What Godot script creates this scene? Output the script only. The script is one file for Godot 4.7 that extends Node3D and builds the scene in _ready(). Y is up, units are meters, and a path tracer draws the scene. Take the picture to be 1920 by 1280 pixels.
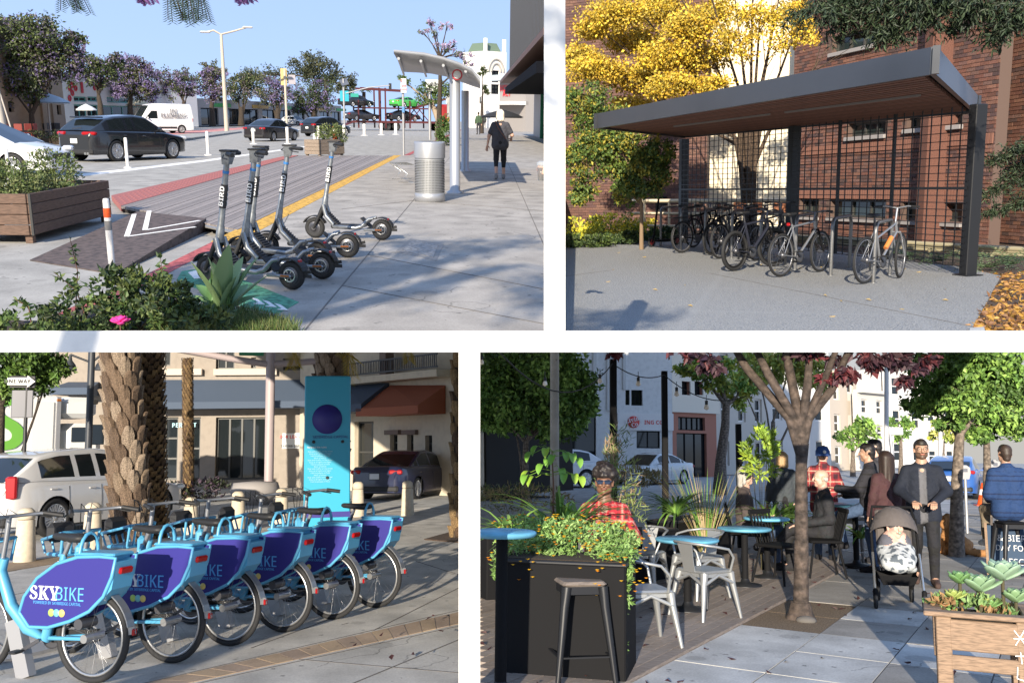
extends Node3D
# Four places seen from one spot, two above two, kept apart by a white cross-shaped partition.
const F:=1700.0
var P: Dictionary            # the place being built
var P1: Dictionary;var P2: Dictionary;var P3: Dictionary;var P4: Dictionary
var used:={}
var mats:={}
var texs:={}
var sun_dir:=Vector3.UP
var rng:=RandomNumberGenerator.new()
# ---------- places: each is a rigid frame with its own ground and upright direction
func place(px: float,hy: float,eye: float,roll: float,rect: Array) -> Dictionary:
	var f:=Vector3(px-960.0,640.0-hy,-F).normalized()
	var r:=(Vector3.RIGHT-f*f.x).normalized()
	var u:=r.cross(f)
	var rr:=r*cos(roll)+u*sin(roll);var uu:=u*cos(roll)-r*sin(roll)
	var b:=Basis(rr,uu,-f)
	return {"T": Transform3D(b,-uu*eye),"B": b,"eye": eye,"rect": rect}
func ray(u: float,v: float) -> Vector3: return P.B.transposed()*Vector3(u-960.0,640.0-v,-F)
func g(u: float, v: float, h := 0.0) -> Vector3:      # where the sight line of (u, v) meets the level h
	var d:=ray(u,v);return Vector3(0,P.eye,0)+d*((h-P.eye)/d.y)
func pd(u: float, v: float, z: float) -> Vector3:     # a point at depth z of the place
	var d:=ray(u,v);return Vector3(0,P.eye,0)+d*(z/-d.z)
func hat(b: Vector3, u: float, v: float) -> float:    # height of (u, v) above a thing standing at b
	return pd(u,v,-b.z).y
func pix(p: Vector3) -> Vector2:
	var w: Vector3=P.T*p
	return Vector2(960.0+w.x/-w.z*F,640.0-w.y/-w.z*F)
func inside(p: Vector3, m := 9.0) -> bool:            # within the bounds of the place, given by its partition walls
	var w: Vector3=P.T*p
	if w.z > -5.0: return false
	var q:=pix(p);var r: Array=P.rect
	return q.x > r[0]-(m if r[0] > 10 else 90.0) and q.x < r[2]+(m if r[2] < 1900 else 90.0) and q.y > r[1]-(m if r[1] > 10 else 120.0) and q.y < r[3]+(m if r[3] < 1270 else 90.0)
func yaw_of(a: Vector3, b: Vector3) -> float: return atan2(-(b.x - a.x), -(b.z - a.z))   # turn that points -Z from a to b
func swing(a: Vector3, l: float, u: float, v: float, far := true) -> float:   # turn for a thing of length l at a so that its end shows in column u
	var d:=ray(u,v);d.y=0;d=d.normalized()
	var bb:=-a.dot(d)+0.0;var o:=Vector3(-a.x,0,-a.z);bb=o.dot(d)
	var cc:=o.length_squared()-l*l
	var disc:=bb*bb-cc
	var t:=-bb
	if disc > 0: t=-bb+(sqrt(disc) if far else -sqrt(disc))
	return yaw_of(a,d*t)
# ---------- names, things, parts
func numbered(parent: Node,called: String) -> String:
	var k:=str(parent.get_instance_id())+called
	var n: int=used.get(k,-1)+1
	used[k]=n
	return called if n == 0 else "%s_%03d" % [called,n]
func put(o: Node3D,called: String,parent: Node) -> void:
	o.name=numbered(parent,called);parent.add_child(o,true)
func thing(called: String,label: String,cat: String,at:=Vector3.ZERO,turn:=0.0,group:="") -> Node3D:
	var o:=Node3D.new();put(o,called,self)
	o.transform=P.T*Transform3D(Basis(Vector3.UP,turn),at)
	o.set_meta("label",label);o.set_meta("category",cat)
	if group: o.set_meta("group",group)
	return o
func structure(called: String,m: MB,material: Material,label:="",at:=Vector3.ZERO,turn:=0.0) -> MeshInstance3D:
	var o:=m.mesh(material);put(o,called,self);o.transform=P.T*Transform3D(Basis(Vector3.UP,turn),at)
	o.set_meta("kind","structure");o.set_meta("label",label if label else called.replace("_"," "))
	return o
func part(called: String,m,material: Material,parent: Node3D,stuff:=false) -> MeshInstance3D:
	var o: MeshInstance3D=m.mesh(material);put(o,called,parent)
	if stuff: o.set_meta("kind","stuff")
	return o
func again(o: Node3D, label: String, at: Vector3, turn := 0.0) -> Node3D:   # one more of a thing
	var c: Node3D=o.duplicate();put(c,String(o.name).rstrip("0123456789").rstrip("_"),self)
	c.transform=P.T*Transform3D(Basis(Vector3.UP,turn),at);c.set_meta("label",label);return c
func recolour(o: Node3D,from: Material,to: Material) -> void:
	if o is MeshInstance3D and o.material_override == from: o.material_override=to
	for c in o.get_children(): recolour(c,from,to)
func letters(txt: String,h: float,material: Material,parent: Node3D,tr: Transform3D,called:="lettering",face:="Droid Sans",bold:=true,thick:=0.004,stretch:=1.0) -> MeshInstance3D:
	var t:=TextMesh.new();t.text=txt;var f:=SystemFont.new();f.font_names=PackedStringArray([face]);f.font_weight=700 if bold else 400
	t.font=f;t.font_size=48;t.pixel_size=h/34.0;t.depth=thick;t.curve_step=1.5
	var o:=MeshInstance3D.new();o.mesh=t;o.material_override=material;o.transform=tr.scaled_local(Vector3(stretch,1,1));put(o,called,parent);return o
# ---------- materials
func grey_noise(key: String,freq: float,lo: float,hi: float,size:=256,oct:=4,kind:=FastNoiseLite.TYPE_SIMPLEX_SMOOTH) -> Texture2D:
	if texs.has(key): return texs[key]
	var n:=FastNoiseLite.new();n.seed=hash(key) % 9999;n.frequency=freq;n.fractal_octaves=oct;n.noise_type=kind
	var t:=NoiseTexture2D.new();t.width=size;t.height=size;t.seamless=true;t.noise=n
	var r:=Gradient.new();r.set_color(0,Color(lo,lo,lo));r.set_color(1,Color(hi,hi,hi));t.color_ramp=r
	texs[key]=t;return t
func bumps(key: String,freq: float,strength: float,size:=256) -> Texture2D:
	if texs.has(key): return texs[key]
	var n:=FastNoiseLite.new();n.seed=hash(key) % 9999;n.frequency=freq;n.fractal_octaves=3
	var t:=NoiseTexture2D.new();t.width=size;t.height=size;t.seamless=true;t.noise=n;t.as_normal_map=true;t.bump_strength=strength
	texs[key]=t;return t
func stains(key: String) -> Texture2D:      # fine grit, gum spots, blotches and hairline cracks of worn paving
	if texs.has(key): return texs[key]
	var r:=RandomNumberGenerator.new();r.seed=7;var n:=FastNoiseLite.new();n.frequency=0.012;n.fractal_octaves=4;var S:=512;var im:=Image.create(S,S,false,Image.FORMAT_RGB8)
	for y in S:
		for x in S:
			var wx:=float(x)/S;var wy:=float(y)/S
			var e: float=lerp(lerp(n.get_noise_2d(x,y),n.get_noise_2d(x-S,y),wx),lerp(n.get_noise_2d(x,y-S),n.get_noise_2d(x-S,y-S),wx),wy)
			var q:=clampf(0.90+e*0.22+r.randf_range(-0.05,0.05),0,1);im.set_pixel(x,y,Color(q,q,q*0.99))
	for i in 260:
		var cx:=r.randi() % S;var cy:=r.randi() % S;var rad:=r.randi_range(1,2) if i < 225 else r.randi_range(4,13);var k:=r.randf_range(0.62,0.85) if i < 225 else r.randf_range(0.88,0.95)
		for dy in range(-rad,rad+1):
			for dx in range(-rad,rad+1):
				if dx*dx+dy*dy <= rad*rad+r.randi_range(-2,1)*rad*0.5: var px:=posmod(cx+dx,S);var py:=posmod(cy+dy,S);var c:=im.get_pixel(px,py);im.set_pixel(px,py,Color(c.r*k,c.g*k,c.b*k))
	for i in 5:
		var p:=Vector2(r.randi() % S,r.randi() % S);var a:=r.randf_range(0,TAU)
		for j in 150: a += r.randf_range(-0.35,0.35);p += Vector2(cos(a),sin(a));var px:=posmod(int(p.x),S);var py:=posmod(int(p.y),S);var c:=im.get_pixel(px,py);im.set_pixel(px,py,c*0.7)
	texs[key]=ImageTexture.create_from_image(im);return texs[key]
func grain(key: String, lo: float, hi: float, sx: float, sy: float) -> Texture2D:   # streaks running along u
	if texs.has(key): return texs[key]
	var n:=FastNoiseLite.new();n.seed=hash(key) % 9999;n.frequency=1.0;n.fractal_octaves=3
	var im:=Image.create(256,256,false,Image.FORMAT_RGB8)
	for y in 256:
		for x in 256:
			var wx:=float(x)/256.0;var e: float=lerp(n.get_noise_2d(x*sx,y*sy),n.get_noise_2d((x-256)*sx,y*sy),wx)
			var q: float=clamp(lerp(lo,hi,e*0.9+0.5),0.0,1.0);im.set_pixel(x,y,Color(q,q,q))
	texs[key]=ImageTexture.create_from_image(im);return texs[key]
func M(key: String,r:=0.5,gg:=0.5,b:=0.5,rough:=0.7,metal:=0.0,tex: Texture2D=null,per_m:=1.0,nm: Texture2D=null,world:=false) -> StandardMaterial3D:
	if mats.has(key): return mats[key]
	if r == 0.5 and gg == 0.5 and b == 0.5 and rough == 0.7: print("undefined material ",key)
	var m:=StandardMaterial3D.new();m.resource_name=key
	m.albedo_color=Color(r,gg,b).linear_to_srgb();m.roughness=rough;m.metallic=metal;m.cull_mode=BaseMaterial3D.CULL_DISABLED
	if tex or nm:
		m.uv1_triplanar=true;m.uv1_scale=Vector3.ONE*per_m
		if world: m.uv1_world_triplanar=true
		if tex: m.albedo_texture=tex
		if nm: m.normal_enabled=true;m.normal_texture=nm;m.normal_scale=0.6
	mats[key]=m;return m
func MV(key: String, rough := 0.8, tex: Texture2D = null, per_m := 1.0, back := 0.0, nm: Texture2D = null) -> StandardMaterial3D:   # colour comes from the vertices
	if mats.has(key): return mats[key]
	var m:=M(key,1,1,1,rough,0.0,tex,per_m,nm);m.vertex_color_use_as_albedo=true
	if back > 0.0: m.backlight_enabled=true;m.backlight=Color(back,back,back*0.6)
	return m
func paint(key: String,r:=0.5,gg:=0.5,b:=0.5) -> StandardMaterial3D:
	if mats.has(key): return mats[key]
	var m:=M(key,r,gg,b,0.35)
	m.clearcoat_enabled=true;m.clearcoat=1.0;m.clearcoat_roughness=0.06
	return m
func glass() -> StandardMaterial3D: return M("dark_glass",0.012,0.016,0.018,0.04,0.0)
func pane_clear() -> StandardMaterial3D:
	if mats.has("pane"): return mats["pane"]
	var m:=M("pane",0.8,0.85,0.85,0.02);m.transparency=BaseMaterial3D.TRANSPARENCY_ALPHA;m.albedo_color.a=0.16;return m
func rnd(a: float,b: float) -> float: return rng.randf_range(a,b)
# ---------- mesh building
class MB:
	var st:=SurfaceTool.new()
	var grp:=1
	var col:=Color.WHITE
	var n:=0
	func _init() -> void: st.begin(Mesh.PRIMITIVE_TRIANGLES);st.set_smooth_group(-1)
	func flat() -> void: st.set_smooth_group(-1)
	func smooth() -> void: grp += 1;st.set_smooth_group(grp)
	func c(r: float,gg: float,b: float) -> MB: col=Color(r,gg,b);return self
	func tri(a: Vector3,b: Vector3,d: Vector3) -> void:
		st.set_color(col);st.add_vertex(a);st.set_color(col);st.add_vertex(b);st.set_color(col);st.add_vertex(d);n += 3
	func quad(a: Vector3,b: Vector3,d: Vector3,e: Vector3) -> void: tri(a,b,d);tri(a,d,e)
	func box(p: Vector3, s: Vector3, bs := Basis.IDENTITY, taper := 1.0) -> MB:      # centre, size; the top may be narrower
		flat();var h:=s*0.5;var v:=[]
		for y in [-1,1]:
			var k:=taper if y > 0 else 1.0
			for q in [[-1,-1],[1,-1],[1,1],[-1,1]]: v.append(p+bs*Vector3(q[0]*h.x*k,y*h.y,q[1]*h.z*k))
		quad(v[0],v[1],v[2],v[3]);quad(v[7],v[6],v[5],v[4])
		for i in 4: var j:=(i+1) % 4;quad(v[i],v[i+4],v[j+4],v[j])
		return self
	func rbox(p: Vector3, s: Vector3, r: float, bs := Basis.IDENTITY) -> MB:         # box with bevelled edges
		flat();var h:=s*0.5;var rr: float=min(r,min(h.x,min(h.y,h.z))*0.95)
		var ring:=func(y: float,ins: float) -> Array:
			var o:=[];var hx:=h.x-ins;var hz:=h.z-ins;var k: float=min(rr,min(hx,hz)*0.95)
			for q in [[-hx+k,-hz],[hx-k,-hz],[hx,-hz+k],[hx,hz-k],[hx-k,hz],[-hx+k,hz],[-hx,hz-k],[-hx,-hz+k]]: o.append(p+bs*Vector3(q[0],y,q[1]))
			return o
		loft([ring.call(-h.y,rr),ring.call(-h.y+rr,0.0),ring.call(h.y-rr,0.0),ring.call(h.y,rr)],true,true,true,false)
		return self
	func loft(rings: Array,closed:=true,cap0:=true,cap1:=true,soft:=true) -> MB:
		if soft: smooth()
		else: flat()
		for i in rings.size()-1:
			var a: Array=rings[i];var b: Array=rings[i+1];var k:=a.size()
			for j in (k if closed else k-1): var j2:=(j+1) % k;quad(a[j],b[j],b[j2],a[j2])
		flat()
		if cap0: fan(rings[0],true)
		if cap1: fan(rings[-1],false)
		return self
	func fan(r: Array,rev:=false) -> void:
		var m:=Vector3.ZERO
		for v in r: m += v
		m /= r.size()
		for j in r.size():
			var j2:=(j+1) % r.size()
			if rev: tri(m,r[j],r[j2])
			else: tri(m,r[j2],r[j])
	func tube(pts: Array, rad, sides := 8, caps := true) -> MB:                      # rad: one radius or one per point
		var rings:=[];var nrm:=Vector3.ZERO
		for i in pts.size():
			var t: Vector3=(pts[min(i+1,pts.size()-1)]-pts[max(i-1,0)]).normalized()
			if i == 0: nrm=t.cross(Vector3.UP if abs(t.y) < 0.9 else Vector3.RIGHT).normalized()
			else: nrm=(nrm-t*nrm.dot(t)).normalized()
			var bn:=t.cross(nrm);var r: float=rad[i] if rad is Array else rad;var ring:=[]
			for j in sides: var a:=TAU*j/sides;ring.append(pts[i]+(nrm*cos(a)+bn*sin(a))*r)
			rings.append(ring)
		return loft(rings,true,caps,caps)
	func bar(a: Vector3, b: Vector3, w: float, h: float) -> MB:                      # a square bar from a to b
		var t:=(b-a).normalized();var x:=t.cross(Vector3.UP if abs(t.y) < 0.95 else Vector3.RIGHT).normalized();var y:=x.cross(t)
		return box((a+b)*0.5,Vector3(w,h,a.distance_to(b)),Basis(x,y,-t))
	func lathe(prof: Array, sides := 20, tr := Transform3D.IDENTITY, soft := true) -> MB:   # prof: Vector2(radius, height)
		var rings:=[]
		for q in prof:
			var ring:=[]
			for j in sides: var a:=TAU*j/sides;ring.append(tr*Vector3(cos(a)*q.x,q.y,-sin(a)*q.x))
			rings.append(ring)
		if soft: return loft(rings,true,true,true)
		for i in rings.size()-1: loft([rings[i],rings[i+1]],true,i == 0,i == rings.size()-2)
		return self
	func ball(p: Vector3,r: Vector3,sides:=12,rows:=7,bs:=Basis.IDENTITY) -> MB:
		var pr:=[]
		for i in rows+1: var a:=-PI/2+PI*i/rows;pr.append(Vector2(max(cos(a),0.001),sin(a)))
		return lathe(pr,sides,Transform3D(bs.scaled_local(r),p))
	func ring(p: Vector3, axis: Basis, R: float, r: float, n1 := 28, n2 := 8, squash := 1.0) -> MB:   # torus about the x axis of `axis`
		var rings:=[]
		for i in n1+1:
			var a:=TAU*i/n1;var d:=axis*Vector3(0,cos(a),sin(a));var rr:=[]
			for j in n2: var b:=TAU*j/n2;rr.append(p+d*(R+cos(b)*r)+axis.x*sin(b)*r*squash)
			rings.append(rr)
		return loft(rings,true,false,false)
	func extrude(poly: PackedVector2Array, depth: float, tr := Transform3D.IDENTITY) -> MB:   # outline in xy, depth along z about 0
		flat();var ix:=Geometry2D.triangulate_polygon(poly);var h:=depth*0.5
		for i in range(0,ix.size(),3):
			var a:=poly[ix[i]];var b:=poly[ix[i+1]];var d:=poly[ix[i+2]]
			tri(tr*Vector3(a.x,a.y,h),tr*Vector3(b.x,b.y,h),tr*Vector3(d.x,d.y,h))
			tri(tr*Vector3(d.x,d.y,-h),tr*Vector3(b.x,b.y,-h),tr*Vector3(a.x,a.y,-h))
		for i in poly.size():
			var a:=poly[i];var b:=poly[(i+1) % poly.size()]
			quad(tr*Vector3(a.x,a.y,h),tr*Vector3(a.x,a.y,-h),tr*Vector3(b.x,b.y,-h),tr*Vector3(b.x,b.y,h))
		return self
	func slab(pts: Array, y0: float, y1: float) -> MB:                               # a level plate with the outline pts (Vector3)
		var pl:=PackedVector2Array()
		for p in pts: pl.append(Vector2(p.x,-p.z))
		return extrude(pl,y1-y0,Transform3D(Basis(Vector3.RIGHT,Vector3(0,0,-1),Vector3.UP),Vector3(0,(y0+y1)*0.5,0)))
	func wall(w: float, h: float, t: float, holes: Array, tr := Transform3D.IDENTITY) -> MB:   # front at z = 0, from (0, 0), with holes [x0, y0, x1, y1]
		flat();var xs:=[0.0,w];var ys:=[0.0,h]
		for o in holes: xs.append_array([o[0],o[2]]);ys.append_array([o[1],o[3]])
		xs.sort();ys.sort()
		for i in xs.size()-1:
			if xs[i+1]-xs[i] < 0.0005: continue
			for j in ys.size()-1:
				if ys[j+1]-ys[j] < 0.0005: continue
				var mx: float=(xs[i]+xs[i+1])*0.5;var my: float=(ys[j]+ys[j+1])*0.5;var open:=false
				for o in holes: if mx > o[0] and mx < o[2] and my > o[1] and my < o[3]: open=true
				if open: continue
				for z in [0.0,-t]: quad(tr*Vector3(xs[i],ys[j],z),tr*Vector3(xs[i],ys[j+1],z),tr*Vector3(xs[i+1],ys[j+1],z),tr*Vector3(xs[i+1],ys[j],z))
		for o in holes+[[0.0,0.0,w,h]]:
			var q:=[Vector2(o[0],o[1]),Vector2(o[2],o[1]),Vector2(o[2],o[3]),Vector2(o[0],o[3])]
			for i in 4: var a: Vector2=q[i];var b: Vector2=q[(i+1) % 4];quad(tr*Vector3(a.x,a.y,0),tr*Vector3(b.x,b.y,0),tr*Vector3(b.x,b.y,-t),tr*Vector3(a.x,a.y,-t))
		return self
	func mesh(material: Material) -> MeshInstance3D:
		if n == 0: box(Vector3.ZERO,Vector3.ONE*0.001)
		st.generate_normals();var o:=MeshInstance3D.new();o.mesh=st.commit();o.material_override=material;return o
# many small leaves in one mesh
class LB:
	var v:=PackedVector3Array();var nn:=PackedVector3Array();var cc:=PackedColorArray()
	func leaf(p: Vector3,d: Vector3,w: Vector3,l: float,wd: float,col: Color,fold:=0.25) -> void:
		var up:=w.cross(d).normalized();var tip:=p+d*l;var m:=p+d*l*0.45
		var a:=m+w*wd*0.5+up*wd*fold;var b:=m-w*wd*0.5+up*wd*fold
		for q in [[p,a,tip],[p,tip,b]]:
			var nrm: Vector3=(q[2]-q[0]).cross(q[1]-q[0]).normalized()
			for k in 3: v.append(q[k]);nn.append(nrm);cc.append(col)
	func mesh(material: Material) -> MeshInstance3D:
		var a:=[];a.resize(Mesh.ARRAY_MAX)
		if v.size() == 0: v=PackedVector3Array([Vector3.ZERO,Vector3(0,.001,0),Vector3(.001,0,0)]);nn=PackedVector3Array([Vector3.UP,Vector3.UP,Vector3.UP]);cc=PackedColorArray([Color.BLACK,Color.BLACK,Color.BLACK])
		a[Mesh.ARRAY_VERTEX]=v;a[Mesh.ARRAY_NORMAL]=nn;a[Mesh.ARRAY_COLOR]=cc
		var m:=ArrayMesh.new();m.add_surface_from_arrays(Mesh.PRIMITIVE_TRIANGLES,a)
		var o:=MeshInstance3D.new();o.mesh=m;o.material_override=material;return o
func rdir() -> Vector3:
	var z:=rnd(-1,1);var a:=rnd(0,TAU);var r:=sqrt(1-z*z);return Vector3(r*cos(a),z,r*sin(a))
func any_side(d: Vector3) -> Vector3:
	return d.cross(rdir()+Vector3(0.01,0.02,0.03)).normalized()
# ---------- cars. The front points to -Z. d: l, w, lower outline top [[c, y]...], roof outline [[c, y]...], c runs from the nose (0) to the tail (l)
func lerp_list(a: Array,x: float) -> float:
	if x <= a[0][0]: return a[0][1]
	for i in a.size()-1:
		if x <= a[i+1][0]: return lerp(float(a[i][1]),float(a[i+1][1]),(x-a[i][0])/(a[i+1][0]-a[i][0]))
	return a[-1][1]
func soft_list(a: Array,x: float) -> float: return (lerp_list(a,x-0.06)+lerp_list(a,x)+lerp_list(a,x+0.06))/3.0
func car_wheel(o: Node3D,at: Vector3,r: float,wd: float,side: float,spokes: int,rimm: Material,split:=false) -> void:
	var tr := Transform3D(Basis(Vector3(0, 0, 1), Vector3(side, 0, 0), Vector3(0, side, 0)), at)   # y of the lathe = outwards
	var ty:=MB.new().lathe([Vector2(r*0.66,-wd),Vector2(r*0.9,-wd),Vector2(r,-wd*0.85),Vector2(r,-wd*0.15),Vector2(r*0.93,-0.005),Vector2(r*0.72,0.0),Vector2(r*0.70,-0.03),Vector2(r*0.68,-0.09),Vector2(0.02,-0.1)],30,tr)
	var w:=part("wheel",ty,M("tyre",0.016,0.016,0.017,0.75),o)
	var rim:=MB.new();rim.lathe([Vector2(r*0.71,-0.035),Vector2(r*0.71,-0.008),Vector2(r*0.655,-0.012),Vector2(r*0.64,-0.05)],30,tr)
	for i in spokes:
		var a:=TAU*i/spokes
		for k in ([-0.13,0.13] if split else [0.0]):
			var p0:=tr*Vector3(cos(a)*r*0.1,-0.03,sin(a)*r*0.1);var p1:=tr*Vector3(cos(a+k)*r*0.67,-0.02,sin(a+k)*r*0.67)
			rim.bar(p0,p1,r*(0.07 if split else 0.13),0.03)
	rim.lathe([Vector2(r*0.17,-0.05),Vector2(r*0.16,-0.012),Vector2(0.01,-0.008)],14,tr)
	part("rim",rim,rimm,w)
func car(called: String,label: String,cat: String,d: Dictionary,colour: Material,at: Vector3,turn: float,group:="") -> Node3D:
	var o:=thing(called,label,cat,at,turn,group)
	var L: float=d.l;var W: float=d.w*0.5;var wr: float=d.get("wr",0.34);var w0: float=d.w0;var w1: float=d.w1;var ar:=wr*1.13
	var sill: float=d.get("sill",0.2);var top: Array=d.top;var roof: Array=d.roof;var c0: float=roof[0][0];var c1: float=roof[-1][0]
	var box_end: float=d.get("square",0.0)
	var wide:=func(c: float,y: float) -> float:
		var e: float=abs(c-L*0.5)/(L*0.5);var k: float=1.0-0.09*pow(e,3.0)-(0.16 if box_end < 0.5 or c < L*0.5 else 0.02)*pow(e,14.0)
		return W*k*(1.0-0.05*pow(abs(y-0.6)/0.5,2.0) if y < 1.1 else 0.95)
	var cs:=[]
	for i in 41: cs.append(L*0.5*(1.0-cos(PI*(0.06+0.88*i/40.0))/cos(PI*0.06)))
	for w in [w0,w1]:
		for i in 15: cs.append(w+ar*(1.0 if i in [0,14] else 1.0)*-cos(PI*i/14.0))
	cs.sort()
	var rings:=[]
	for c in cs:
		var yb:=sill+0.05*pow(abs(c-L*0.5)/(L*0.5),6.0)
		for w in [w0,w1]:
			if abs(c-w) < ar: yb=max(yb,wr*0.98+sqrt(max(0.0,ar*ar-(c-w)*(c-w))))
		var yt:=soft_list(top,c);var ring:=[];var endk: float=clamp(min(c,L-c)/0.05,0.0,1.0)
		yt=lerp(yt-0.1,yt,endk)
		var sh := yt - 0.10                     # shoulder
		yb=min(yb,sh-0.02)
		for k in [0.0,0.25,0.5,0.75,1.0]: var y: float=lerp(yb,sh,k);ring.append(Vector3(-wide.call(c,y)*lerp(0.9,1.0,endk),y,c-L*0.5))
		var ws: float=wide.call(c,sh)
		ring.append(Vector3(-ws*0.975,yt-0.045,c-L*0.5));ring.append(Vector3(-ws*0.9,yt-0.008,c-L*0.5))
		ring.append(Vector3(-ws*0.5,yt+0.012,c-L*0.5))
		for i in range(ring.size()-1,-1,-1): ring.append(ring[i]*Vector3(-1,1,1))
		rings.append(ring)
	var b:=MB.new();b.loft(rings,false,false,false)
	for e in [0,-1]:
		var r: Array=rings[e];b.flat()
		for j in 7: b.quad(r[j],r[j+1],r[14-j],r[15-j])
	part("body",b,colour,o)
	var under:=MB.new();under.box(Vector3(0,sill+0.16,0),Vector3(W*1.55,0.3,L*0.93));under.box(Vector3(0,sill+0.005,(w0+w1)*0.5-L*0.5),Vector3(W*1.92,0.09,w1-w0-ar*2.05))
	part("underbody",under,M("car_trim",0.02,0.02,0.021,0.6),o)
	# cabin: paint and glass share one grid
	var cols:=[];var nc:=34
	for i in nc+1: cols.append(lerp(c0,c1,float(i)/nc))
	for p in d.pillars: cols.append(p[0]);cols.append(p[1])
	cols.sort()
	var grid:=[]
	for c in cols:
		var yb:=soft_list(top,c)-0.02;var yr: float=max(lerp_list(roof,c),yb+0.005);var ring:=[];var hh:=yr-yb
		var wb: float=wide.call(c,1.2)*0.965;var lean: float=d.get("lean",0.2)
		for k in [0.0,0.12,0.45,0.84,0.95]: ring.append(Vector3(-(wb-lean*hh*pow(k,1.2)),yb+hh*k,c-L*0.5))
		var wt:=wb-lean*hh
		for k in [0.9,0.6,0.2]: ring.append(Vector3(-wt*k,yr+(0.012 if k < 0.5 else 0.0),c-L*0.5))
		for i in range(ring.size()-1,-1,-1): ring.append(ring[i]*Vector3(-1,1,1))
		grid.append(ring)
	var pm:=MB.new();var sw:={};var seg:=0;var fr:=MB.new();var rr:=MB.new();pm.smooth();fr.smooth();rr.smooth()
	for i in cols.size()-1:
		var cm: float=(cols[i]+cols[i+1])*0.5;var pil:=false
		for p in d.pillars:
			if cm > p[0] and cm < p[1]: pil=true
		if pil: seg=i
		for j in 15:
			var m:=pm;var side:=j in [1,2,12,13]
			if j in [1,2,12,13] and not pil and cm > d.glass[0] and cm < d.glass[1] and not d.get("closed",false): 
				var key:=Vector2i(seg,0 if j < 5 else 1)
				if not sw.has(key): sw[key]=MB.new();sw[key].smooth()
				m=sw[key]
			elif j in [5,6,7,8,9] and cm < roof[1][0]-0.02 and cm > c0+0.02: m=fr
			elif j in [5,6,7,8,9] and cm > roof[-2][0]+0.04 and cm < c1-0.03 and not d.get("closed",false): m=rr
			m.quad(grid[i][j],grid[i+1][j],grid[i+1][j+1],grid[i][j+1])
	part("cabin",pm,d.get("roofm",colour),o);part("windscreen",fr,glass(),o)
	if not d.get("closed",false):
		part("rear_window",rr,glass(),o)
		for key in sw: part("side_window",sw[key],glass(),o)
	elif d.has("cab"):
		for s in [-1.0,1.0]:
			var q: Array=d.cab;var pts:=[]
			for e in q: pts.append(Vector3(s*(wide.call(e[0],1.2)*0.975-d.get("lean",0.2)*max(0.0,e[1]-soft_list(top,e[0]))*0.96),e[1],e[0]-L*0.5))
			var wm:=MB.new();wm.fan(pts);part("cab_window",wm,glass(),o)
	for s in [-1.0,1.0]:
		car_wheel(o,Vector3(s*W*0.97,wr,w0-L*0.5),wr,0.2,s,d.get("spokes",10),d.get("rimm",M("alloy",0.55,0.56,0.58,0.3,0.8)),d.get("split",false))
		car_wheel(o,Vector3(s*W*0.97,wr,w1-L*0.5),wr,0.2,s,d.get("spokes",10),d.get("rimm",M("alloy",0.55,0.56,0.58,0.3,0.8)),d.get("split",false))
		var hy: float=d.get("hl",0.68);var ty: float=d.get("tl",0.85)
		part("headlight",MB.new().rbox(Vector3(s*W*0.70,hy,-L*0.5+0.13),Vector3(W*0.42,0.13,0.26),0.04,Basis(Vector3.UP,-s*0.35)),M("lamp_glass",0.6,0.62,0.64,0.08,0.3),o)
		var tls: Vector3=d.get("tls",Vector3(W*0.42,0.13,0.2))
		part("tail_light",MB.new().rbox(Vector3(s*(W*0.89-tls.x*0.5),ty,L*0.5-d.get("tz",0.12)),tls,0.03,Basis(Vector3.UP,s*d.get("ta",0.3))),M("tail_red",0.32,0.006,0.008,0.15),o)
		var mr:=MB.new();mr.rbox(Vector3(s*(W+0.10),soft_list(top,c0+0.5)+0.07,c0+0.55-L*0.5),Vector3(0.2,0.14,0.1),0.04);mr.box(Vector3(s*W*0.97,soft_list(top,c0+0.5)+0.03,c0+0.55-L*0.5),Vector3(0.1,0.04,0.05))
		part("mirror",mr,colour,o)
		for hc in d.get("handles",[(c0+c1)*0.5,(c0+c1)*0.5+0.95]): part("door_handle",MB.new().rbox(Vector3(s*(wide.call(hc,0.9)+0.008),soft_list(top,hc)-0.17,hc-L*0.5),Vector3(0.03,0.03,0.17),0.01),colour,o)
		var seam:=MB.new()
		for sc in d.get("seams",[]):
			var y:=sill+0.12;var pv:=Vector3.ZERO
			while y < soft_list(top,sc)-0.08: var q:=Vector3(s*(wide.call(sc,y)+0.001),y,sc-L*0.5);(seam.bar(pv,q,0.008,0.006) if pv != Vector3.ZERO else seam);pv=q;y += 0.1
		if seam.n: part("door_seam",seam,M("car_trim"),o)
	var gr:=MB.new();gr.rbox(Vector3(0,d.get("gy",0.55),-L*0.5+0.02),Vector3(W*1.0,d.get("gh",0.16),0.06),0.02);gr.rbox(Vector3(0,0.32,-L*0.5+0.035),Vector3(W*1.3,0.12,0.06),0.02)
	part("grille",gr,M("car_trim"),o)
	var py: float=d.get("py",0.72)
	part("rear_bumper",MB.new().rbox(Vector3(0,0.36,L*0.5-0.05),Vector3(W*1.6,0.2,0.14),0.05),M("car_trim"),o)
	var pl:=part("number_plate",MB.new().rbox(Vector3(0,py,L*0.5+0.012),Vector3(0.31,0.16,0.02),0.005),M("plate",0.7,0.72,0.72,0.4),o)
	part("plate_frame",MB.new().rbox(Vector3(0,py,L*0.5+0.003),Vector3(0.35,0.2,0.02),0.005),M("car_trim"),pl)
	return o
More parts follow.
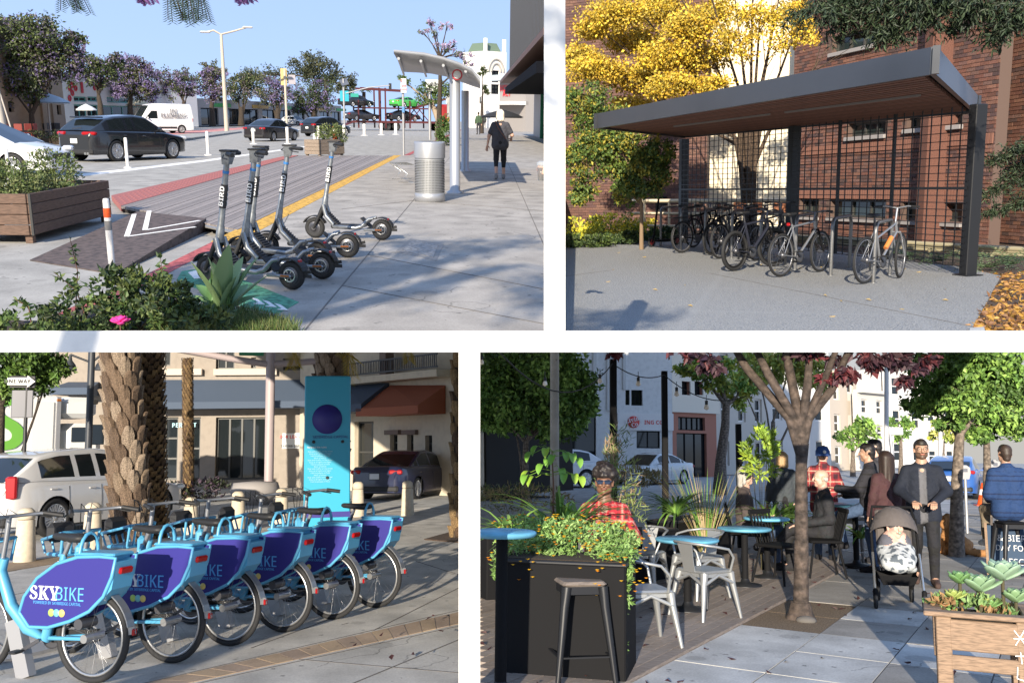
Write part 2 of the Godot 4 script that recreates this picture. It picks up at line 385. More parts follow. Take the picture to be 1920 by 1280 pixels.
func suv_shape(l:=4.7,w:=1.92,h:=1.63) -> Dictionary:
	return {"l": l,"w": w,"w0": 0.92,"w1": l-1.0,"wr": 0.375,"top": [[0.0,0.66],[0.15,0.82],[1.35,1.02],[2.2,1.05],[l-0.6,1.10],[l-0.1,1.08],[l,1.0]],"roof": [[1.15,1.0],[2.05,h-0.06],[2.6,h],[l-1.2,h-0.05],[l-0.75,h-0.14],[l-0.06,1.08]],"pillars": [[2.68,2.80],[l-1.62,l-1.50]],"glass": [1.75,l-0.75],"seams": [1.6,2.72,3.55],"lean": 0.36,"tl": 0.98,"hl": 0.78,"sill": 0.24}
func sedan_shape(l:=4.85,w:=1.83,h:=1.45) -> Dictionary:
	return {"l": l,"w": w,"w0": 0.98,"w1": l-1.08,"wr": 0.33,"top": [[0.0,0.58],[0.15,0.72],[1.4,0.90],[2.4,0.93],[l-1.0,0.99],[l-0.12,1.0],[l,0.9]],"roof": [[1.25,0.88],[2.15,h-0.06],[2.7,h],[l-1.75,h-0.03],[l-1.5,h-0.12],[l-0.72,0.99]],"pillars": [[2.72,2.82],[3.62,3.70]],"glass": [1.9,l-0.95],"seams": [1.7,2.76,3.62],"lean": 0.40,"tl": 0.84,"hl": 0.68}
func hatch_shape(l:=4.45,w:=1.76,h:=1.48) -> Dictionary:
	return {"l": l,"w": w,"w0": 0.9,"w1": l-0.85,"wr": 0.32,"top": [[0.0,0.58],[0.15,0.74],[1.1,0.95],[2.0,0.98],[l-0.5,1.05],[l,0.95]],"roof": [[0.85,0.9],[2.0,h-0.03],[2.5,h],[l-1.2,h-0.06],[l-0.7,h-0.16],[l-0.05,1.04]],"pillars": [[2.5,2.6],[3.4,3.48]],"glass": [1.6,l-0.75],"seams": [1.5,2.55,3.4],"lean": 0.38,"tl": 0.95,"hl": 0.75}
func van_shape(l:=5.6,w:=2.05,h:=2.5) -> Dictionary:
	return {"l": l,"w": w,"w0": 0.98,"w1": l-1.25,"wr": 0.36,"top": [[0.0,0.75],[0.1,0.98],[0.9,1.22],[1.6,1.3],[l-0.05,1.3],[l,1.3]],"roof": [[0.75,1.18],[1.65,h-0.12],[2.1,h],[l-0.3,h-0.02],[l-0.08,h-0.06],[l-0.01,1.32]],"pillars": [],"glass": [0,0],"closed": true,"cab": [[1.15,1.27],[2.25,1.27],[2.25,1.92],[1.75,1.92]],"seams": [1.15,2.35,3.4],"lean": 0.1,"tl": 1.1,"tls": Vector3(0.12,0.4,0.08),"hl": 0.85,"square": 1.0,"handles": [2.2],"gy": 0.75,"gh": 0.25,"rimm": M("steel_rim",0.4,0.41,0.42,0.45,0.5),"sill": 0.26}
# ---------- bicycle parts. The front points to -Z, the wheels stand at z = 0 (rear) and z = -base
func bike_wheel(o: Node3D,at: Vector3,r: float,tyre: Material,rimm: Material,tw:=0.022,spokes:=24,turn:=0.0) -> void:
	var bs:=Basis(Vector3.UP,turn)
	var w:=part("wheel",MB.new().ring(at,bs,r-tw,tw,40,8),tyre,o)
	part("rim",MB.new().ring(at,bs,r-tw*2.35,tw*0.5,40,6,1.2),rimm,w)
	var sp:=MB.new()
	for i in spokes:
		var a:=TAU*i/spokes;var k:=0.03 if i % 2 else -0.03
		sp.tube([at+bs*Vector3(k,sin(a+0.5)*0.03,cos(a+0.5)*0.03),at+bs*Vector3(0,sin(a)*(r-tw*2.4),cos(a)*(r-tw*2.4))],0.0013,3,false)
	part("spokes",sp,M("spoke_steel",0.35,0.35,0.36,0.3,0.9),w,true)
	part("hub",MB.new().tube([at-bs.x*0.05,at+bs.x*0.05],0.022,10),M("hub_grey",0.12,0.12,0.13,0.4,0.7),w)
func saddle(o: Node3D,p: Vector3,m: Material,k:=1.0) -> MeshInstance3D:
	var rings:=[]
	for q in [[-0.15,0.012,0.02],[-0.13,0.022,0.035],[-0.05,0.035,0.04],[0.03,0.06,0.045],[0.08,0.075,0.05],[0.12,0.07,0.045],[0.135,0.04,0.03]]:
		var ring:=[]
		for i in 10: var a:=TAU*i/10;ring.append(p+Vector3(cos(a)*q[1]*k,sin(a)*q[2]*0.6*k+abs(q[0]-0.02)*0.06,q[0]*k))
		rings.append(ring)
	return part("saddle",MB.new().loft(rings),m,o)
func crankset(o: Node3D,bb: Vector3,m: Material,a0:=0.6) -> void:
	var c:=MB.new();c.lathe([Vector2(0.075,-0.003),Vector2(0.09,-0.003),Vector2(0.09,0.003),Vector2(0.06,0.003)],24,Transform3D(Basis(Vector3(0,0,1),Vector3(1,0,0),Vector3(0,1,0)),bb+Vector3(0.05,0,0)))
	var cr:=part("crank",c,m,o)
	for s in [1.0,-1.0]:
		var e: Vector3=bb+Vector3(s*0.075,sin(a0)*0.17*s,cos(a0)*0.17*s)
		part("crank_arm",MB.new().bar(bb+Vector3(s*0.065,0,0),e,0.014,0.026),m,cr)
		part("pedal",MB.new().rbox(e+Vector3(s*0.06,0,0),Vector3(0.09,0.022,0.07),0.008),M("rubber_black",0.015,0.015,0.016,0.6),cr)
func bicycle(called: String,label: String,at: Vector3,turn: float,k: Dictionary) -> Node3D:
	var o:=thing(called,label,"bicycle",at,turn,"bicycles locked at the hoops under the shelter")
	var r: float=k.get("r",0.335);var base: float=k.get("base",1.05);var tw: float=k.get("tw",0.02);var fm: Material=k.frame;var bl:=M("rubber_black")
	var rear:=Vector3(0,r,0);var front:=Vector3(0,r,-base);var bb:=Vector3(0,r-0.05,-0.43);var seat:=Vector3(0,0.80,-0.25);var head:=Vector3(0,0.84,-0.84);var headb:=Vector3(0,0.70,-0.885)
	var st: float=k.get("steer",0.1);var sb:=Basis(Vector3.UP,st);var fr:=front
	bike_wheel(o,rear,r,M("tyre"),k.rim,tw);bike_wheel(o,fr,r,M("tyre"),k.rim,tw,24,st)
	var f:=MB.new();var tr: float=k.get("tube",0.018)
	var low: float=k.get("drop",0.0)
	f.tube([bb,seat],tr);f.tube([seat.lerp(bb,0.08+low),head+Vector3(0,-0.02,0)],tr);f.tube([bb,headb],tr*1.15);f.tube([headb,head],tr*1.2)
	for s in [-0.055,0.055]: f.tube([bb+Vector3(s*0.5,0,0),rear+Vector3(s,0,0)],0.010,6);f.tube([seat.lerp(bb,0.1)+Vector3(s*0.4,0,0),rear+Vector3(s,0,0)],0.008,6)
	part("frame",f,fm,o)
	var fk:=MB.new()
	for s in [-0.055,0.055]: fk.tube([headb+sb*Vector3(s,-0.02,0),fr+sb*Vector3(s,0,0)],k.get("forkr",0.012),7)
	fk.tube([headb+sb*Vector3(-0.06,-0.01,0),headb+sb*Vector3(0.06,-0.01,0)],0.016,7)
	part("fork",fk,k.get("fork",fm),o)
	part("seat_post",MB.new().tube([seat,seat+Vector3(0,0.13,0.04)],0.013,8),M("hub_grey"),o);saddle(o,seat+Vector3(0,0.15,0.04),bl)
	var hb:=MB.new();var c:=head+Vector3(0,k.get("rise",0.12),-0.03);var hw: float=k.get("hw",0.3)
	hb.tube([head,c],0.016,8);hb.tube([c+sb*Vector3(-hw,0.02,0.06),c+sb*Vector3(-hw*0.5,0.03,0.0),c,c+sb*Vector3(hw*0.5,0.03,0.0),c+sb*Vector3(hw,0.02,0.06)],0.012,8)
	var h:=part("handlebar",hb,k.get("bar",M("hub_grey")),o)
	for s in [-1.0,1.0]:
		part("grip",MB.new().tube([c+sb*Vector3(s*(hw+0.01),0.02,0.062),c+sb*Vector3(s*hw*0.66,0.026,0.025)],0.017,8),bl,h)
		part("brake_lever",MB.new().tube([c+sb*Vector3(s*hw*0.6,0.015,0.0),c+sb*Vector3(s*hw*0.9,-0.015,-0.05)],0.006,5),M("hub_grey"),h)
	part("brake_cable",MB.new().tube([c+sb*Vector3(0.12,0.02,-0.03),c+Vector3(0.06,0.06,-0.12),head+Vector3(0.03,-0.08,-0.05),headb],0.004,5),bl,o)
	crankset(o,bb,M("hub_grey"),k.get("ca",0.6))
	part("chain",MB.new().bar(bb+Vector3(0.05,0.085,0),rear+Vector3(0.05,0.03,0),0.006,0.01).bar(bb+Vector3(0.05,-0.085,0),rear+Vector3(0.05,-0.03,0),0.006,0.01),bl,o)
	part("rear_sprockets",MB.new().lathe([Vector2(0.05,0),Vector2(0.05,0.01),Vector2(0.03,0.03)],18,Transform3D(Basis(Vector3(0,0,1),Vector3(1,0,0),Vector3(0,1,0)),rear+Vector3(0.03,0,0))),M("hub_grey"),o)
	part("derailleur",MB.new().box(rear+Vector3(0.06,-0.08,-0.03),Vector3(0.015,0.12,0.04)),bl,o)
	if k.get("mudguard",false):
		for q in [[rear,0.2,2.6],[fr,0.6,2.6]]:
			var mg:=MB.new();var pts:=[]
			for i in 15: var a: float=lerp(float(q[1]),float(q[2]),i/14.0);pts.append(q[0]+Vector3(0,sin(a),cos(a))*(r+0.025))
			for i in 14: mg.bar(pts[i],pts[i+1],0.05,0.006)
			part("mudguard",mg,bl,o)
	if k.get("rack",false):
		var rk:=MB.new()
		for s in [-0.06,0.06]: rk.tube([seat+Vector3(s,-0.08,0.1),Vector3(s,r+0.42,0.36)],0.006,5);rk.tube([Vector3(s,r+0.41,0.2),rear+Vector3(s,0,0)],0.005,5)
		rk.bar(Vector3(0,r+0.42,0.0),Vector3(0,r+0.42,0.36),0.13,0.01);part("luggage_rack",rk,bl,o)
	if k.get("red",false): part("rear_reflector",MB.new().rbox(seat+Vector3(0,0.0,0.09),Vector3(0.06,0.05,0.03),0.01),M("tail_red"),o)
	if k.get("bottle",false): part("bottle",MB.new().tube([bb.lerp(headb,0.35)+Vector3(0,0.04,0.01),bb.lerp(headb,0.7)+Vector3(0,0.045,0.01)],0.035,10),M("bottle_orange",0.6,0.2,0.05,0.4),o)
	if k.get("basket",false):
		var bk:=MB.new()
		for i in 7:
			for q in [[Vector3(-0.16,0,0.13),Vector3(0.16,0,0.13)],[Vector3(-0.16,0,-0.13),Vector3(0.16,0,-0.13)]]:
				var e: Vector3=q[0].lerp(q[1],i/6.0);bk.tube([head+e+Vector3(0,-0.08,-0.22),head+e*1.2+Vector3(0,0.12,-0.22)],0.003,4,false)
		part("basket",bk,M("spoke_steel"),o)
	return o
# ---------- trees: a tapered trunk with limbs, then leaves spread through clumps of the crown
func limb(m: MB,p: Vector3,d: Vector3,l: float,r: float,depth: int,tips: Array,spread:=0.6,up:=0.25) -> void:
	var pts:=[p];var rad:=[r];var q:=p;var dd:=d.normalized()
	for i in 4: dd=(dd+rdir()*0.18+Vector3.UP*up*0.2).normalized();q=q+dd*l/4.0;pts.append(q);rad.append(r*(1.0-0.14*(i+1)))
	m.tube(pts,rad,5 if depth < 2 else 8,false)
	tips.append(q);tips.append(pts[2])
	if depth <= 0: return
	for i in (3 if depth > 1 else 2): limb(m,pts[4-(i % 2)],(dd+rdir()*spread+Vector3.UP*up).normalized(),l*rnd(0.6,0.85),r*0.5,depth-1,tips,spread,up)
# k: trunk [Vector3...] rel. base, r, blobs [[centre, radii Vector3, leaves]...], size, cols [Color...], ratios, blossom
func tree(called: String,label: String,cat: String,at: Vector3,k: Dictionary,group:="") -> Node3D:
	var o:=thing(called,label,cat,at,0.0,group)
	var tr:=MB.new();var bark: Material=k.get("bark",M("bark",0.10,0.075,0.055,0.95,0.0,grey_noise("bark",0.03,0.35,1.1),2.0,bumps("barkn",0.05,9.0)))
	var pts: Array=k.get("trunk",[]);var rad:=[];var r0: float=k.get("r",0.15)
	for i in pts.size(): rad.append(r0*(1.25 if i == 0 else lerp(1.0,0.6,float(i)/(pts.size()-1))))
	var tips:=[]
	if pts.size() > 1: tr.tube(pts,rad,10)
	var lb:=LB.new();var cols: Array=k.cols;var size: float=k.size;var inv: Transform3D=Transform3D(Basis.IDENTITY,at)
	for b in k.blobs:
		var c: Vector3=b[0];var rr: Vector3=b[1]
		if pts.size() > 1 and k.get("limbs",true):
			var p0: Vector3=pts[-1] if rnd(0,1) < 0.7 else pts[-2]
			var mid:=p0.lerp(c,0.5)+Vector3(rnd(-.1,.1),rnd(0,.25),rnd(-.1,.1))*rr.x
			if inside(inv*c,20.0): tr.tube([p0,mid,c],[r0*0.42,r0*0.28,r0*0.1],6,false)
			for i in int(k.get("twigs",5)):
				var e:=c+rdir()*rr*0.75
				if inside(inv*e,4.0): tr.tube([mid.lerp(c,rnd(0.2,1)),c.lerp(e,0.5)+rdir()*rr*0.12,e],[r0*0.12,r0*0.08,r0*0.03],4,false)
		var clumps:=[]
		for i in int(max(4,b[2]/42)): var q:=rdir();clumps.append([c+q*rr*pow(rnd(0.15,1),0.45),rnd(0.8,1.25),rng.randi() % cols.size()])
		for i in int(b[2]):
			var cl: Array=clumps[rng.randi() % clumps.size()]
			var p: Vector3=cl[0]+rdir()*rr*float(k.get("loose",0.36))*pow(rnd(0,1),0.6)
			if not inside(inv*p,2.0 if k.get("strict",true) else 30.0): continue
			var ci: int=cl[2] if rnd(0,1) < 0.6 else rng.randi() % cols.size()
			var col: Color=cols[ci];col=col*(cl[1]*rnd(0.75,1.25));col.a=1
			var d: Vector3=(rdir()+Vector3.DOWN*k.get("droop",0.3)).normalized()
			lb.leaf(p,d,any_side(d),size*rnd(0.7,1.3),size*k.get("aspect",0.5)*rnd(0.8,1.2),col)
	if tr.n: part("trunk",tr,bark,o)
	var cr: MeshInstance3D=lb.mesh(MV(k.get("leafmat","leaf"),0.6,null,1.0,0.35));put(cr,"crown",o);cr.set_meta("kind","stuff")
	return o
# a clump of leaves without a trunk: shrubs and ground cover
func foliage(lb: LB,c: Vector3,rr: Vector3,n: int,size: float,aspect: float,cols: Array,at: Vector3,up:=0.2,clump:=30) -> void:
	var cl:=[]
	for i in int(max(3,n/clump)): var q:=rdir();cl.append([c+q*rr*pow(rnd(0.1,1),0.4),rnd(0.75,1.25),rng.randi() % cols.size()])
	for i in n:
		var e: Array=cl[rng.randi() % cl.size()];var p: Vector3=e[0]+rdir()*rr*0.22
		if p.y+at.y < 0.005 or not inside(at+p,3.0): continue
		var col: Color=cols[e[2] if rnd(0,1) < 0.6 else rng.randi() % cols.size()]*(e[1]*rnd(0.75,1.25));col.a=1
		var d:=(rdir()+Vector3.UP*up+(p-c).normalized()*0.6).normalized();lb.leaf(p,d,any_side(d),size*rnd(0.7,1.3),size*aspect*rnd(0.8,1.2),col)
# long narrow leaf that arches over
func blade(m: MB,p: Vector3,d: Vector3,l: float,w: float,droop: float,fold:=0.2,segs:=6,round_:=0.0) -> void:
	var side:=d.cross(Vector3.UP).normalized();var q:=p;var dd:=d.normalized();m.smooth();var last:=[]
	for i in segs+1:
		var t:=float(i)/segs;var ww: float=w*(pow(sin(PI*clamp(t*(0.80+round_*0.2)+0.19*(1-round_),0,1)),0.8))*0.5
		if i == segs: ww=w*0.02
		var nn:=side.cross(dd);var row:=[q-side*ww+nn*ww*fold*2.0,q,q+side*ww+nn*ww*fold*2.0]
		if last: m.quad(last[0],row[0],row[1],last[1]);m.quad(last[1],row[1],row[2],last[2])
		last=row;q += dd*l/segs;dd=(dd+Vector3.DOWN*droop/segs).normalized()
# ---------- people: capsules with radii joined by a smooth minimum, meshed as surface nets
class Body:
	var bones:=[]
	func b(p: Vector3,q: Vector3,r0: float,r1: float,cut:=0) -> Body: bones.append([p,q,r0,r1]);return self
	func mesh(cell: float,k: float,paint: Callable) -> ArrayMesh:
		var lo:=Vector3.INF;var hi:=-Vector3.INF
		for e in bones: for s in [0,1]: lo=lo.min(e[s]-Vector3.ONE*(e[2+s]+cell*4));hi=hi.max(e[s]+Vector3.ONE*(e[2+s]+cell*4))
		var nx:=int((hi.x-lo.x)/cell)+2;var ny:=int((hi.y-lo.y)/cell)+2;var nz:=int((hi.z-lo.z)/cell)+2;var nxy:=nx*ny
		var f:=PackedFloat32Array();f.resize(nx*ny*nz);f.fill(0.0);var ik:=1.0/k
		for e in bones:
			var p: Vector3=e[0];var q: Vector3=e[1];var r0: float=e[2];var r1: float=e[3];var pad: float=max(r0,r1)+k*2.6+cell*1.5
			var a:=((p.min(q)-Vector3.ONE*pad-lo)/cell).floor().max(Vector3.ZERO);var z:=((p.max(q)+Vector3.ONE*pad-lo)/cell).ceil().min(Vector3(nx-1,ny-1,nz-1))
			var ab:=q-p;var il: float=1.0/max(ab.length_squared(),1e-9)
			for kz in range(int(a.z),int(z.z)+1):
				for ky in range(int(a.y),int(z.y)+1):
					var w:=lo+Vector3(a.x,ky,kz)*cell-p;var ix:=int(a.x)+ky*nx+kz*nxy
					for kx in range(int(a.x),int(z.x)+1):
						var h: float=clampf(w.dot(ab)*il,0.0,1.0);var dist:=(w-ab*h).length()-(r0+(r1-r0)*h)
						if dist < pad: f[ix] += exp(-dist*ik)
						w.x += cell;ix += 1
		# inside where the sum > 1
		var vid:={};var v:=PackedVector3Array();var idx:=PackedInt32Array()
		var off:=[0,1,nx,nx+1,nxy,nxy+1,nxy+nx,nxy+nx+1]
		for kz in nz-1:
			for ky in ny-1:
				var ix:=ky*nx+kz*nxy
				for kx in nx-1:
					var s:=int(f[ix] > 1.0)+int(f[ix+1] > 1.0)+int(f[ix+nx] > 1.0)+int(f[ix+nx+1] > 1.0)+int(f[ix+nxy] > 1.0)+int(f[ix+nxy+1] > 1.0)+int(f[ix+nxy+nx] > 1.0)+int(f[ix+nxy+nx+1] > 1.0)
					if s > 0 and s < 8:
						var acc:=Vector3.ZERO;var cnt:=0
						for i in 8:
							for bit in [1,2,4]:
								if i & bit: continue
								var fa: float=f[ix+off[i]];var fb: float=f[ix+off[i | bit]]
								if (fa > 1.0) != (fb > 1.0):
									var la:=log(max(fa,1e-12));var lb:=log(max(fb,1e-12));var t: float=clampf(la/(la-lb),0.0,1.0)
									var c:=Vector3(float(i & 1),float((i >> 1) & 1),float((i >> 2) & 1));var e:=Vector3(float(bit == 1),float(bit == 2),float(bit == 4))
									acc += c+e*t;cnt += 1
						vid[ix]=v.size();v.append(lo+(Vector3(kx,ky,kz)+acc/cnt)*cell)
					ix += 1
		for ix in vid:
			for q in [[1, nx, nxy], [nx, nxy, 1], [nxy, 1, nx]]:      # the edge from this corner along q[0]; the four cells round it
				var s0:=f[ix] > 1.0;var s1:=f[ix+q[0]] > 1.0
				if s0 == s1: continue
				var a: int=vid.get(ix,-1);var b2: int=vid.get(ix-q[1],-1);var c2: int=vid.get(ix-q[1]-q[2],-1);var d2: int=vid.get(ix-q[2],-1)
				if a < 0 or b2 < 0 or c2 < 0 or d2 < 0: continue
				if s0: idx.append_array(PackedInt32Array([a,c2,b2,a,d2,c2]))
				else: idx.append_array(PackedInt32Array([a,b2,c2,a,c2,d2]))
		var nn:=PackedVector3Array();nn.resize(v.size());nn.fill(Vector3.ZERO)
		for i in range(0,idx.size(),3):
			var fn:=(v[idx[i+2]]-v[idx[i]]).cross(v[idx[i+1]]-v[idx[i]])
			for j in 3: nn[idx[i+j]] += fn
		var cc:=PackedColorArray();cc.resize(v.size())
		for i in v.size(): nn[i]=nn[i].normalized();cc[i]=paint.call(v[i],nn[i])
		var arr:=[];arr.resize(Mesh.ARRAY_MAX);arr[Mesh.ARRAY_VERTEX]=v;arr[Mesh.ARRAY_NORMAL]=nn;arr[Mesh.ARRAY_COLOR]=cc;arr[Mesh.ARRAY_INDEX]=idx
		var m:=ArrayMesh.new()
		if idx.size(): m.add_surface_from_arrays(Mesh.PRIMITIVE_TRIANGLES,arr)
		return m
func flesh(called: String,bd: Body,cell: float,k: float,material: Material,parent: Node3D,paint: Callable) -> MeshInstance3D:
	var o:=MeshInstance3D.new();o.mesh=bd.mesh(cell,k,paint);o.material_override=material;put(o,called,parent);return o
func plain(c: Color) -> Callable:
	var nz:=FastNoiseLite.new();nz.frequency=9.0;nz.seed=5
	return func(p: Vector3,_n: Vector3) -> Color: var s: float=1.0+0.18*nz.get_noise_3dv(p);return Color(c.r*s,c.g*s,c.b*s)
# a joint position from a parent, a direction and a length
func go(p: Vector3,d: Vector3,l: float) -> Vector3: return p+d.normalized()*l
func standing() -> Dictionary:   # joints of a person 1.78 m tall who faces -Z; l is the person's left (-X)
	return {"pel": Vector3(0,0.95,0),"chest": Vector3(0,1.36,0.01),"neck": Vector3(0,1.50,0.0),"head": Vector3(0,1.655,-0.02),"hy": 0.0,"hp": 0.0,
		"sl": Vector3(-0.168,1.40,0.01),"sr": Vector3(0.168,1.40,0.01),"el": Vector3(-0.25,1.13,0.03),"er": Vector3(0.25,1.13,0.03),"wl": Vector3(-0.26,0.88,-0.05),"wr": Vector3(0.26,0.88,-0.05),
		"hl": Vector3(-0.09,0.92,0),"hr": Vector3(0.09,0.92,0),"kl": Vector3(-0.1,0.5,-0.02),"kr": Vector3(0.1,0.5,-0.02),"al": Vector3(-0.1,0.09,0.03),"ar": Vector3(0.1,0.09,0.03),"tl": Vector3(-0.12,0.035,-0.15),"tr": Vector3(0.12,0.035,-0.15)}
func seated(seat := 0.46) -> Dictionary:   # sits at the origin, thighs forward
	var J:=standing();var dy: float=seat+0.10-0.95
	for k in ["pel","chest","neck","head","sl","sr","el","er","wl","wr","hl","hr"]: J[k] += Vector3(0,dy,0)
	J.kl=Vector3(-0.13,seat+0.06,-0.44);J.kr=Vector3(0.13,seat+0.06,-0.44);J.al=Vector3(-0.13,max(0.09,seat-0.36),-0.42);J.ar=Vector3(0.13,max(0.09,seat-0.36),-0.42)
	J.tl=J.al+Vector3(-0.01,-0.055,-0.18);J.tr=J.ar+Vector3(0.01,-0.055,-0.18);return J
func hand_bones(b: Body, w: Vector3, d: Vector3, side: Vector3, curl: float, s := 1.0) -> void:   # side: towards the thumb
	d=d.normalized();side=(side-d*side.dot(d)).normalized();var pn:=d.cross(side).normalized()
	if pn.y > 0.2: pn = -pn      # fingers close downwards
	var palm:=w+d*0.05*s
	for q in [-0.028,-0.009,0.01,0.028]: b.b(w+d*0.015*s+side*q*0.7*s,w+d*0.085*s+side*q*s,0.013*s,0.011*s)
	var ln:=[0.068,0.078,0.072,0.056]
	for i in 4:
		var k: float=[0.030,0.010,-0.010,-0.029][i];var p:=w+d*0.09*s+side*k*s;var dd:=d;var l: float=ln[i]
		for j in 3:
			dd=(dd+pn*curl*0.75).normalized();var q: Vector3=p+dd*l*[0.45,0.32,0.25][j]*s;b.b(p,q,0.0085*s,0.0075*s);p=q
	var t0:=w+d*0.03*s+side*0.03*s;var t1:=t0+(d*0.6+side*0.8+pn*0.3)*0.04*s;b.b(t0,t1,0.012*s,0.01*s);b.b(t1,t1+(d+side*0.1+pn*0.4).normalized()*0.035*s,0.0095*s,0.008*s)
# look: skin, hair, style (short, long, bob, bald, afro, none), beard, top, topkind, legs, shoes, sleeves (wrist, elbow, upper), cell
func person(label: String,at: Vector3,turn: float,J: Dictionary,k: Dictionary,group:="") -> Node3D:
	var o:=thing("person",label,"person",at,turn,group);var cell: float=k.get("cell",0.016);var skin: Color=k.skin;var gth: float=k.get("girth",1.0)
	var hb:=Basis(Vector3.UP,J.hy)*Basis(Vector3.RIGHT,J.hp);var hc: Vector3=J.head
	var bd:=Body.new();var pel: Vector3=J.pel;var ch: Vector3=J.chest;var sx: Vector3=(J.sr-J.sl).normalized();var px: Vector3=(J.hr-J.hl).normalized()
	for s in [-1.0,1.0]:
		bd.b(pel+px*0.075*s,pel.lerp(ch,0.45)+sx*0.06*s,0.105*gth,0.095*gth);bd.b(pel.lerp(ch,0.45)+sx*0.06*s,ch+sx*0.07*s+Vector3(0,-0.05,0),0.1*gth,0.1)
	bd.b(ch+Vector3(0,0.06,0),J.neck,0.075,0.056);bd.b(J.neck,hc+hb*Vector3(0,-0.04,0.02),0.054,0.056)
	for s in ["l","r"]:
		bd.b(J["s"+s],J["e"+s],0.052,0.041);bd.b(J["e"+s],J["w"+s],0.042,0.026);bd.b(J.neck+Vector3(0,-0.03,0.01),J["s"+s],0.05,0.05)
		bd.b(J["h"+s],J["k"+s],0.088,0.056);bd.b(J["k"+s],J["a"+s],0.058,0.036);bd.b(J["a"+s],J["t"+s],0.038,0.028)
	var m: ArrayMesh=bd.mesh(cell,0.014,plain(skin))
	var hd:=Body.new();var H:=func(x: float,y: float,z: float) -> Vector3: return hc+hb*Vector3(x,y,z)
	hd.b(H.call(0,0.035,0.02),H.call(0,0.04,-0.012),0.079,0.074);hd.b(H.call(0,-0.01,-0.015),H.call(0,-0.085,-0.055),0.066,0.032);hd.b(H.call(-0.025,-0.055,-0.02),H.call(0.025,-0.055,-0.02),0.048,0.048)
	hd.b(H.call(0,0.015,-0.088),H.call(0,-0.022,-0.106),0.008,0.014);hd.b(H.call(-0.03,0.028,-0.078),H.call(0.03,0.028,-0.078),0.014,0.014)
	hd.b(H.call(0,-0.03,0.01),J.neck+Vector3(0,0.0,0.0),0.055,0.055)
	for s in [-1.0,1.0]: hd.b(H.call(s*0.079,0.015,0.012),H.call(s*0.08,-0.025,0.004),0.014,0.01);hd.b(H.call(s*0.035,-0.015,-0.07),H.call(s*0.04,-0.02,-0.06),0.022,0.02)
	hd.b(H.call(-0.018,-0.052,-0.086),H.call(0.018,-0.052,-0.086),0.008,0.008)
	var lipc:=Color(skin.r*0.8,skin.g*0.5,skin.b*0.5);var beard: Color=k.get("hair",Color.BLACK);var hasb: bool=k.get("beard",false);var hi: Transform3D=Transform3D(hb,hc).affine_inverse()
	var hm: ArrayMesh=hd.mesh(0.006 if k.get("face",true) else 0.011,0.006,func(p: Vector3,_n: Vector3) -> Color:
		var q: Vector3=hi*p
		if q.z < -0.07 and abs(q.y+0.053) < 0.009 and abs(q.x) < 0.026: return lipc
		if hasb and q.y < -0.03 and q.z < 0.0 and q.y > -0.13: return beard.lerp(skin,0.25)
		return skin)
	if hm.get_surface_count(): m.add_surface_from_arrays(Mesh.PRIMITIVE_TRIANGLES,hm.surface_get_arrays(0))
	for s in ["l","r"]:
		var hn:=Body.new();var w: Vector3=J["w"+s];var d: Vector3=J.get("d"+s,w-J["e"+s]);var sg:=1.0 if s == "l" else -1.0
		hand_bones(hn,w,d,J.get("th"+s,Vector3(sg,0.0,-0.4)),J.get("curl",0.35),k.get("hand",1.0));hn.b(w-d.normalized()*0.03,w+d.normalized()*0.015,0.026,0.025)
		var gm:=hn.mesh(0.0045 if k.get("face",true) else 0.008,0.003,plain(skin))
		if gm.get_surface_count(): m.add_surface_from_arrays(Mesh.PRIMITIVE_TRIANGLES,gm.surface_get_arrays(0))
	var bo:=MeshInstance3D.new();bo.mesh=m;bo.material_override=MV("skin",0.5);put(bo,"body",o)
	# clothes
	var top:=Body.new();var th: float=k.get("thick",0.014);var rw: float=k.get("waist",0.0)
	for s in [-1.0,1.0]:
		var lowp: Vector3=pel+Vector3(0,-rw,0)
		top.b(lowp+px*0.085*s,pel.lerp(ch,0.45)+sx*0.07*s,0.108*gth+th,0.102*gth+th);top.b(pel.lerp(ch,0.45)+sx*0.07*s,ch+sx*0.075*s+Vector3(0,-0.05,0),0.102*gth+th,0.1+th)
	for s in ["l","r"]:
		top.b(J.neck+Vector3(0,-0.045,0.01),J["s"+s]+Vector3(0,-0.01,0),0.058+th*0.6,0.044+th)
		var sl: float=k.get("sleeve",1.0)
		if sl > 0.55: top.b(J["s"+s],J["e"+s],0.057+th,0.047+th);top.b(J["e"+s],J["e"+s].lerp(J["w"+s],(sl-0.5)*2.0-0.05),0.047+th,0.032+th)
		else: top.b(J["s"+s],J["s"+s].lerp(J["e"+s],sl*2.0),0.057+th,0.055+th)
	if k.get("collar",true): top.b(ch+Vector3(0,0.09,0.015),J.neck+Vector3(0,0.0,0.01),0.07,0.066)
	var nz:=FastNoiseLite.new();nz.frequency=7.0
	var tc: Callable=k.get("paint",plain(k.top))
	var tm:=flesh(k.get("topname","jacket"),top,cell,0.014,k.get("topmat",MV("cloth",0.85,null,1.0,0.0,bumps("clothn",0.035,8.0))),o,tc)
	var lg:=Body.new();lg.b(pel+px*-0.07,pel+px*0.07,0.115*gth,0.115*gth)
	var ll: float=k.get("leglen",1.0)
	for s in ["l","r"]:
		lg.b(J["h"+s],J["k"+s],0.097,0.068)
		lg.b(J["k"+s],J["k"+s].lerp(J["a"+s],ll*0.97),0.068,0.052)
	flesh("trousers",lg,cell,0.012,MV("cloth",0.85),o,plain(k.legs))
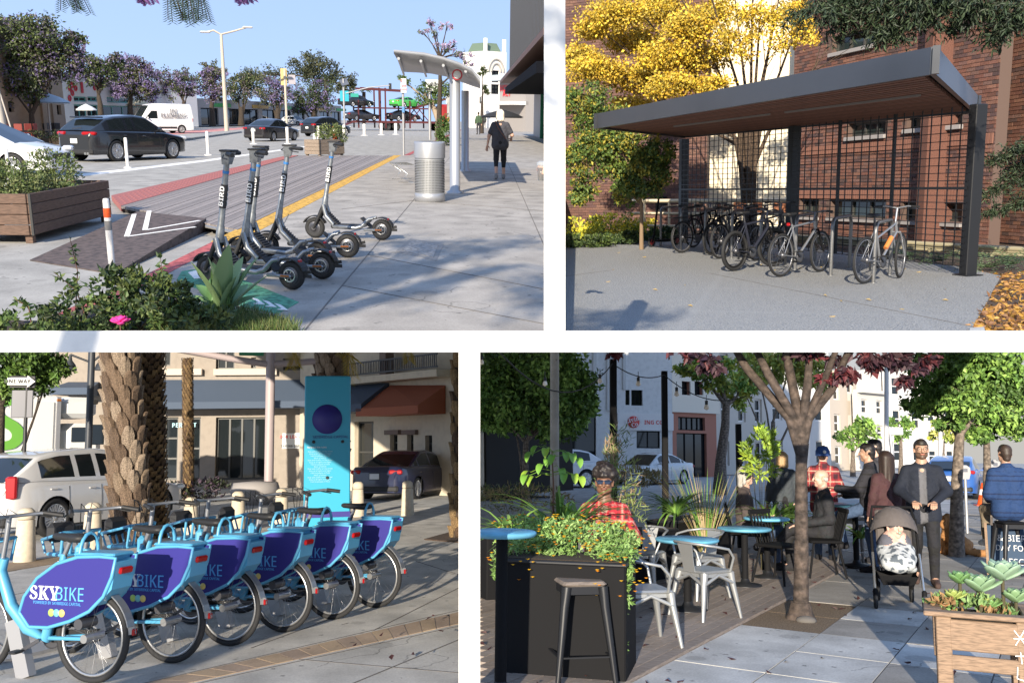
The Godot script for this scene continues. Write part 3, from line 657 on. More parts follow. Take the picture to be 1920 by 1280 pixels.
	for s in ["l","r"]:
		var sh:=Body.new();sh.b(J["a"+s],J["a"+s]+Vector3(0,0.03,0),0.048,0.046);sh.b(J["a"+s]+Vector3(0,-0.04,0.02),J["t"+s],0.044,0.036);sh.b(J["a"+s]+Vector3(0,-0.01,0),J["t"+s]+Vector3(0,0.01,0.04),0.044,0.034)
		flesh("shoe",sh,0.012,0.008,MV("cloth",0.85),o,plain(k.shoes))
	var st: String=k.get("style","short");var hr:=Body.new();var hcol: Color=k.get("hair",Color(0.03,0.02,0.015))
	if st in ["short","afro"]:
		hr.b(H.call(0,0.06,0.035),H.call(0,0.075,-0.025),0.077,0.066);hr.b(H.call(0,0.0,0.05),H.call(0,-0.05,0.055),0.066,0.05)
		for s in [-1.0,1.0]: hr.b(H.call(s*0.055,0.05,-0.01),H.call(s*0.066,0.0,0.02),0.03,0.02)
		if st == "afro":
			for i in 90: var q:=rdir();q.y=abs(q.y);var c: Vector3=H.call(q.x*0.088,0.07+q.y*0.115,q.z*0.085+0.015);hr.b(c,c+hb*q*0.025,0.026,0.010)
	elif st in ["long","bob"]:
		var low:=-0.34 if st == "long" else -0.13
		hr.b(H.call(0,0.06,0.03),H.call(0,0.07,-0.02),0.082,0.072)
		for s in [-1.0,1.0]:
			hr.b(H.call(s*0.065,0.05,0.01),H.call(s*0.085,low*0.7,0.02),0.04,0.032);hr.b(H.call(s*0.04,0.04,0.06),H.call(s*0.06,low,0.075),0.06,0.035)
		hr.b(H.call(0,0.03,0.07),H.call(0,low,0.085),0.06,0.04)
	elif st == "fringe":
		for s in [-1.0,1.0]: hr.b(H.call(s*0.055,-0.01,0.05),H.call(s*0.07,0.0,0.02),0.035,0.02)
	if hr.bones.size(): flesh("hair",hr,0.009,0.008,MV("hairmat",0.55),o,func(p: Vector3,_n: Vector3) -> Color: var q: float=1.0+0.5*sin(p.x*420.0+sin(p.y*30.0)*3.0)*sin(p.z*390.0);return Color(hcol.r*q,hcol.g*q,hcol.b*q))
	if k.get("face",true):
		for s in [-1.0,1.0]:
			var e:=part("eye",MB.new().ball(H.call(s*0.033,0.012,-0.079),Vector3(0.013,0.008,0.008),10,6,hb),M("eye_white",0.5,0.48,0.45,0.3),o)
			part("iris",MB.new().ball(H.call(s*0.033,0.012,-0.0855),Vector3(0.006,0.006,0.003),8,6,hb),M("iris",0.02,0.013,0.01,0.2),e)
			if st != "bald": part("eyebrow",MB.new().tube([H.call(s*0.016,0.03,-0.091),H.call(s*0.036,0.037,-0.087),H.call(s*0.054,0.03,-0.074)],[0.003,0.0045,0.002],5),M("brow",0.03,0.02,0.015,0.8),o)
		if k.get("glasses",false):
			var gl:=MB.new()
			for s in [-1.0,1.0]: gl.ring(H.call(s*0.034,0.012,-0.1),hb*Basis(Vector3(0,0,1),Vector3(1,0,0),Vector3(0,1,0)),0.024,0.002,16,5);gl.tube([H.call(s*0.058,0.016,-0.098),H.call(s*0.082,0.018,0.01)],0.002,5)
			gl.tube([H.call(-0.01,0.014,-0.102),H.call(0.01,0.014,-0.102)],0.002,5);part("glasses",gl,M("car_trim"),o)
	return o
# woven checks: two colours of stripe over a ground, read in the wearer's own axes
func checks(ground: Color,dark: Color,line: Color,size: float) -> Callable:
	return func(p: Vector3,n: Vector3) -> Color:
		var u: float=p.x if abs(n.z) > abs(n.x) else p.z
		var a:=fposmod(u,size)/size;var b:=fposmod(p.y,size)/size
		var k:=(0.5 if a < 0.42 else 0.0)+(0.5 if b < 0.42 else 0.0);var c:=ground.lerp(dark,k)
		if abs(a-0.7) < 0.05 or abs(b-0.7) < 0.05: c=c.lerp(line,0.6)
		return c
func _ready() -> void:
	rng.seed=20240611
	var cam:=Camera3D.new();cam.name="camera";cam.fov=rad_to_deg(2.0*atan(640.0/F));cam.near=0.05;cam.far=900.0;add_child(cam);cam.current=true
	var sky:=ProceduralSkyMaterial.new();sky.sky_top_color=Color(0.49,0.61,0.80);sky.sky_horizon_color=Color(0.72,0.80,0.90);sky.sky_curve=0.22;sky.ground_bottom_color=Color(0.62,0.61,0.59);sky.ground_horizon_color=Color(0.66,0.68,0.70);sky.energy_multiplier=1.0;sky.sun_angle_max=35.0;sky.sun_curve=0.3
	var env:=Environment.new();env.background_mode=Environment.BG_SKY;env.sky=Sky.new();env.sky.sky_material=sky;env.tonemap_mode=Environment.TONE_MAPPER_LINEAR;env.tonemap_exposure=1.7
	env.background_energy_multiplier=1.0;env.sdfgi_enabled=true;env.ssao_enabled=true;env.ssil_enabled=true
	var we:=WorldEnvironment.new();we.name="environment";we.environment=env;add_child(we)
	var sun:=DirectionalLight3D.new();sun.name="sun";sun.light_energy=1.6;sun.light_color=Color(1.0,0.95,0.87);sun.light_angular_distance=0.5;sun.shadow_enabled=true
	sun_dir = Vector3.ZERO; var az := deg_to_rad(77.0); var el := deg_to_rad(16.5)      # from the left, a little behind the viewer
	var to_sun:=Vector3(-cos(az)*cos(el),sin(el),sin(az)*cos(el));sun_dir=to_sun;add_child(sun);sun.transform=Transform3D(Basis.looking_at(-to_sun,Vector3.UP),Vector3(0,20,0))
	P1=place(510,216,1.55,deg_to_rad(-0.8),[0,0,1020,620])
	P2=place(1490,338,1.47,deg_to_rad(1.2),[1060,0,1920,620])
	P3=place(430,830,1.75,deg_to_rad(0.8),[0,660,860,1280])
	P4=place(1410,841,1.65,deg_to_rad(-0.6),[900,660,1920,1280])
	stock()
	partition()
	P=P1;street_one()
	P=P2;bike_shelter()
	P=P3;bike_share()
	P=P4;parklet()
func ray_world(u: float,v: float,z: float) -> Vector3: return Vector3((u-960.0)/F,(640.0-v)/F,-1.0)*z
func partition() -> void:
	P={"T": Transform3D.IDENTITY}
	var white:=M("white_plaster",0.82,0.82,0.81,0.9,0.0,grey_noise("plaster",0.02,0.94,1.04),0.7)
	var z0:=5.2
	for q in [[1020.0, 1060.0, 620.0, 8.5, 1.8], [860.0, 900.0, 0.0, 1.8, 0.0]]:      # upper and lower dividing walls, in line with the eye
		var a:=ray_world(q[0],640,z0);var b:=ray_world(q[1],640,z0);var mid:=(a+b)*0.5;var dir:=Vector3(mid.x,0,mid.z).normalized();var l:=0.6;var w:=b.x-a.x
		var y0:=0.063 if q[2] > 0 else -6.0;var y1: float=2.3 if q[2] > 0 else -0.063
		var m:=MB.new();var x:=dir.cross(Vector3.UP);var bs:=Basis(x,Vector3.UP,-dir)
		m.box(mid+dir*l*0.5+Vector3(0,(y0+y1)*0.5,0),Vector3(w,y1-y0,l),bs)
		structure("partition_wall",m,white,"white partition wall between two of the places")
	var s:=MB.new();s.box(Vector3(0,0,-z0-0.13),Vector3(6.1,40.0/F*z0,0.26));structure("partition_slab",s,white,"white slab between the upper and the lower places")
func stock() -> void:      # materials that many things share
	for q in [["badge_red",.6,.08,.1,.5,0.0],["band_black",.02,.02,.022,.5,0.0],["bright_steel",.6,.6,.58,.25,.9],["car_trim",.02,.02,.021,.6,0.0],["dark_void",.02,.018,.016,.9,0.0],["front_grey",.30,.28,.27,.75,0.0],["hub_grey",.12,.12,.13,.4,.7],["line_white",.72,.71,.69,.9,0.0],["plate",.7,.72,.72,.4,0.0],["post_orange",.75,.10,.015,.5,0.0],["print_grey",.16,.16,.17,.6,0.0],["print_white",.75,.75,.74,.6,0.0],["ring_red",.45,.02,.04,.5,0.0],["rubber_black",.015,.015,.016,.6,0.0],["sign_red",.7,.02,.03,.4,0.0],["spoke_steel",.35,.35,.36,.3,.9],["stem_red",.12,.06,.04,.8,0.0],["stucco_cool",.55,.55,.53,.85,0.0],["tactile_red",.30,.10,.09,.85,0.0],["tail_red",.32,.006,.008,.15,0.0],["tyre",.016,.016,.017,.75,0.0],["wood_pale",.42,.38,.34,.8,0.0],["black_steel",.018,.019,.022,.45,.3],["black_paint",.010,.010,.011,.75,0.0]]: M(q[0],q[1],q[2],q[3],q[4],q[5]).metallic_specular=0.25 if q[0] == "black_paint" else 0.5
	M("bark",0.10,0.075,0.055,0.95,0.0,grey_noise("bark",0.03,0.35,1.1),2.0,bumps("barkn",0.05,9.0));M("soil",0.05,0.035,0.025,1.0,0.0,grey_noise("soil",0.08,0.5,1.4),3.0);M("deck_rubber",0.022,0.023,0.026,0.8,0.0,grey_noise("rub",0.2,0.7,1.3),8.0)
	for k in ["yellow","red"]: M("kerb_"+k,0.66 if k == "yellow" else 0.45,0.38 if k == "yellow" else 0.10,0.06 if k == "yellow" else 0.10,0.85,0.0,grey_noise("worn",0.03,0.55,1.25),1.2)
	paint("paint_dark",0.018,0.016,0.02);paint("paint_white",0.72,0.72,0.72);paint("paint_black",0.008,0.009,0.012)
# ---------- helpers that read a picture position on an upright or sloping face
func gz(u: float,z: float,h:=0.0) -> Vector3:
	var p:=pd(u,216.0,z)
	for i in 3: var q:=pix(Vector3(p.x,h,-z));p.x += (u-q.x)*z/F
	return Vector3(p.x,h,-z)
func on_plane(a: Vector3,n: Vector3,u: float,v: float) -> Vector3:
	var d:=ray(u,v);var e:=Vector3(0,P.eye,0);return e+d*((a-e).dot(n)/d.dot(n))
func facade(called: String,label: String,a: Vector3,b: Vector3,cat:="building",group:="") -> Dictionary:   # from a (left) to b (right); local x runs along, z faces us
	var x:=Vector3(b.x-a.x,0,b.z-a.z).normalized();var o:=thing(called,label,cat,a,atan2(-x.z,x.x),group)
	return {"o": o,"a": a,"x": x,"n": x.cross(Vector3.UP),"w": Vector2(b.x-a.x,b.z-a.z).length()}
func on(f: Dictionary,u: float,v: float) -> Vector2:
	var p: Vector3=on_plane(f.a,f.n,u,v)-f.a;return Vector2(p.dot(f.x),p.y)
func onr(f: Dictionary, r: Array) -> Array:      # picture rectangle -> local [x0, y0, x1, y1]
	var p:=on(f,r[0],r[3]);var q:=on(f,r[2],r[1]);var s:=on(f,r[0],r[1]);return [p.x,p.y,q.x,(q.y+s.y)*0.5]
func window_in(f: Dictionary,r: Array,frame: Material,panes: Material,nx:=1,ny:=1,deep:=0.12,fw:=0.06) -> MeshInstance3D:
	var m:=MB.new();var w: float=r[2]-r[0];var h: float=r[3]-r[1];var c:=Vector3((r[0]+r[2])*0.5,(r[1]+r[3])*0.5,-deep)
	for i in nx+1: m.box(Vector3(lerp(r[0]+fw*0.5,r[2]-fw*0.5,float(i)/nx),c.y,c.z),Vector3(fw,h,0.07))
	for j in ny+1: m.box(Vector3(c.x,lerp(r[1]+fw*0.5,r[3]-fw*0.5,float(j)/ny),c.z),Vector3(w-fw*2.02*0.5,fw,0.066))
	var o:=part("window",m,frame,f.o)
	part("pane",MB.new().box(c+Vector3(0,0,-0.02),Vector3(w,h,0.012)),panes,o);return o
func pole_of(pts: Array,r,m: Material,o: Node3D,called:="pole",sides:=10) -> MeshInstance3D: return part(called,MB.new().tube(pts,r,sides),m,o)
func concrete(key: String,r:=0.5,gg:=0.5,b:=0.5) -> Material: return M(key,r,gg,b,0.9,0.0,stains("stained"),0.21)
func wood(key: String,r:=0.5,gg:=0.5,b:=0.5,per:=1.0) -> Material: return M(key,r,gg,b,0.75,0.0,grain("woodgrain",0.72,1.14,0.03,0.35),per)
func kerb_pts(px: Array,h:=0.0) -> Array:
	var o:=[]
	for q in px: o.append(g(q[0],q[1],h))
	return o
func strip(called: String,label: String,px: Array,y0: float,y1: float,m: Material) -> MeshInstance3D:
	return structure(called,MB.new().slab(kerb_pts(px,y1),y0,y1),m,label)
func planter(label: String,a: Vector3,b: Vector3,dep: float,foot: float,top: float,m: Material,group:="") -> Node3D:   # a to b is the near long side
	var o:=thing("wooden_planter",label,"planter",a,atan2(-(b-a).z,(b-a).x),group);var w:=Vector2(b.x-a.x,b.z-a.z).length();var hb:=(top-foot)/4.0
	for i in 4:
		var y:=foot+hb*(i+0.5);var bh:=hb-0.007
		part("board",MB.new().rbox(Vector3(w*0.5,y,-0.02),Vector3(w,bh,0.04),0.006),m,o);part("board",MB.new().rbox(Vector3(w*0.5,y,-dep+0.02),Vector3(w,bh,0.04),0.006),m,o)
		part("board",MB.new().rbox(Vector3(0.0,y,-dep*0.5),Vector3(0.04,bh,dep-0.082),0.006),m,o);part("board",MB.new().rbox(Vector3(w,y,-dep*0.5),Vector3(0.04,bh,dep-0.082),0.006),m,o)
	for q in [[0.08,-0.08],[w-0.08,-0.08],[0.08,-dep+0.08],[w-0.08,-dep+0.08]]: part("leg",MB.new().box(Vector3(q[0],foot*0.5,q[1]),Vector3(0.09,foot,0.09)),m,o)
	part("corner_strip",MB.new().box(Vector3(0.0,(foot+top)*0.5,0.0),Vector3(0.03,top-foot,0.03)),M("steel_dark",0.06,0.06,0.06,0.5,0.6),o)
	part("soil",MB.new().box(Vector3(w*0.5,top-0.06,-dep*0.5),Vector3(w-0.05,0.02,dep-0.05)),M("soil",0.05,0.035,0.025,1.0,0.0,grey_noise("soil",0.08,0.5,1.4),3.0),o)
	return o
func shrub(called: String,label: String,at: Vector3,blobs: Array,size: float,aspect: float,cols: Array,up:=0.3,group:="",stems:=true) -> Node3D:
	var o:=thing(called,label,"plant",at,0.0,group);var lb:=LB.new();var st:=MB.new()
	for b in blobs:
		foliage(lb,b[0],b[1],b[2],size,aspect,cols,at,up)
		if stems:
			for i in 5: st.tube([Vector3(b[0].x*0.9+rnd(-.03,.03),min(0.0,b[0].y-b[1].y),b[0].z*0.9+rnd(-.03,.03)),b[0]+rdir()*b[1]*0.7],[0.008,0.003],4,false)
	if st.n: part("stem",st,M("green_stem",0.07,0.06,0.03,0.9),o)
	var cr:=lb.mesh(MV("leaf",0.6,null,1.0,0.35));put(cr,"foliage",o);cr.set_meta("kind","stuff");return o
func scooter_at(label: String,rear: Vector3,turn: float,front_turn:=0.0) -> void:
	var o:=thing("electric_scooter",label,"scooter",rear,turn,"electric scooters parked in a row")
	var al:=M("scooter_alu",0.30,0.32,0.34,0.38,0.75,grey_noise("conc",0.012,0.78,1.12,512,6),2.0);var bl:=M("rubber_black");var wb:=0.90;var r:=0.135
	for q in [[0.0,"wheel"],[-wb,"wheel"]]:
		var c:=Vector3(0,r,q[0]);var tr:=Transform3D(Basis(Vector3(0,0,1),Vector3(1,0,0),Vector3(0,1,0)),c)
		var w:=part("wheel",MB.new().ring(c,Basis.IDENTITY,r-0.035,0.035,30,10),M("tyre"),o)
		part("rim",MB.new().lathe([Vector2(0.085,-0.025),Vector2(0.09,0.0),Vector2(0.085,0.025),Vector2(0.03,0.035),Vector2(0.028,0.06),Vector2(0.01,0.062)],20,tr).lathe([Vector2(0.028,-0.06),Vector2(0.03,-0.035),Vector2(0.085,-0.025)],20,tr),M("hub_grey"),w)
		if q[0] == 0.0:
			var disc:=MB.new();disc.ring(c+Vector3(-0.045,0,0),Basis.IDENTITY,0.055,0.009,20,6,0.3)
			for i in 6: var a:=TAU*i/6;disc.bar(c+Vector3(-0.045,0,0),c+Vector3(-0.045,sin(a)*0.055,cos(a)*0.055),0.005,0.01)
			part("brake_disc",disc,M("bright_steel",0.6,0.6,0.58,0.25,0.9),w)
	for s in [-1.0,1.0]:
		part("side_rail",MB.new().tube([Vector3(s*0.06,0.44,-wb+0.14),Vector3(s*0.07,0.30,-wb+0.18),Vector3(s*0.085,0.20,-wb+0.28),Vector3(s*0.085,0.165,-0.62),Vector3(s*0.085,0.155,-0.32),Vector3(s*0.08,0.18,-0.24),Vector3(s*0.07,0.27,-0.15),Vector3(s*0.07,0.285,-0.09)],[0.026,0.027,0.03,0.026,0.024,0.026,0.022,0.018],8),al,o)
		part("rear_arm",MB.new().rbox(Vector3(s*0.075,0.135,-0.09),Vector3(0.022,0.03,0.26),0.01),al,o)
	part("deck",MB.new().rbox(Vector3(0,0.165,-0.46),Vector3(0.17,0.055,0.40),0.015),M("deck_rubber",0.022,0.023,0.026,0.8,0.0,grey_noise("rub",0.2,0.7,1.3),8.0),o)
	var rib:=MB.new()
	for i in 7: rib.box(Vector3(0,0.205+i*0.021,-wb+0.325-i*0.021),Vector3(0.13,0.012,0.012),Basis(Vector3.RIGHT,0.7))
	rib.box(Vector3(0,0.26,-wb+0.25),Vector3(0.13,0.22,0.02),Basis(Vector3.RIGHT,-0.78));part("foot_guard",rib,M("deck_rubber"),o)
	part("rear_guard",MB.new().box(Vector3(0,0.225,-0.2),Vector3(0.13,0.015,0.17),Basis(Vector3.RIGHT,0.75)),M("deck_rubber"),o)
	for q in [[Vector3(0,r,0),-0.1,2.0],[Vector3(0,r,-wb),0.4,2.7]]:
		var mg:=MB.new();var pts:=[]
		for i in 11: var a: float=lerp(float(q[1]),float(q[2]),i/10.0);pts.append(q[0]+Vector3(0,sin(a),cos(a))*(r+0.02))
		for i in 10: mg.bar(pts[i],pts[i+1],0.10,0.012)
		part("mudguard",mg,bl,o)
	part("tail_light",MB.new().rbox(Vector3(0,r+0.13,0.09),Vector3(0.06,0.04,0.02),0.008),M("tail_red"),o)
	for s in [-1.0,1.0]: part("side_reflector",MB.new().rbox(Vector3(s*0.09,0.14,-0.02),Vector3(0.006,0.018,0.09),0.002),M("amber",0.28,0.09,0.015,0.35),o)
	var b0:=Vector3(0,0.42,-wb+0.14);var t0:=Vector3(0,1.13,-wb+0.27);var up:=(t0-b0).normalized()
	for s in [-0.062,0.062]: part("fork",MB.new().tube([b0+Vector3(s*0.7,0.0,0),Vector3(s,r,-wb)],[0.028,0.018],8),bl,o)
	part("stem",MB.new().tube([b0-up*0.02,b0+up*0.12,b0+up*0.14,t0],[0.042,0.036,0.030,0.026],12),al,o)
	part("name_band",MB.new().tube([b0+up*0.3,b0+up*0.52],0.032,14),M("band_black",0.02,0.02,0.022,0.5),o)
	part("blue_band",MB.new().tube([b0+up*0.62,b0+up*0.645],0.0295,12),M("band_blue",0.03,0.16,0.42,0.5),o)
	var k:=0
	for s in [-1.0,1.0]:
		var nx:=Vector3(s,0,0);var bs:=Basis(up,nx.cross(up).normalized(),nx);letters("BIRD",0.045,M("print_white",0.75,0.75,0.74,0.6),o,Transform3D(bs,b0+up*0.41+nx*0.031),"lettering","Droid Sans",true,0.004,1.3)
	part("stem_head",MB.new().loft([[-1,0.03],[1,0.045]].map(func(q): var c: Vector3=t0+up*(q[0]*0.06+0.04);var w: float=q[1];return [c+Vector3(-w,0,-w),c+Vector3(w,0,-w),c+Vector3(w,0,w*1.3),c+Vector3(-w,0,w*1.3)]),true,true,true,false),al,o)
	part("display",MB.new().rbox(t0+up*0.105+Vector3(0,0,0.01),Vector3(0.10,0.02,0.15),0.006),bl,o)
	var hc:=t0+up*0.07;var ht:=Basis(Vector3.UP,front_turn)
	part("handlebar",MB.new().tube([hc+ht*Vector3(-0.25,0.005,0.07),hc+ht*Vector3(-0.12,0.01,0.01),hc,hc+ht*Vector3(0.12,0.01,0.01),hc+ht*Vector3(0.25,0.005,0.07)],0.013,8),bl,o)
	for s in [-1.0,1.0]:
		part("grip",MB.new().tube([hc+ht*Vector3(s*0.13,0.01,0.015),hc+ht*Vector3(s*0.26,0.005,0.075)],0.02,9),bl,o)
		part("brake_lever",MB.new().tube([hc+ht*Vector3(s*0.11,0.0,-0.02),hc+ht*Vector3(s*0.2,-0.02,-0.02),hc+ht*Vector3(s*0.27,-0.03,0.03)],0.006,5),bl,o)
func flex_post(label: String,at: Vector3,h: float,r: float,m: Material,orange:=false) -> void:
	var o:=thing("flexible_post",label,"post",at,0.0,"flexible lane posts")
	part("base",MB.new().lathe([Vector2(r*2.6,0),Vector2(r*2.4,0.03),Vector2(r*1.2,0.04)],16),M("rubber_black") if orange else m,o)
	part("post",MB.new().lathe([Vector2(r,0.04),Vector2(r,h-0.02),Vector2(r*0.8,h),Vector2(0.004,h+0.004)],14),m,o)
	if orange: part("reflective_band",MB.new().tube([Vector3(0,h*0.78,0),Vector3(0,h*0.89,0)],r*1.06,14),M("post_orange",0.75,0.10,0.015,0.5),o);part("grey_band",MB.new().tube([Vector3(0,h*0.63,0),Vector3(0,h*0.74,0)],r*1.05,14),M("band_grey",0.22,0.21,0.2,0.6),o)
	else: part("reflective_band",MB.new().tube([Vector3(0,h*0.8,0),Vector3(0,h*0.9,0)],r*1.05,12),M("band_white",0.8,0.8,0.8,0.4),o)
func street_one() -> void:
	var walk:=concrete("sidewalk",0.38,0.352,0.325);var road:=concrete("road_concrete",0.38,0.365,0.345);var RH:=-0.13
	# ground
	var near:=kerb_pts([[-95,629],[1040,629]],RH);var fl:=gz(-95,420,RH);var fr:=gz(1600,420,RH);var mr:=gz(1042,34,RH)
	structure("road",MB.new().slab([near[0],near[1],mr,fr,fl],RH-0.03,RH),road,"pale concrete street")
	var wk:=kerb_pts([[22,621],[75,602],[225,540],[330,487],[440,432],[740,291.5]]);wk.append(gz(885,200));wk.append(gz(1300,200));wk.append(gz(1042,34));wk.append(g(1040,621))
	var sw:=structure("pavement",MB.new().slab(wk,RH-0.02,0.0),walk,"pale concrete pavement along the street")
	var vp:=Vector3(g(911,226).x,0,g(911,226).z).normalized();var side:=Vector3(-vp.z,0,vp.x)
	var jm:=M("joint",0.13,0.12,0.11,0.95)
	for q in [[[571,619],[775,375]],[[775,375],[880,252]],[[1032,487],[962,327]],[[962,327],[930,256]],[[640,535],[1036,610]],[[690,478],[1036,545]],[[775,376],[1032,396]],[[640,392],[775,376]],[[560,365],[500,480]],[[820,322],[1000,328]],[[900,300],[1010,303]]]: part("joint",MB.new().bar(g(q[0][0],q[0][1],0.001),g(q[1][0],q[1][1],0.001),0.012,0.006),jm,sw)
	strip("painted_kerb","kerb edge painted yellow beside the boardwalk",[[395,452],[738,291],[752,291],[478,436],[420,462]],0.0,0.004,M("kerb_yellow",0.66,0.38,0.06,0.85,0.0,grey_noise("worn",0.03,0.55,1.25),1.2))
	strip("painted_kerb","near kerb painted faded red",[[20,630],[75,600],[225,538],[330,486],[430,437],[446,443],[340,498],[240,552],[90,620],[60,632]],0.0,0.004,M("kerb_red",0.45,0.10,0.10,0.9,0.0,grey_noise("worn",0.03,0.55,1.25),1.2))
	strip("painted_kerb","far kerb line painted red along the pavement",[[757,291],[860,243],[866,243],[768,291]],0.0,0.004,M("kerb_red"))
	strip("red_lane_marking","red painted lane beyond the median",[[-80,276],[420,240],[470,238],[470,241],[-80,285]],RH,RH+0.004,M("lane_red",0.50,0.22,0.20,0.9))
	strip("lane_line","worn white line beside the parked row",[[-80,352],[380,300],[600,270],[604,271],[384,303],[-80,358]],RH,RH+0.004,M("line_white",0.72,0.71,0.69,0.9))
	strip("median_kerb","low grey concrete median between the lanes",[[-90,293],[60,281],[330,256],[448,243],[452,246],[330,262],[70,290],[-90,304]],RH,RH+0.14,concrete("kerb_grey",0.36,0.35,0.34))
	strip("far_pavement","far pavement with a dark red kerb",[[-90,262],[0,257],[130,247],[130,243],[-90,249]],RH,RH+0.15,concrete("kerb_dark",0.09,0.045,0.045))
	# boardwalk: planks laid along the street
	var bw:=thing("boardwalk","weathered grey timber boardwalk raised level with the pavement","boardwalk");var np:=26
	for i in np:
		var t0:=(i+0.04)/np;var t1:=(i+0.96)/np;var q:=[]
		for t in [[t0,0],[t1,0],[t1,1],[t0,1]]: q.append(g(lerp(226.0,445.0,t[0]),lerp(386.0,430.0,t[0]),0.012).lerp(g(lerp(560.0,737.0,t[0]),291.5,0.012),t[1]))
		part("plank",MB.new().slab(q,-0.03,0.012+rnd(-0.003,0.003)),wood("deck_wood_%d" % (i % 4),0.23+0.03*(i % 4),0.20+0.026*(i % 4),0.185+0.024*(i % 4),0.9),bw)
	part("bearer",MB.new().slab(kerb_pts([[226,387],[444,430.5],[736,292],[560,292]],-0.035),-0.12,-0.035),M("dark_void",0.02,0.018,0.016,0.9),bw)
	part("edge_flap",MB.new().slab(kerb_pts([[386,417],[446,431],[440,436],[384,424]],-0.01),-0.03,-0.01),M("worn_metal",0.3,0.29,0.27,0.5,0.4),bw)
	var ts:=part("tactile_strip",MB.new().slab(kerb_pts([[208,366],[226,385.5],[559,291],[538,291]],0.0),-0.1,0.0),M("tactile_red",0.30,0.10,0.09,0.85),bw)
	var dm:=MB.new()
	for i in 70:
		for j in 5: var p:=g(lerp(213.0,224.0,j/4.0),lerp(371.0,383.0,j/4.0),0.0).lerp(g(lerp(541.0,556.0,j/4.0),291.2,0.0),i/70.0);dm.lathe([Vector2(0.03,0),Vector2(0.02,0.008)],6,Transform3D(Basis.IDENTITY,p))
	part("domes",dm,M("tactile_red"),ts,true)
	# ramp
	var rp:=thing("access_ramp","brown steel ramp with white chevrons leading up to the boardwalk","ramp");var rm:=M("ramp_brown",0.105,0.078,0.07,0.8,0.0,grey_noise("worn",0.03,0.55,1.25),1.0)
	var A:=g(55,487,RH+0.012);var B:=g(215,513,RH+0.012);var C:=g(386,409,0.06);var D:=A+(C-B);var nr:=(B-A).cross(C-B).normalized();nr=nr if nr.y > 0 else -nr
	var pm:=MB.new();pm.quad(A,B,C,D);var dn:=Vector3(0,-1,0)
	for e in [[A,B],[B,C],[C,D],[D,A]]: pm.quad(e[0],e[1],Vector3(e[1].x,RH+0.002,e[1].z),Vector3(e[0].x,RH+0.002,e[0].z))
	part("plate",pm,rm,rp)
	for q in [[251,401,237,443],[237,443,366,425],[279,395,271,431],[271,431,374,413]]:
		var a:=on_plane(A+nr*0.005,nr,q[0],q[1]);var b:=on_plane(A+nr*0.005,nr,q[2],q[3]);var wv:=(b-a).cross(nr).normalized()*0.035
		var cm:=MB.new();cm.quad(a-wv,a+wv,b+wv,b-wv);part("chevron",cm,M("line_white"),rp)
	# planter boxes
	var tw:=wood("planter_wood",0.14,0.085,0.06,0.9);var pa:=g(64,457,RH);var pb:=g(210,415,RH);var ph:=hat(pa,60,363)-RH
	planter("large brown timber planter with leafy shrubs by the ramp",pa,pb,0.95,0.11,ph,tw,"timber planters on the street")
	var green:=[Color(0.08,0.12,0.03),Color(0.12,0.16,0.05),Color(0.055,0.08,0.025),Color(0.16,0.18,0.07)]
	var dirp:=(pb-pa).normalized();var back:=Vector3(dirp.z,0,-dirp.x);back=back if back.z < 0 else -back
	for q in [[0.16,0.45,0.20],[0.32,0.55,0.26],[0.5,0.4,0.16],[0.72,0.5,0.34]]:
		var c: Vector3=pa+dirp*pa.distance_to(pb)*q[0]+back*q[1]+Vector3(0,ph-0.06,0);shrub("shrub",["small-leaved green shrub at the left end of the large planter","thick green shrub in the left half of the large planter","low green shrub in the middle of the large planter","tallest green shrub at the right of the large planter"][[0.16,0.32,0.5,0.72].find(q[0])],c,[[Vector3(0,q[2]*0.6,0),Vector3(0.36,q[2],0.34),int(1500*q[2]/0.25)]],0.055,0.45,green,0.6)
	var p2a:=g(600,293,0.0);var p2b:=g(646,291,0.0);planter("small weathered timber planter at the far end of the boardwalk",p2a,p2b,0.8,0.06,hat(p2a,600,262),wood("planter_pale",0.28,0.22,0.17),"timber planters on the street")
	shrub("shrub","green shrub in the small planter at the boardwalk's end",p2a.lerp(p2b,0.5)+Vector3(0,hat(p2a,600,262),-0.4),[[Vector3(0,0.2,0),Vector3(0.6,0.4,0.4),1300]],0.1,0.4,green,0.7)
	# posts
	var wm:=M("post_white",0.72,0.69,0.65,0.6);var pp:=g(212,529,0.0)
	flex_post("pale flexible post with an orange reflector between planter and rose bed",pp,hat(pp,217,372),0.030,wm,true)
	for q in [[239,315,258,"white flexible post in front of the black car's rear door"],[390,291,246,"white flexible post right of the black car's nose"],[475,270,240,"white flexible post before the dark saloon's rear wheel"],[539,270,238,"white flexible post beside the dark saloon's front wheel"],[590,274,250,"short white flexible post left of the small planter"],[18,345,276,"white flexible post before the white car's wheel"],[597,262,236,"white flexible post before the far black car"],[645,257,234,"white flexible post by the far black car's nose"],[683,254,232,"white flexible post before the car carrier's ramp"],[715,253,231,"white flexible post before the car carrier's wheels"],[742,252,231,"white flexible post right of the car carrier's wheels"],[388,236,222,"far white post on the median left of the lamp post"],[400,236,223,"far white post on the median nearest the lamp post"]]:
		var b:=g(q[0],q[1],RH);flex_post(q[3],b,hat(b,q[0],q[2])-RH,0.055*(-b.z/36.0),wm)
	var ob:=g(629,290,0.0);flex_post("orange flexible post standing in front of the small planter",ob,hat(ob,629,237),0.09,M("post_orange"))
	# scooters
	for q in [[548,543,392,"nearest electric scooter, its front wheel behind the agave"],[604,523,437,"second electric scooter from the front of the row"],[596,502,452,"third electric scooter, in the middle of the row"],[652,483,500,"fourth electric scooter, its rear wheel showing past the row"],[716,450,590,"farthest electric scooter, standing alone side-on"]]:
		var a:=g(q[0],q[1]);scooter_at(q[3],a,swing(a,0.90,q[2],q[1]-30,true),0.5)
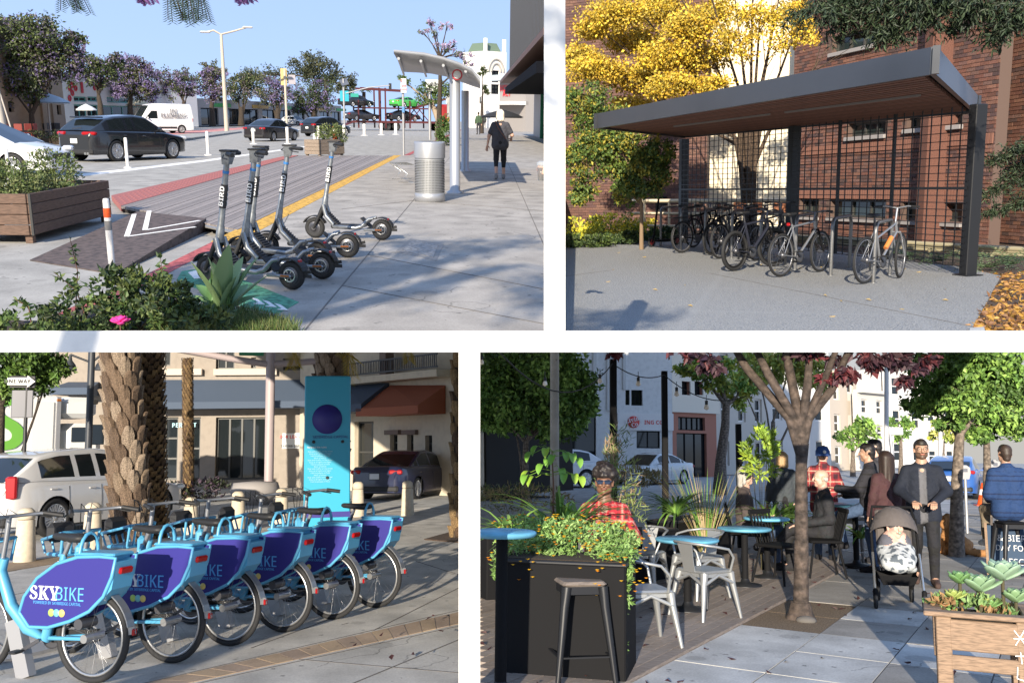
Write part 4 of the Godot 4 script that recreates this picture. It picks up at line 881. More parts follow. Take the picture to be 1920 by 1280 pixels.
	# green bicycle marking on the pavement
	var gm:=M("marking_green",0.09,0.30,0.19,0.9,0.0,grey_noise("worn",0.03,0.55,1.25),1.5)
	var mk:=strip("green_marking","green parking box painted on the pavement with white chevrons",[[340,508],[395,500],[560,566],[520,588],[455,575],[330,525]],0.0,0.004,gm)
	for q in [[470,557],[492,562],[514,568]]:
		var m:=MB.new();var a:=g(q[0],q[1],0.0085);var k:=(g(q[0]+12,q[1]+3,0.0085)-a);var l:=(g(q[0]+14,q[1]+10,0.0085)-a);m.slab([a,a+k,a+k+l,a+l],0.0045,0.0085);m.slab([a+l,a+l+k,a+k+l*0.5+l-k*2.0,a-k*1.5+l*1.6],0.0045,0.0085);part("chevron",m,M("line_white"),mk)
	for q in [[352,510],[372,518]]: var m2:=MB.new();m2.slab(kerb_pts([[q[0],q[1]],[q[0]+16,q[1]-4],[q[0]+30,q[1]+10],[q[0]+12,q[1]+12]],0.0085),0.0045,0.0085);part("chevron",m2,M("line_white"),mk)
	var mh:=thing("utility_cover","rectangular steel cover set in the pavement","cover");part("frame",MB.new().slab(kerb_pts([[742,470],[770,447],[832,457],[818,489]],0.004),-0.01,0.004),M("cover_frame",0.22,0.21,0.2,0.7),mh);part("lid",MB.new().slab(kerb_pts([[752,469],[774,450],[822,459],[812,482]],0.009),0.0,0.009),M("cover_lid",0.30,0.29,0.28,0.7,0.0,grey_noise("worn",0.03,0.55,1.25),2.0),mh)
	# litter bin, shelter, signs
	var tb:=g(806,377);var th:=hat(tb,806,265);var tr:=th*0.265;var bn:=thing("litter_bin","round perforated silver litter bin on the pavement","litter bin",tb);var sl:=M("silver_paint",0.40,0.41,0.43,0.4,0.6)
	part("body",MB.new().lathe([Vector2(tr*0.94,0.0),Vector2(tr*0.94,th*0.74)],40,Transform3D.IDENTITY,false),M("perforated",0.36,0.37,0.38,0.5,0.6),bn)
	part("rim_band",MB.new().lathe([Vector2(tr,th*0.73),Vector2(tr,th*0.97),Vector2(tr*0.97,th),Vector2(tr*0.7,th),Vector2(tr*0.66,th*0.93),Vector2(0.01,th*0.92)],40),sl,bn);part("base_band",MB.new().lathe([Vector2(tr*0.9,0.0),Vector2(tr*0.98,0.01),Vector2(tr*0.98,th*0.13),Vector2(tr*0.94,th*0.14)],40),sl,bn);part("opening",MB.new().lathe([Vector2(tr*0.6,th*1.001),Vector2(0.01,th*1.002)],30),M("dark_void"),bn)
	var holes:=MB.new()
	for i in 64:
		for j in 20: var a:=TAU*i/64;var d:=Vector3(cos(a),0,sin(a));holes.box(d*tr*0.945+Vector3(0,th*(0.17+0.027*j),0),Vector3(0.009,0.012,0.012),Basis(Vector3.UP,-a))
	part("holes",holes,M("dark_void"),bn,true)
	var shl:=thing("bus_shelter","silver bus shelter with a curved canopy on two columns","shelter",Vector3.ZERO);var c1:=g(853,362);var c2:=g(872,321)
	for q in [[c1,862,140],[c2,880,170]]:
		var h:=hat(q[0],q[1],q[2]);var r:=0.11
		part("column",MB.new().lathe([Vector2(r*1.7,0),Vector2(r*1.7,0.03),Vector2(r,0.07),Vector2(r,h)],24,Transform3D(Basis.IDENTITY,q[0])),sl,shl)
	var cm:=MB.new();var rs:=[];var zc:=-c1.z
	for q in [[738,93,129],[765,95,130],[795,98,132],[830,106,138],[860,116,148],[885,128,156],[900,146,160]]:
		rs.append([pd(q[0],q[1],zc-0.6),pd(q[0],q[1]+7,zc-0.6),pd(lerp(q[0]*1.0,905.0,0.12),q[2]+6,zc+9.5),pd(lerp(q[0]*1.0,905.0,0.12),q[2],zc+9.5)])
	cm.loft(rs,true,true,true,true);part("canopy",cm,M("canopy_grey",0.30,0.31,0.33,0.45,0.3),shl)
	for i in range(1,5): var u:=705.0+i*42;part("canopy_rib",MB.new().tube([pd(u,108+i*i*1.6,zc-0.55),pd(u+10,136+i*3.6,zc+9.0)],0.03,6),sl,shl)
	part("round_badge",MB.new().lathe([Vector2(0.11,0),Vector2(0.11,0.02),Vector2(0.01,0.022)],20,Transform3D(Basis(Vector3.RIGHT,Vector3(0,0,1),Vector3(0,-1,0)),pd(857,140,zc-0.15))),M("badge_red",0.6,0.08,0.1,0.5),shl);part("badge_face",MB.new().lathe([Vector2(0.08,0),Vector2(0.08,0.012),Vector2(0.01,0.014)],20,Transform3D(Basis(Vector3.RIGHT,Vector3(0,0,1),Vector3(0,-1,0)),pd(857,140,zc-0.175))),M("print_white"),shl)
	var bench:=thing("wire_bench","silver wire bench behind the litter bin","bench",g(765,340));var bm:=MB.new();var bz:=bench.transform
	for i in 9: bm.tube([Vector3(-0.35,0.42+i*0.002,-0.9+0.16*i),Vector3(0.1,0.42,-0.9+0.16*i)],0.008,5)
	part("seat",bm,M("bright_steel"),bench)
	for s in [-0.9,0.3]: part("leg",MB.new().tube([Vector3(-0.35,0.42,s),Vector3(-0.05,0.2,s+0.05),Vector3(-0.3,0.0,s+0.1),Vector3(0.2,0.0,s+0.1)],0.018,6),M("bright_steel"),bench)
	var steel:=M("galvanised",0.42,0.42,0.43,0.45,0.6);var sp:=g(757,291);var so:=thing("parking_sign","parking sign with red print on a slim post","sign",sp)
	pole_of([Vector3.ZERO,Vector3(0,hat(sp,757,150),0)],0.05,steel,so)
	var sgn:=func(o: Node3D,base: Vector3,r: Array,m: Material,called: String) -> MeshInstance3D:
		var a:=pd(r[0],r[1],-base.z-0.12)-base;var b:=pd(r[2],r[3],-base.z-0.12)-base;return part(called,MB.new().rbox((a+b)*0.5,Vector3(abs(b.x-a.x),abs(a.y-b.y),0.02),0.008),m,o)
	var w1: MeshInstance3D=sgn.call(so,sp,[751,147,762,174],M("plate"),"plate");sgn.call(so,sp,[751,147.6,755,155],M("badge_red"),"red_square");letters("2HR",0.07,M("badge_red"),so,Transform3D(Basis.IDENTITY,pd(757,161,-sp.z-0.15)-sp));letters("PARKING",0.045,M("badge_red"),so,Transform3D(Basis.IDENTITY,pd(757,167,-sp.z-0.15)-sp))
	sgn.call(so,sp,[753.5,200,758.5,211],M("sticker_blue",0.1,0.25,0.5,0.5),"sticker")
	var bp:=g(806,262,0.0);var bo:=thing("bike_lane_sign","white bike lane sign with a bicycle symbol on a post","sign",bp);pole_of([Vector3.ZERO,Vector3(0,hat(bp,811,150),0)],0.1,steel,bo)
	var pl: MeshInstance3D=sgn.call(bo,bp,[798,149,826,171],M("plate"),"plate");var bc:=pd(812,158,-bp.z-0.22)-bp;var ks:=-bp.z/F
	var sy:=MB.new()
	for s in [-1,1]: sy.ring(bc+Vector3(s*6.0*ks,-1.2*ks,0.02),Basis(Vector3(0,0,1),Vector3.UP,Vector3.RIGHT),3.2*ks,0.55*ks,18,5)
	for q in [[-6,-1.2,-2.5,4],[-2.5,4,4,4],[4,4,6,-1.2],[-3,3,0,-1.2],[0,-1.2,4,4],[-6,-1.2,0,-1.2],[4,4,3.2,6],[-2.5,4,-3,5]]: sy.bar(bc+Vector3(q[0],q[1],0)*ks+Vector3(0,0,.02),bc+Vector3(q[2],q[3],0)*ks+Vector3(0,0,.02),0.7*ks,0.7*ks)
	part("bicycle_symbol",sy,M("band_black"),pl);letters("BIKE LANE",4.2*ks,M("band_black"),bo,Transform3D(Basis.IDENTITY,pd(812,167.5,-bp.z-0.24)-bp))
	street_one_far(RH,steel,sgn)
	street_one_plants()
func arm_sign(o: Node3D,base: Vector3,r: Array,m: Material,called: String) -> MeshInstance3D:
	var a:=pd(r[0],r[1],-base.z)-base;var b:=pd(r[2],r[3],-base.z)-base
	return part(called,MB.new().rbox((a+b)*0.5,Vector3(abs(b.x-a.x),abs(a.y-b.y),0.06),0.01),m,o)
func place_car(called: String,label: String,d: Dictionary,m: Material,rear: Array,fu: float,h: float,front:=false,cat:="car",far:=true) -> Node3D:
	# rear: picture position of the near rear (or front) wheel on the ground; fu: column of the other near wheel
	var a := g(rear[0], rear[1], h); var wb: float = d.w1 - d.w0; var tn := swing(a, wb, fu, rear[1], far)      # -Z from a to the other wheel
	if front: tn += PI
	var b:=Basis(Vector3.UP,tn);var nearside: float=-1.0 if (b*Vector3(-1,0,0)).z > 0 else 1.0
	var lz: float=(d.w0 if front else d.w1)-d.l*0.5
	return car(called,label,cat,d,m,a-b*Vector3(nearside*d.w*0.485,0,lz),tn)
func street_one_far(RH: float,steel: Material,sgn: Callable) -> void:
	# vehicles
	var black:=paint("paint_black",0.008,0.009,0.012);var d:=suv_shape(4.7,1.95,1.62);d.spokes=10;d.split=true;d.handles=[2.4,3.3];d.tls=Vector3(0.5,0.12,0.2)
	var mac:=place_car("black_car","shiny black sporty estate car with silver split-spoke wheels in the near lane",d,black,[222,303],326,RH)
	part("spoiler",MB.new().rbox(Vector3(0,1.53,1.72),Vector3(1.3,0.05,0.3),0.02),black,mac);part("rear_wiper",MB.new().bar(Vector3(-0.05,1.14,2.33),Vector3(0.35,1.17,2.3),0.02,0.02),M("car_trim"),mac)
	for s in [-0.62,-0.5,0.5,0.62]: part("exhaust_pipe",MB.new().tube([Vector3(s,0.3,2.2),Vector3(s,0.3,2.4)],0.045,12),M("bright_steel"),mac)
	var pr:=hatch_shape();pr.spokes=5;pr.split=true
	place_car("white_car","front of a white hatchback entering at the left edge",pr,paint("paint_white",0.72,0.72,0.72),[25,335],-170,RH,true)
	var vn:=van_shape(5.6,2.05,2.55);vn.spokes=5
	var van:=place_car("white_van","white high-roofed plumber's van in the far lane",vn,paint("paint_white2",0.78,0.78,0.78),[341,250],271,RH,false,"van",false)
	letters("PLUMBING",0.30,M("print_grey",0.16,0.16,0.17,0.6),van,Transform3D(Basis(Vector3(0,0,1),Vector3.UP,Vector3(-1,0,0)),Vector3(-1.0,1.55,0.9)),"lettering","Droid Serif");letters("J&J",0.3,M("print_grey"),van,Transform3D(Basis(Vector3(0,0,1),Vector3.UP,Vector3(-1,0,0)),Vector3(-0.985,1.95,0.9)),"lettering","Droid Serif");letters("RESIDENTIAL  COMMERCIAL",0.11,M("print_grey"),van,Transform3D(Basis(Vector3(0,0,1),Vector3.UP,Vector3(-1,0,0)),Vector3(-1.01,1.33,0.9)))
	part("sill_trim",MB.new().box(Vector3(0,0.5,0),Vector3(2.06,0.16,2.2)),M("car_trim"),van)
	place_car("dark_saloon","dark grey saloon seen from behind in the near lane",sedan_shape(),paint("paint_dark",0.018,0.016,0.02),[514,265],553,RH)
	place_car("black_suv","black SUV seen from behind beyond the dark saloon",suv_shape(),black,[607,256],648,RH)
	place_car("white_suv","white SUV driving toward us in the far lane",suv_shape(),paint("paint_white"),[558,236],534,RH,true)
	place_car("parked_car","pale car at the far kerb behind the white SUV",sedan_shape(),paint("paint_silver",0.5,0.52,0.54),[520,234],508,RH,true)
	# car carrier with two cars on top
	var tz:=118.0;var q0:=gz(655,tz,RH);var red:=M("carrier_red",0.085,0.016,0.018,0.6);var tk:=thing("car_carrier","dark red car carrier lorry with an open two-deck frame","lorry",q0,atan2(2.2,12.0));var S:=tz/F
	part("lower_deck",MB.new().box(Vector3(6.0,1.05,0),Vector3(12.0,0.25,2.3)),red,tk);part("upper_deck",MB.new().box(Vector3(5.6,2.75,0),Vector3(9.6,0.16,2.3)),red,tk)
	for x in [0.9,3.6,4.4,6.8,7.6,10.2]: for z in [-1.1,1.1]: part("post",MB.new().box(Vector3(x,2.75 if x in [3.6,4.4] else 2.0,z),Vector3(0.16,4.9 if x in [3.6,4.4] else 3.4,0.16)),red,tk)
	for z in [-1.1,1.1]: part("top_rail",MB.new().bar(Vector3(1.2,5.1,z),Vector3(7.2,4.9,z),0.15,0.22),red,tk);part("brace",MB.new().bar(Vector3(7.6,1.1,z),Vector3(9.0,2.7,z),0.1,0.1).bar(Vector3(10.2,1.1,z),Vector3(8.8,2.7,z),0.1,0.1),red,tk)
	part("ramp",MB.new().bar(Vector3(0.3,1.0,0),Vector3(-1.6,0.3,0),2.0,0.12),red,tk);part("cab",MB.new().rbox(Vector3(13.0,1.9,0),Vector3(2.4,2.9,2.4),0.3),M("carrier_cab",0.28,0.02,0.02,0.4),tk);part("bonnet_rack",MB.new().bar(Vector3(8.6,2.9,0),Vector3(12.5,4.0,0),2.3,0.2),red,tk)
	for x in [4.6,5.8,11.6,12.9]: for z in [-1.0,1.0]: part("wheel",MB.new().lathe([Vector2(0.25,-0.16),Vector2(0.5,-0.16),Vector2(0.5,0.14),Vector2(0.3,0.16),Vector2(0.28,0.06),Vector2(0.01,0.05)],20,Transform3D(Basis(Vector3.RIGHT,Vector3(0,0,1),Vector3(0,-1,0)),Vector3(x,0.5,z))),M("tyre"),tk)
	var tt:=atan2(2.2,12.0);var tbs:=Basis(Vector3.UP,tt)
	car("loaded_car","dark saloon loaded on the carrier's upper deck","car",sedan_shape(4.9,1.85,1.45),black,q0+tbs*Vector3(0.9,2.84,0.1),tt-PI*0.5+0.5)
	car("loaded_car","dark car on the carrier's lower deck at the left","car",sedan_shape(4.6,1.8,1.35),paint("paint_dark"),q0+tbs*Vector3(1.6,1.18,0.0),tt-PI*0.5+0.3);car("loaded_car","dark car on the carrier's lower deck at the right","car",sedan_shape(4.6,1.8,1.35),black,q0+tbs*Vector3(7.0,1.18,0.0),tt-PI*0.5+0.3)
	car("loaded_car","bright green coupe loaded on the carrier's upper deck","car",sedan_shape(4.6,1.9,1.35),paint("paint_green",0.06,0.42,0.07),q0+tbs*Vector3(7.4,2.84,0.1),tt-PI*0.5+0.5)
	# lamp posts and signals
	var lp:=g(425,247,RH);var lo:=thing("street_lamp","tall double-armed street lamp on the median","street lamp",lp);var tan_:=M("pole_tan",0.45,0.40,0.33,0.6)
	var ht:=hat(lp,422,62);pole_of([Vector3.ZERO,Vector3(0,ht,0)],[0.24,0.14],tan_,lo)
	for q in [[-1,386,60],[1,462,51]]:
		var e:=pd(q[1],q[2],-lp.z)-lp;part("arm",MB.new().tube([Vector3(0,ht,0),Vector3(e.x*0.5,ht+0.35,0),e],0.09,8),tan_,lo);part("lamp_head",MB.new().rbox(e+Vector3(q[0]*0.1,0,0),Vector3(1.0,0.18,0.4),0.08),M("lamp_grey",0.55,0.55,0.55,0.4),lo)
	var bp:=g(538,246,RH);var bo:=thing("banner_pole","slim pole with a tan banner near the black SUV","pole",bp);pole_of([Vector3.ZERO,Vector3(0,hat(bp,538,128),0)],0.13,tan_,bo);arm_sign(bo,bp,[525,128,538,160],M("banner_tan",0.55,0.42,0.18,0.8),"banner");arm_sign(bo,bp,[540,140,554,158],M("banner_grey",0.35,0.33,0.36,0.8),"banner")
	var tp:=g(646,245,RH);var to:=thing("solar_sign_post","post with a solar panel and turquoise signs","sign",tp);pole_of([Vector3.ZERO,Vector3(0,hat(tp,646,145),0)],0.12,steel,to)
	part("solar_panel",MB.new().box(pd(645,154,-tp.z)-tp,Vector3(0.9,0.06,0.9),Basis(Vector3.RIGHT,0.9)*Basis(Vector3.UP,0.3)),M("solar",0.10,0.11,0.14,0.2),to);arm_sign(to,tp,[637,170,654,190],M("teal",0.02,0.33,0.42,0.6),"direction_sign");arm_sign(to,tp,[657,175,672,182],M("teal_green",0.02,0.28,0.22,0.6),"street_name_sign")
	part("mast_arm",MB.new().tube([pd(648,175,-tp.z)-tp,pd(690,164,-tp.z)-tp,pd(730,160,-tp.z)-tp],0.08,6),steel,to);arm_sign(to,tp,[728.5,156,734,168],M("band_black"),"traffic_signal")
	var up:=g(842,246,0.0);var uo:=thing("utility_pole","grey pole with a parking sign and a yellow band behind the shelter","pole",up);pole_of([Vector3.ZERO,Vector3(0,hat(up,842,175),0)],0.25,concrete("kerb_grey",0.36,0.35,0.34),uo);arm_sign(uo,up+Vector3(0,0,0.3),[837,179,844,194],M("plate"),"plate");part("yellow_band",MB.new().tube([Vector3(0,hat(up,842,228),0),Vector3(0,hat(up,842,220),0)],0.27,12),M("kerb_yellow"),uo)
	var ts:=g(902,240,0.0);var tso:=thing("traffic_light","traffic light beyond the bus shelter on the pavement","traffic light",ts);pole_of([Vector3.ZERO,Vector3(0,hat(ts,902,180),0)],0.1,steel,tso);arm_sign(tso,ts,[899,181,906,194],M("band_black"),"signal_head");arm_sign(tso,ts+Vector3(0,0,0.05),[901,188,904,191],M("signal_green",0.02,0.35,0.25,0.4),"green_lens")
	# buildings: the dark slatted building on the right, the white tower, the far side shops
	var A:=gz(1060,36.0);var B:=gz(957,86.0);var f:=facade("dark_building","dark building with a slatted upper storey and green-framed glass shopfront",B,A);var W: float=f.w;var yb:=hat(B,957,150);var dk:=M("dark_cladding",0.007,0.008,0.012,0.85);dk.metallic_specular=0.15
	part("upper_storey",MB.new().box(Vector3(W*0.5,yb+6.0,-0.8),Vector3(W,12.0,1.6)),dk,f.o)
	for i in 46: part("slat",MB.new().box(Vector3(W*(i+0.5)/46.0,yb+6.0,0.1),Vector3(0.16,11.8,0.18)),M("slat_dark",0.026,0.03,0.042,0.5),f.o)
	part("soffit",MB.new().box(Vector3(W*0.5,yb-0.15,-1.0),Vector3(W,0.28,4.0)),M("soffit_brown",0.12,0.06,0.038,0.6),f.o)
	part("wall",MB.new().box(Vector3(W*0.5,yb*0.5,-2.7),Vector3(W,yb,1.0)),M("wall_pale",0.42,0.39,0.36,0.8),f.o);part("awning",MB.new().box(Vector3(W*0.58,yb*0.74,-0.6),Vector3(W*0.7,0.5,3.2)),dk,f.o)
	for i in 12:
		var x:=W*(0.25+0.062*i);part("mullion",MB.new().box(Vector3(x,yb*0.35,-2.0),Vector3(0.3,yb*0.7,0.3)),dk if i % 3 else M("frame_green",0.02,0.20,0.10,0.5),f.o)
		part("shop_window",MB.new().box(Vector3(x+W*0.031,yb*0.35,-2.1),Vector3(W*0.055,yb*0.68,0.05)),M("glass_green",0.06,0.14,0.11,0.05),f.o)
	var t:=gz(909,150.0);var t2:=gz(948,152.0);var ft:=facade("white_tower","white stucco tower with a tiled cap and arched ornament",t,t2);var TW: float=ft.w;var hT:=hat(t,909,95);var whs:=M("stucco_white",0.74,0.72,0.69,0.8)
	var wh:=[]
	for r in [[922,132,936,154],[921,158,936,176]]: wh.append(onr(ft,r))
	part("wall",MB.new().wall(TW,hT,0.4,wh),whs,ft.o);part("shaft",MB.new().box(Vector3(TW*0.5,hT*0.5,-3.2),Vector3(TW*0.999,hT*0.999,5.4)),whs,ft.o)
	for r in wh: window_in(ft,r,dk,glass(),2,2,0.25,0.2)
	part("tiled_roof",MB.new().box(Vector3(TW*0.5,hT+0.6,-3.0),Vector3(TW*0.86,1.6,4.4),Basis.IDENTITY,0.7),M("roof_green",0.12,0.17,0.12,0.7),ft.o);for x in [0.06,0.94]: part("finial",MB.new().box(Vector3(TW*x,hT+0.9,-0.3),Vector3(0.4,2.2,0.5)),whs,ft.o)
	var orn:=MB.new()
	for k in 2:
		var pts2:=[]
		for i in 13: var a:=PI*i/12.0;pts2.append(Vector3(TW*0.5+cos(a)*TW*(0.36-0.14*k),hT*0.74+sin(a)*2.0*(1.0-0.35*k),0.1))
		orn.tube(pts2,0.16,6)
	part("arched_ornament",orn,M("stone_grey",0.4,0.38,0.35,0.8),ft.o)
	var th1:=gz(936,118.0);var th2:=gz(985,112.0);var fh:=facade("cinema_front","rounded grey building front with red sign letters",th1,th2);var ch:=hat(th1,936,150)
	part("wall",MB.new().box(Vector3(fh.w*0.5,ch*0.5,-2.0),Vector3(fh.w,ch,4.0)),M("front_grey",0.30,0.28,0.27,0.7),fh.o);part("cornice",MB.new().box(Vector3(fh.w*0.5,ch+0.2,-1.0),Vector3(fh.w*1.05,0.7,5.0)),M("cornice_blue",0.45,0.52,0.56,0.5),fh.o);part("canopy",MB.new().box(Vector3(fh.w*0.4,hat(th1,936,194),0.8),Vector3(fh.w*1.2,0.4,2.4)),whs,fh.o)
	var l1:=on(fh,954,165);var l2:=on(fh,951,175);letters("HOLDER",0.75,M("sign_red",0.7,0.02,0.03,0.4),fh.o,Transform3D(Basis.IDENTITY,Vector3(l1.x,l1.y,0.1)));letters("ACT",0.75,M("sign_red"),fh.o,Transform3D(Basis.IDENTITY,Vector3(l2.x,l2.y,0.1)))
	# far side
	var s0:=gz(-100,50.0);var s1:=gz(126,62.0);var fa:=facade("tan_building","tall tan stucco building behind the largest jacaranda",s0,s1);var h1:=hat(s1,126,52);var tn:=M("stucco_tan",0.36,0.27,0.19,0.9,0.0,grey_noise("plaster",0.02,0.94,1.04),0.5)
	var dh:=[onr(fa,[104,197,113,215]),onr(fa,[16,190,24,210])];part("wall",MB.new().wall(fa.w,h1,0.4,dh),tn,fa.o);part("rear_block",MB.new().box(Vector3(fa.w*0.5,h1*0.5,-3.6),Vector3(fa.w*0.998,h1*0.998,6.0)),tn,fa.o)
	for r in dh: window_in(fa,r,dk,glass(),1,1,0.2)
	for x in [0.78,0.88]: part("pilaster",MB.new().box(Vector3(fa.w*x,h1*0.5,0.06),Vector3(0.5,h1,0.12)),tn,fa.o)
	var s2:=gz(124,92.0);var s3:=gz(325,112.0);var fb:=facade("white_shop","white cafe front with red flower rings and teal window frames",s2,s3);var h2:=hat(s2,124,138);var teal:=M("frame_teal",0.10,0.30,0.28,0.6)
	var hs:=[]
	for r in [[138,181,162,190],[164,181,182,190],[200,183,250,192],[140,196,184,222],[194,199,300,226]]: hs.append(onr(fb,r))
	part("wall",MB.new().wall(fb.w,h2,0.35,hs),M("stucco_cool",0.55,0.55,0.53,0.85),fb.o);part("rear_block",MB.new().box(Vector3(fb.w*0.5,h2*0.5,-4.0),Vector3(fb.w*0.998,h2*0.998,6.0)),M("stucco_cool"),fb.o)
	for i in hs.size(): window_in(fb,hs[i],teal,glass(),[2,2,4,4,6][i],1,0.2,0.12)
	for q in [[134,158],[129,165],[140,165],[134,174],[129,184],[132,160],[183,160],[187,165],[176,164]]: var e:=on(fb,q[0],q[1]);part("flower_ring",MB.new().ring(Vector3(e.x,e.y,0.06),Basis(Vector3(0,0,1),Vector3.UP,Vector3.RIGHT),0.19,0.10,16,6,0.5),M("ring_red",0.45,0.02,0.04,0.5),fb.o)
	var e2:=on(fb,152,164);part("tall_ring",MB.new().rbox(Vector3(e2.x,e2.y,0.06),Vector3(0.4,1.0,0.06),0.1),M("ring_red"),fb.o)
	var s4:=gz(322,122.0);var s5:=gz(372,126.0);var fc:=facade("white_block","plain bright white building behind the white van",s4,s5);var h3:=hat(s4,322,160);part("wall",MB.new().box(Vector3(fc.w*0.5,h3*0.5,-3.0),Vector3(fc.w,h3,6.0)),whs,fc.o);part("parapet",MB.new().box(Vector3(fc.w*0.5,h3+0.08,-3.0),Vector3(fc.w*1.02,0.16,6.1)),whs,fc.o)
	var s6:=gz(372,134.0);var s7:=gz(640,200.0);var fd:=facade("long_shop_row","long low grey shop row under the trees with green signs",s6,s7);var h4:=hat(s6,372,184);var bays:=[]
	for i in 9: bays.append([fd.w*(i+0.12)/9.0,0.1,fd.w*(i+0.88)/9.0,h4*0.66])
	part("wall",MB.new().wall(fd.w,h4,0.4,bays),M("front_grey"),fd.o);part("rear_block",MB.new().box(Vector3(fd.w*0.5,h4*0.5,-4.0),Vector3(fd.w*0.998,h4*0.998,6.0)),M("front_grey"),fd.o)
	for r in bays: window_in(fd,r,dk,glass(),2,1,0.25,0.15)
	for i in 5: part("fascia_sign",MB.new().box(Vector3(fd.w*(i*2+1.0)/9.0,h4*0.78,0.08),Vector3(fd.w*0.1,h4*0.14,0.1)),M("sign_green%d" % (i % 2),0.02+0.4*(i % 2),0.25,0.05,0.5),fd.o)
	# parasols and cafe furniture on the far pavement
	var para:=func(label: String,u: float,v: float,z: float,r: float,m: Material,h: float) -> void:
		var b:=gz(u,z);var o:=thing("parasol",label,"parasol",b,0.0,"cafe parasols on the far pavement");pole_of([Vector3.ZERO,Vector3(0,h,0)],0.05,steel,o)
		part("canopy",MB.new().lathe([Vector2(r,h-0.5),Vector2(r*0.55,h-0.22),Vector2(0.05,h),Vector2(r*0.5,h-0.26),Vector2(r*0.98,h-0.56)],8,Transform3D.IDENTITY,false),m,o)
	var cream:=M("parasol_cream",0.66,0.52,0.30,0.8);para.call("pale blue parasol in front of the tan building",96,0,58.0,0.95*1.3,M("parasol_blue",0.52,0.60,0.68,0.8),2.6)
	for q in [[203,"leftmost cream parasol by the cafe front"],[230,"middle cream parasol by the cafe front"],[260,"right cream parasol half hidden by the white van"]]: para.call(q[1],q[0],0,104.0,2.0,cream,2.9)
	para.call("small white parasol at the cafe door",165,0,90.0,0.9,M("parasol_white",0.7,0.7,0.68,0.8),2.3);para.call("black parasol above the walking woman on the pavement",941,0,62.0,1.55,M("parasol_black",0.02,0.02,0.022,0.8),2.15)
	var chair_m:=M("cafe_red",0.22,0.04,0.03,0.6);var c0: Node3D=null
	for i in 12:
		var b:=gz(18.0+i*8.5+rnd(-2,2),50.5+i*0.9+rnd(-0.4,0.4),RH+0.15);var lab: String="small %s cafe chair on the far pavement, %s from the left" % ["red" if i < 6 else "dark",["first","second","third","fourth","fifth","sixth"][i % 6]]
		if c0 == null or i == 6:
			c0=thing("cafe_chair",lab,"chair",b,rnd(0,TAU),"small cafe chairs on the far pavement");var cmz: Material=chair_m if i < 6 else M("band_black");part("seat",MB.new().rbox(Vector3(0,0.45,0),Vector3(0.4,0.04,0.4),0.02),cmz,c0);part("backrest",MB.new().rbox(Vector3(0,0.75,0.19),Vector3(0.38,0.35,0.03),0.02),cmz,c0)
			for s in [[-1,-1],[1,-1],[-1,1],[1,1]]: part("leg",MB.new().box(Vector3(s[0]*0.17,0.22,s[1]*0.17),Vector3(0.03,0.44,0.03)),cmz,c0)
		else: again(c0,lab,b,rnd(0,TAU))
	var hd:=thing("hedge_box","low dark hedge box on the far kerb","hedge",gz(62,49.5,RH+0.15));var hl:=LB.new();foliage(hl,Vector3(0.6,0.35,0),Vector3(1.0,0.35,0.3),700,0.12,0.5,[Color(0.05,0.05,0.02),Color(0.04,0.07,0.02)],gz(62,49.5));var hf:=hl.mesh(MV("leaf",0.6,null,1.0,0.35));put(hf,"foliage",hd);hf.set_meta("kind","stuff");part("box",MB.new().box(Vector3(0.6,0.15,0),Vector3(2.0,0.3,0.5)),M("soil",0.05,0.035,0.025,1.0,0.0,grey_noise("soil",0.08,0.5,1.4),3.0),hd)
	var wt:=gz(10,47.0,RH+0.15);var wo:=thing("leaning_pole","pale street tree stake tripod at the left edge","stake",wt);pole_of([Vector3.ZERO,Vector3(-0.2,hat(wt,3,112) ,0)],[0.2,0.13],M("wood_pale",0.42,0.38,0.34,0.8),wo)
	for s in [-0.5,0.5]: part("brace",MB.new().tube([Vector3(s,0,0.2),Vector3(0,2.4,0)],0.035,6),M("wood_pale"),wo)
	# people
	var wg:=g(937,336);var J:=standing();J.kl += Vector3(0,0.02,0.0);J.al=Vector3(-0.1,0.1,0.16);J.tl=Vector3(-0.1,0.035,0.02);J.kr=Vector3(0.1,0.5,-0.1);J.ar=Vector3(0.1,0.09,-0.1);J.tr=Vector3(0.11,0.035,-0.28);J.er=Vector3(0.31,1.14,0.02);J.wr=Vector3(0.3,1.06,-0.2);J.el=Vector3(-0.29,1.12,0.02);J.wl=Vector3(-0.33,0.88,-0.02)
	var skin:=Color(0.50,0.30,0.22);var wmn:=person("woman with white-blonde hair in a dark tee walking away on the pavement",wg,deg_to_rad(-12),J,{"skin": skin,"hair": Color(0.72,0.64,0.52),"style": "bob","top": Color(0.045,0.045,0.055),"legs": Color(0.010,0.010,0.012),"shoes": Color(0.2,0.2,0.21),"sleeve": 0.36,"girth": 1.22,"waist": 0.06,"leglen": 0.45,"collar": false,"topname": "shirt","face": false});var kf:=(hat(wg,937,204))/1.80;wmn.scale=Vector3.ONE*clamp(kf,0.8,1.15);wmn.basis=wmn.basis.orthonormalized()*clamp(kf,0.8,1.15)
	part("bag_strap",MB.new().tube([Vector3(-0.14,1.5,0.05),Vector3(-0.05,1.3,0.19),Vector3(0.14,1.05,0.22)],0.012,6),M("strap_brown",0.12,0.05,0.03,0.7),wmn)
	for q in [[908,240,0.2,"far walker in dark clothes on the pavement behind the shelter",Color(0.05,0.06,0.05)],[897,252,0.0,"far walker in green standing by the shelter's planter",Color(0.05,0.09,0.05)]]:
		var b:=g(q[0],q[1]);var pw:=person(q[3],b,q[2],standing(),{"skin": skin,"top": q[4],"legs": Color(0.03,0.03,0.04),"shoes": Color(0.05,0.05,0.05),"face": false,"cell": 0.03,"hand": 1.0});var k2: float=hat(b,q[0],209.0+(6.0 if q[0] > 900 else 0.0))/1.78;pw.basis=pw.basis*clamp(k2,0.8,1.2)
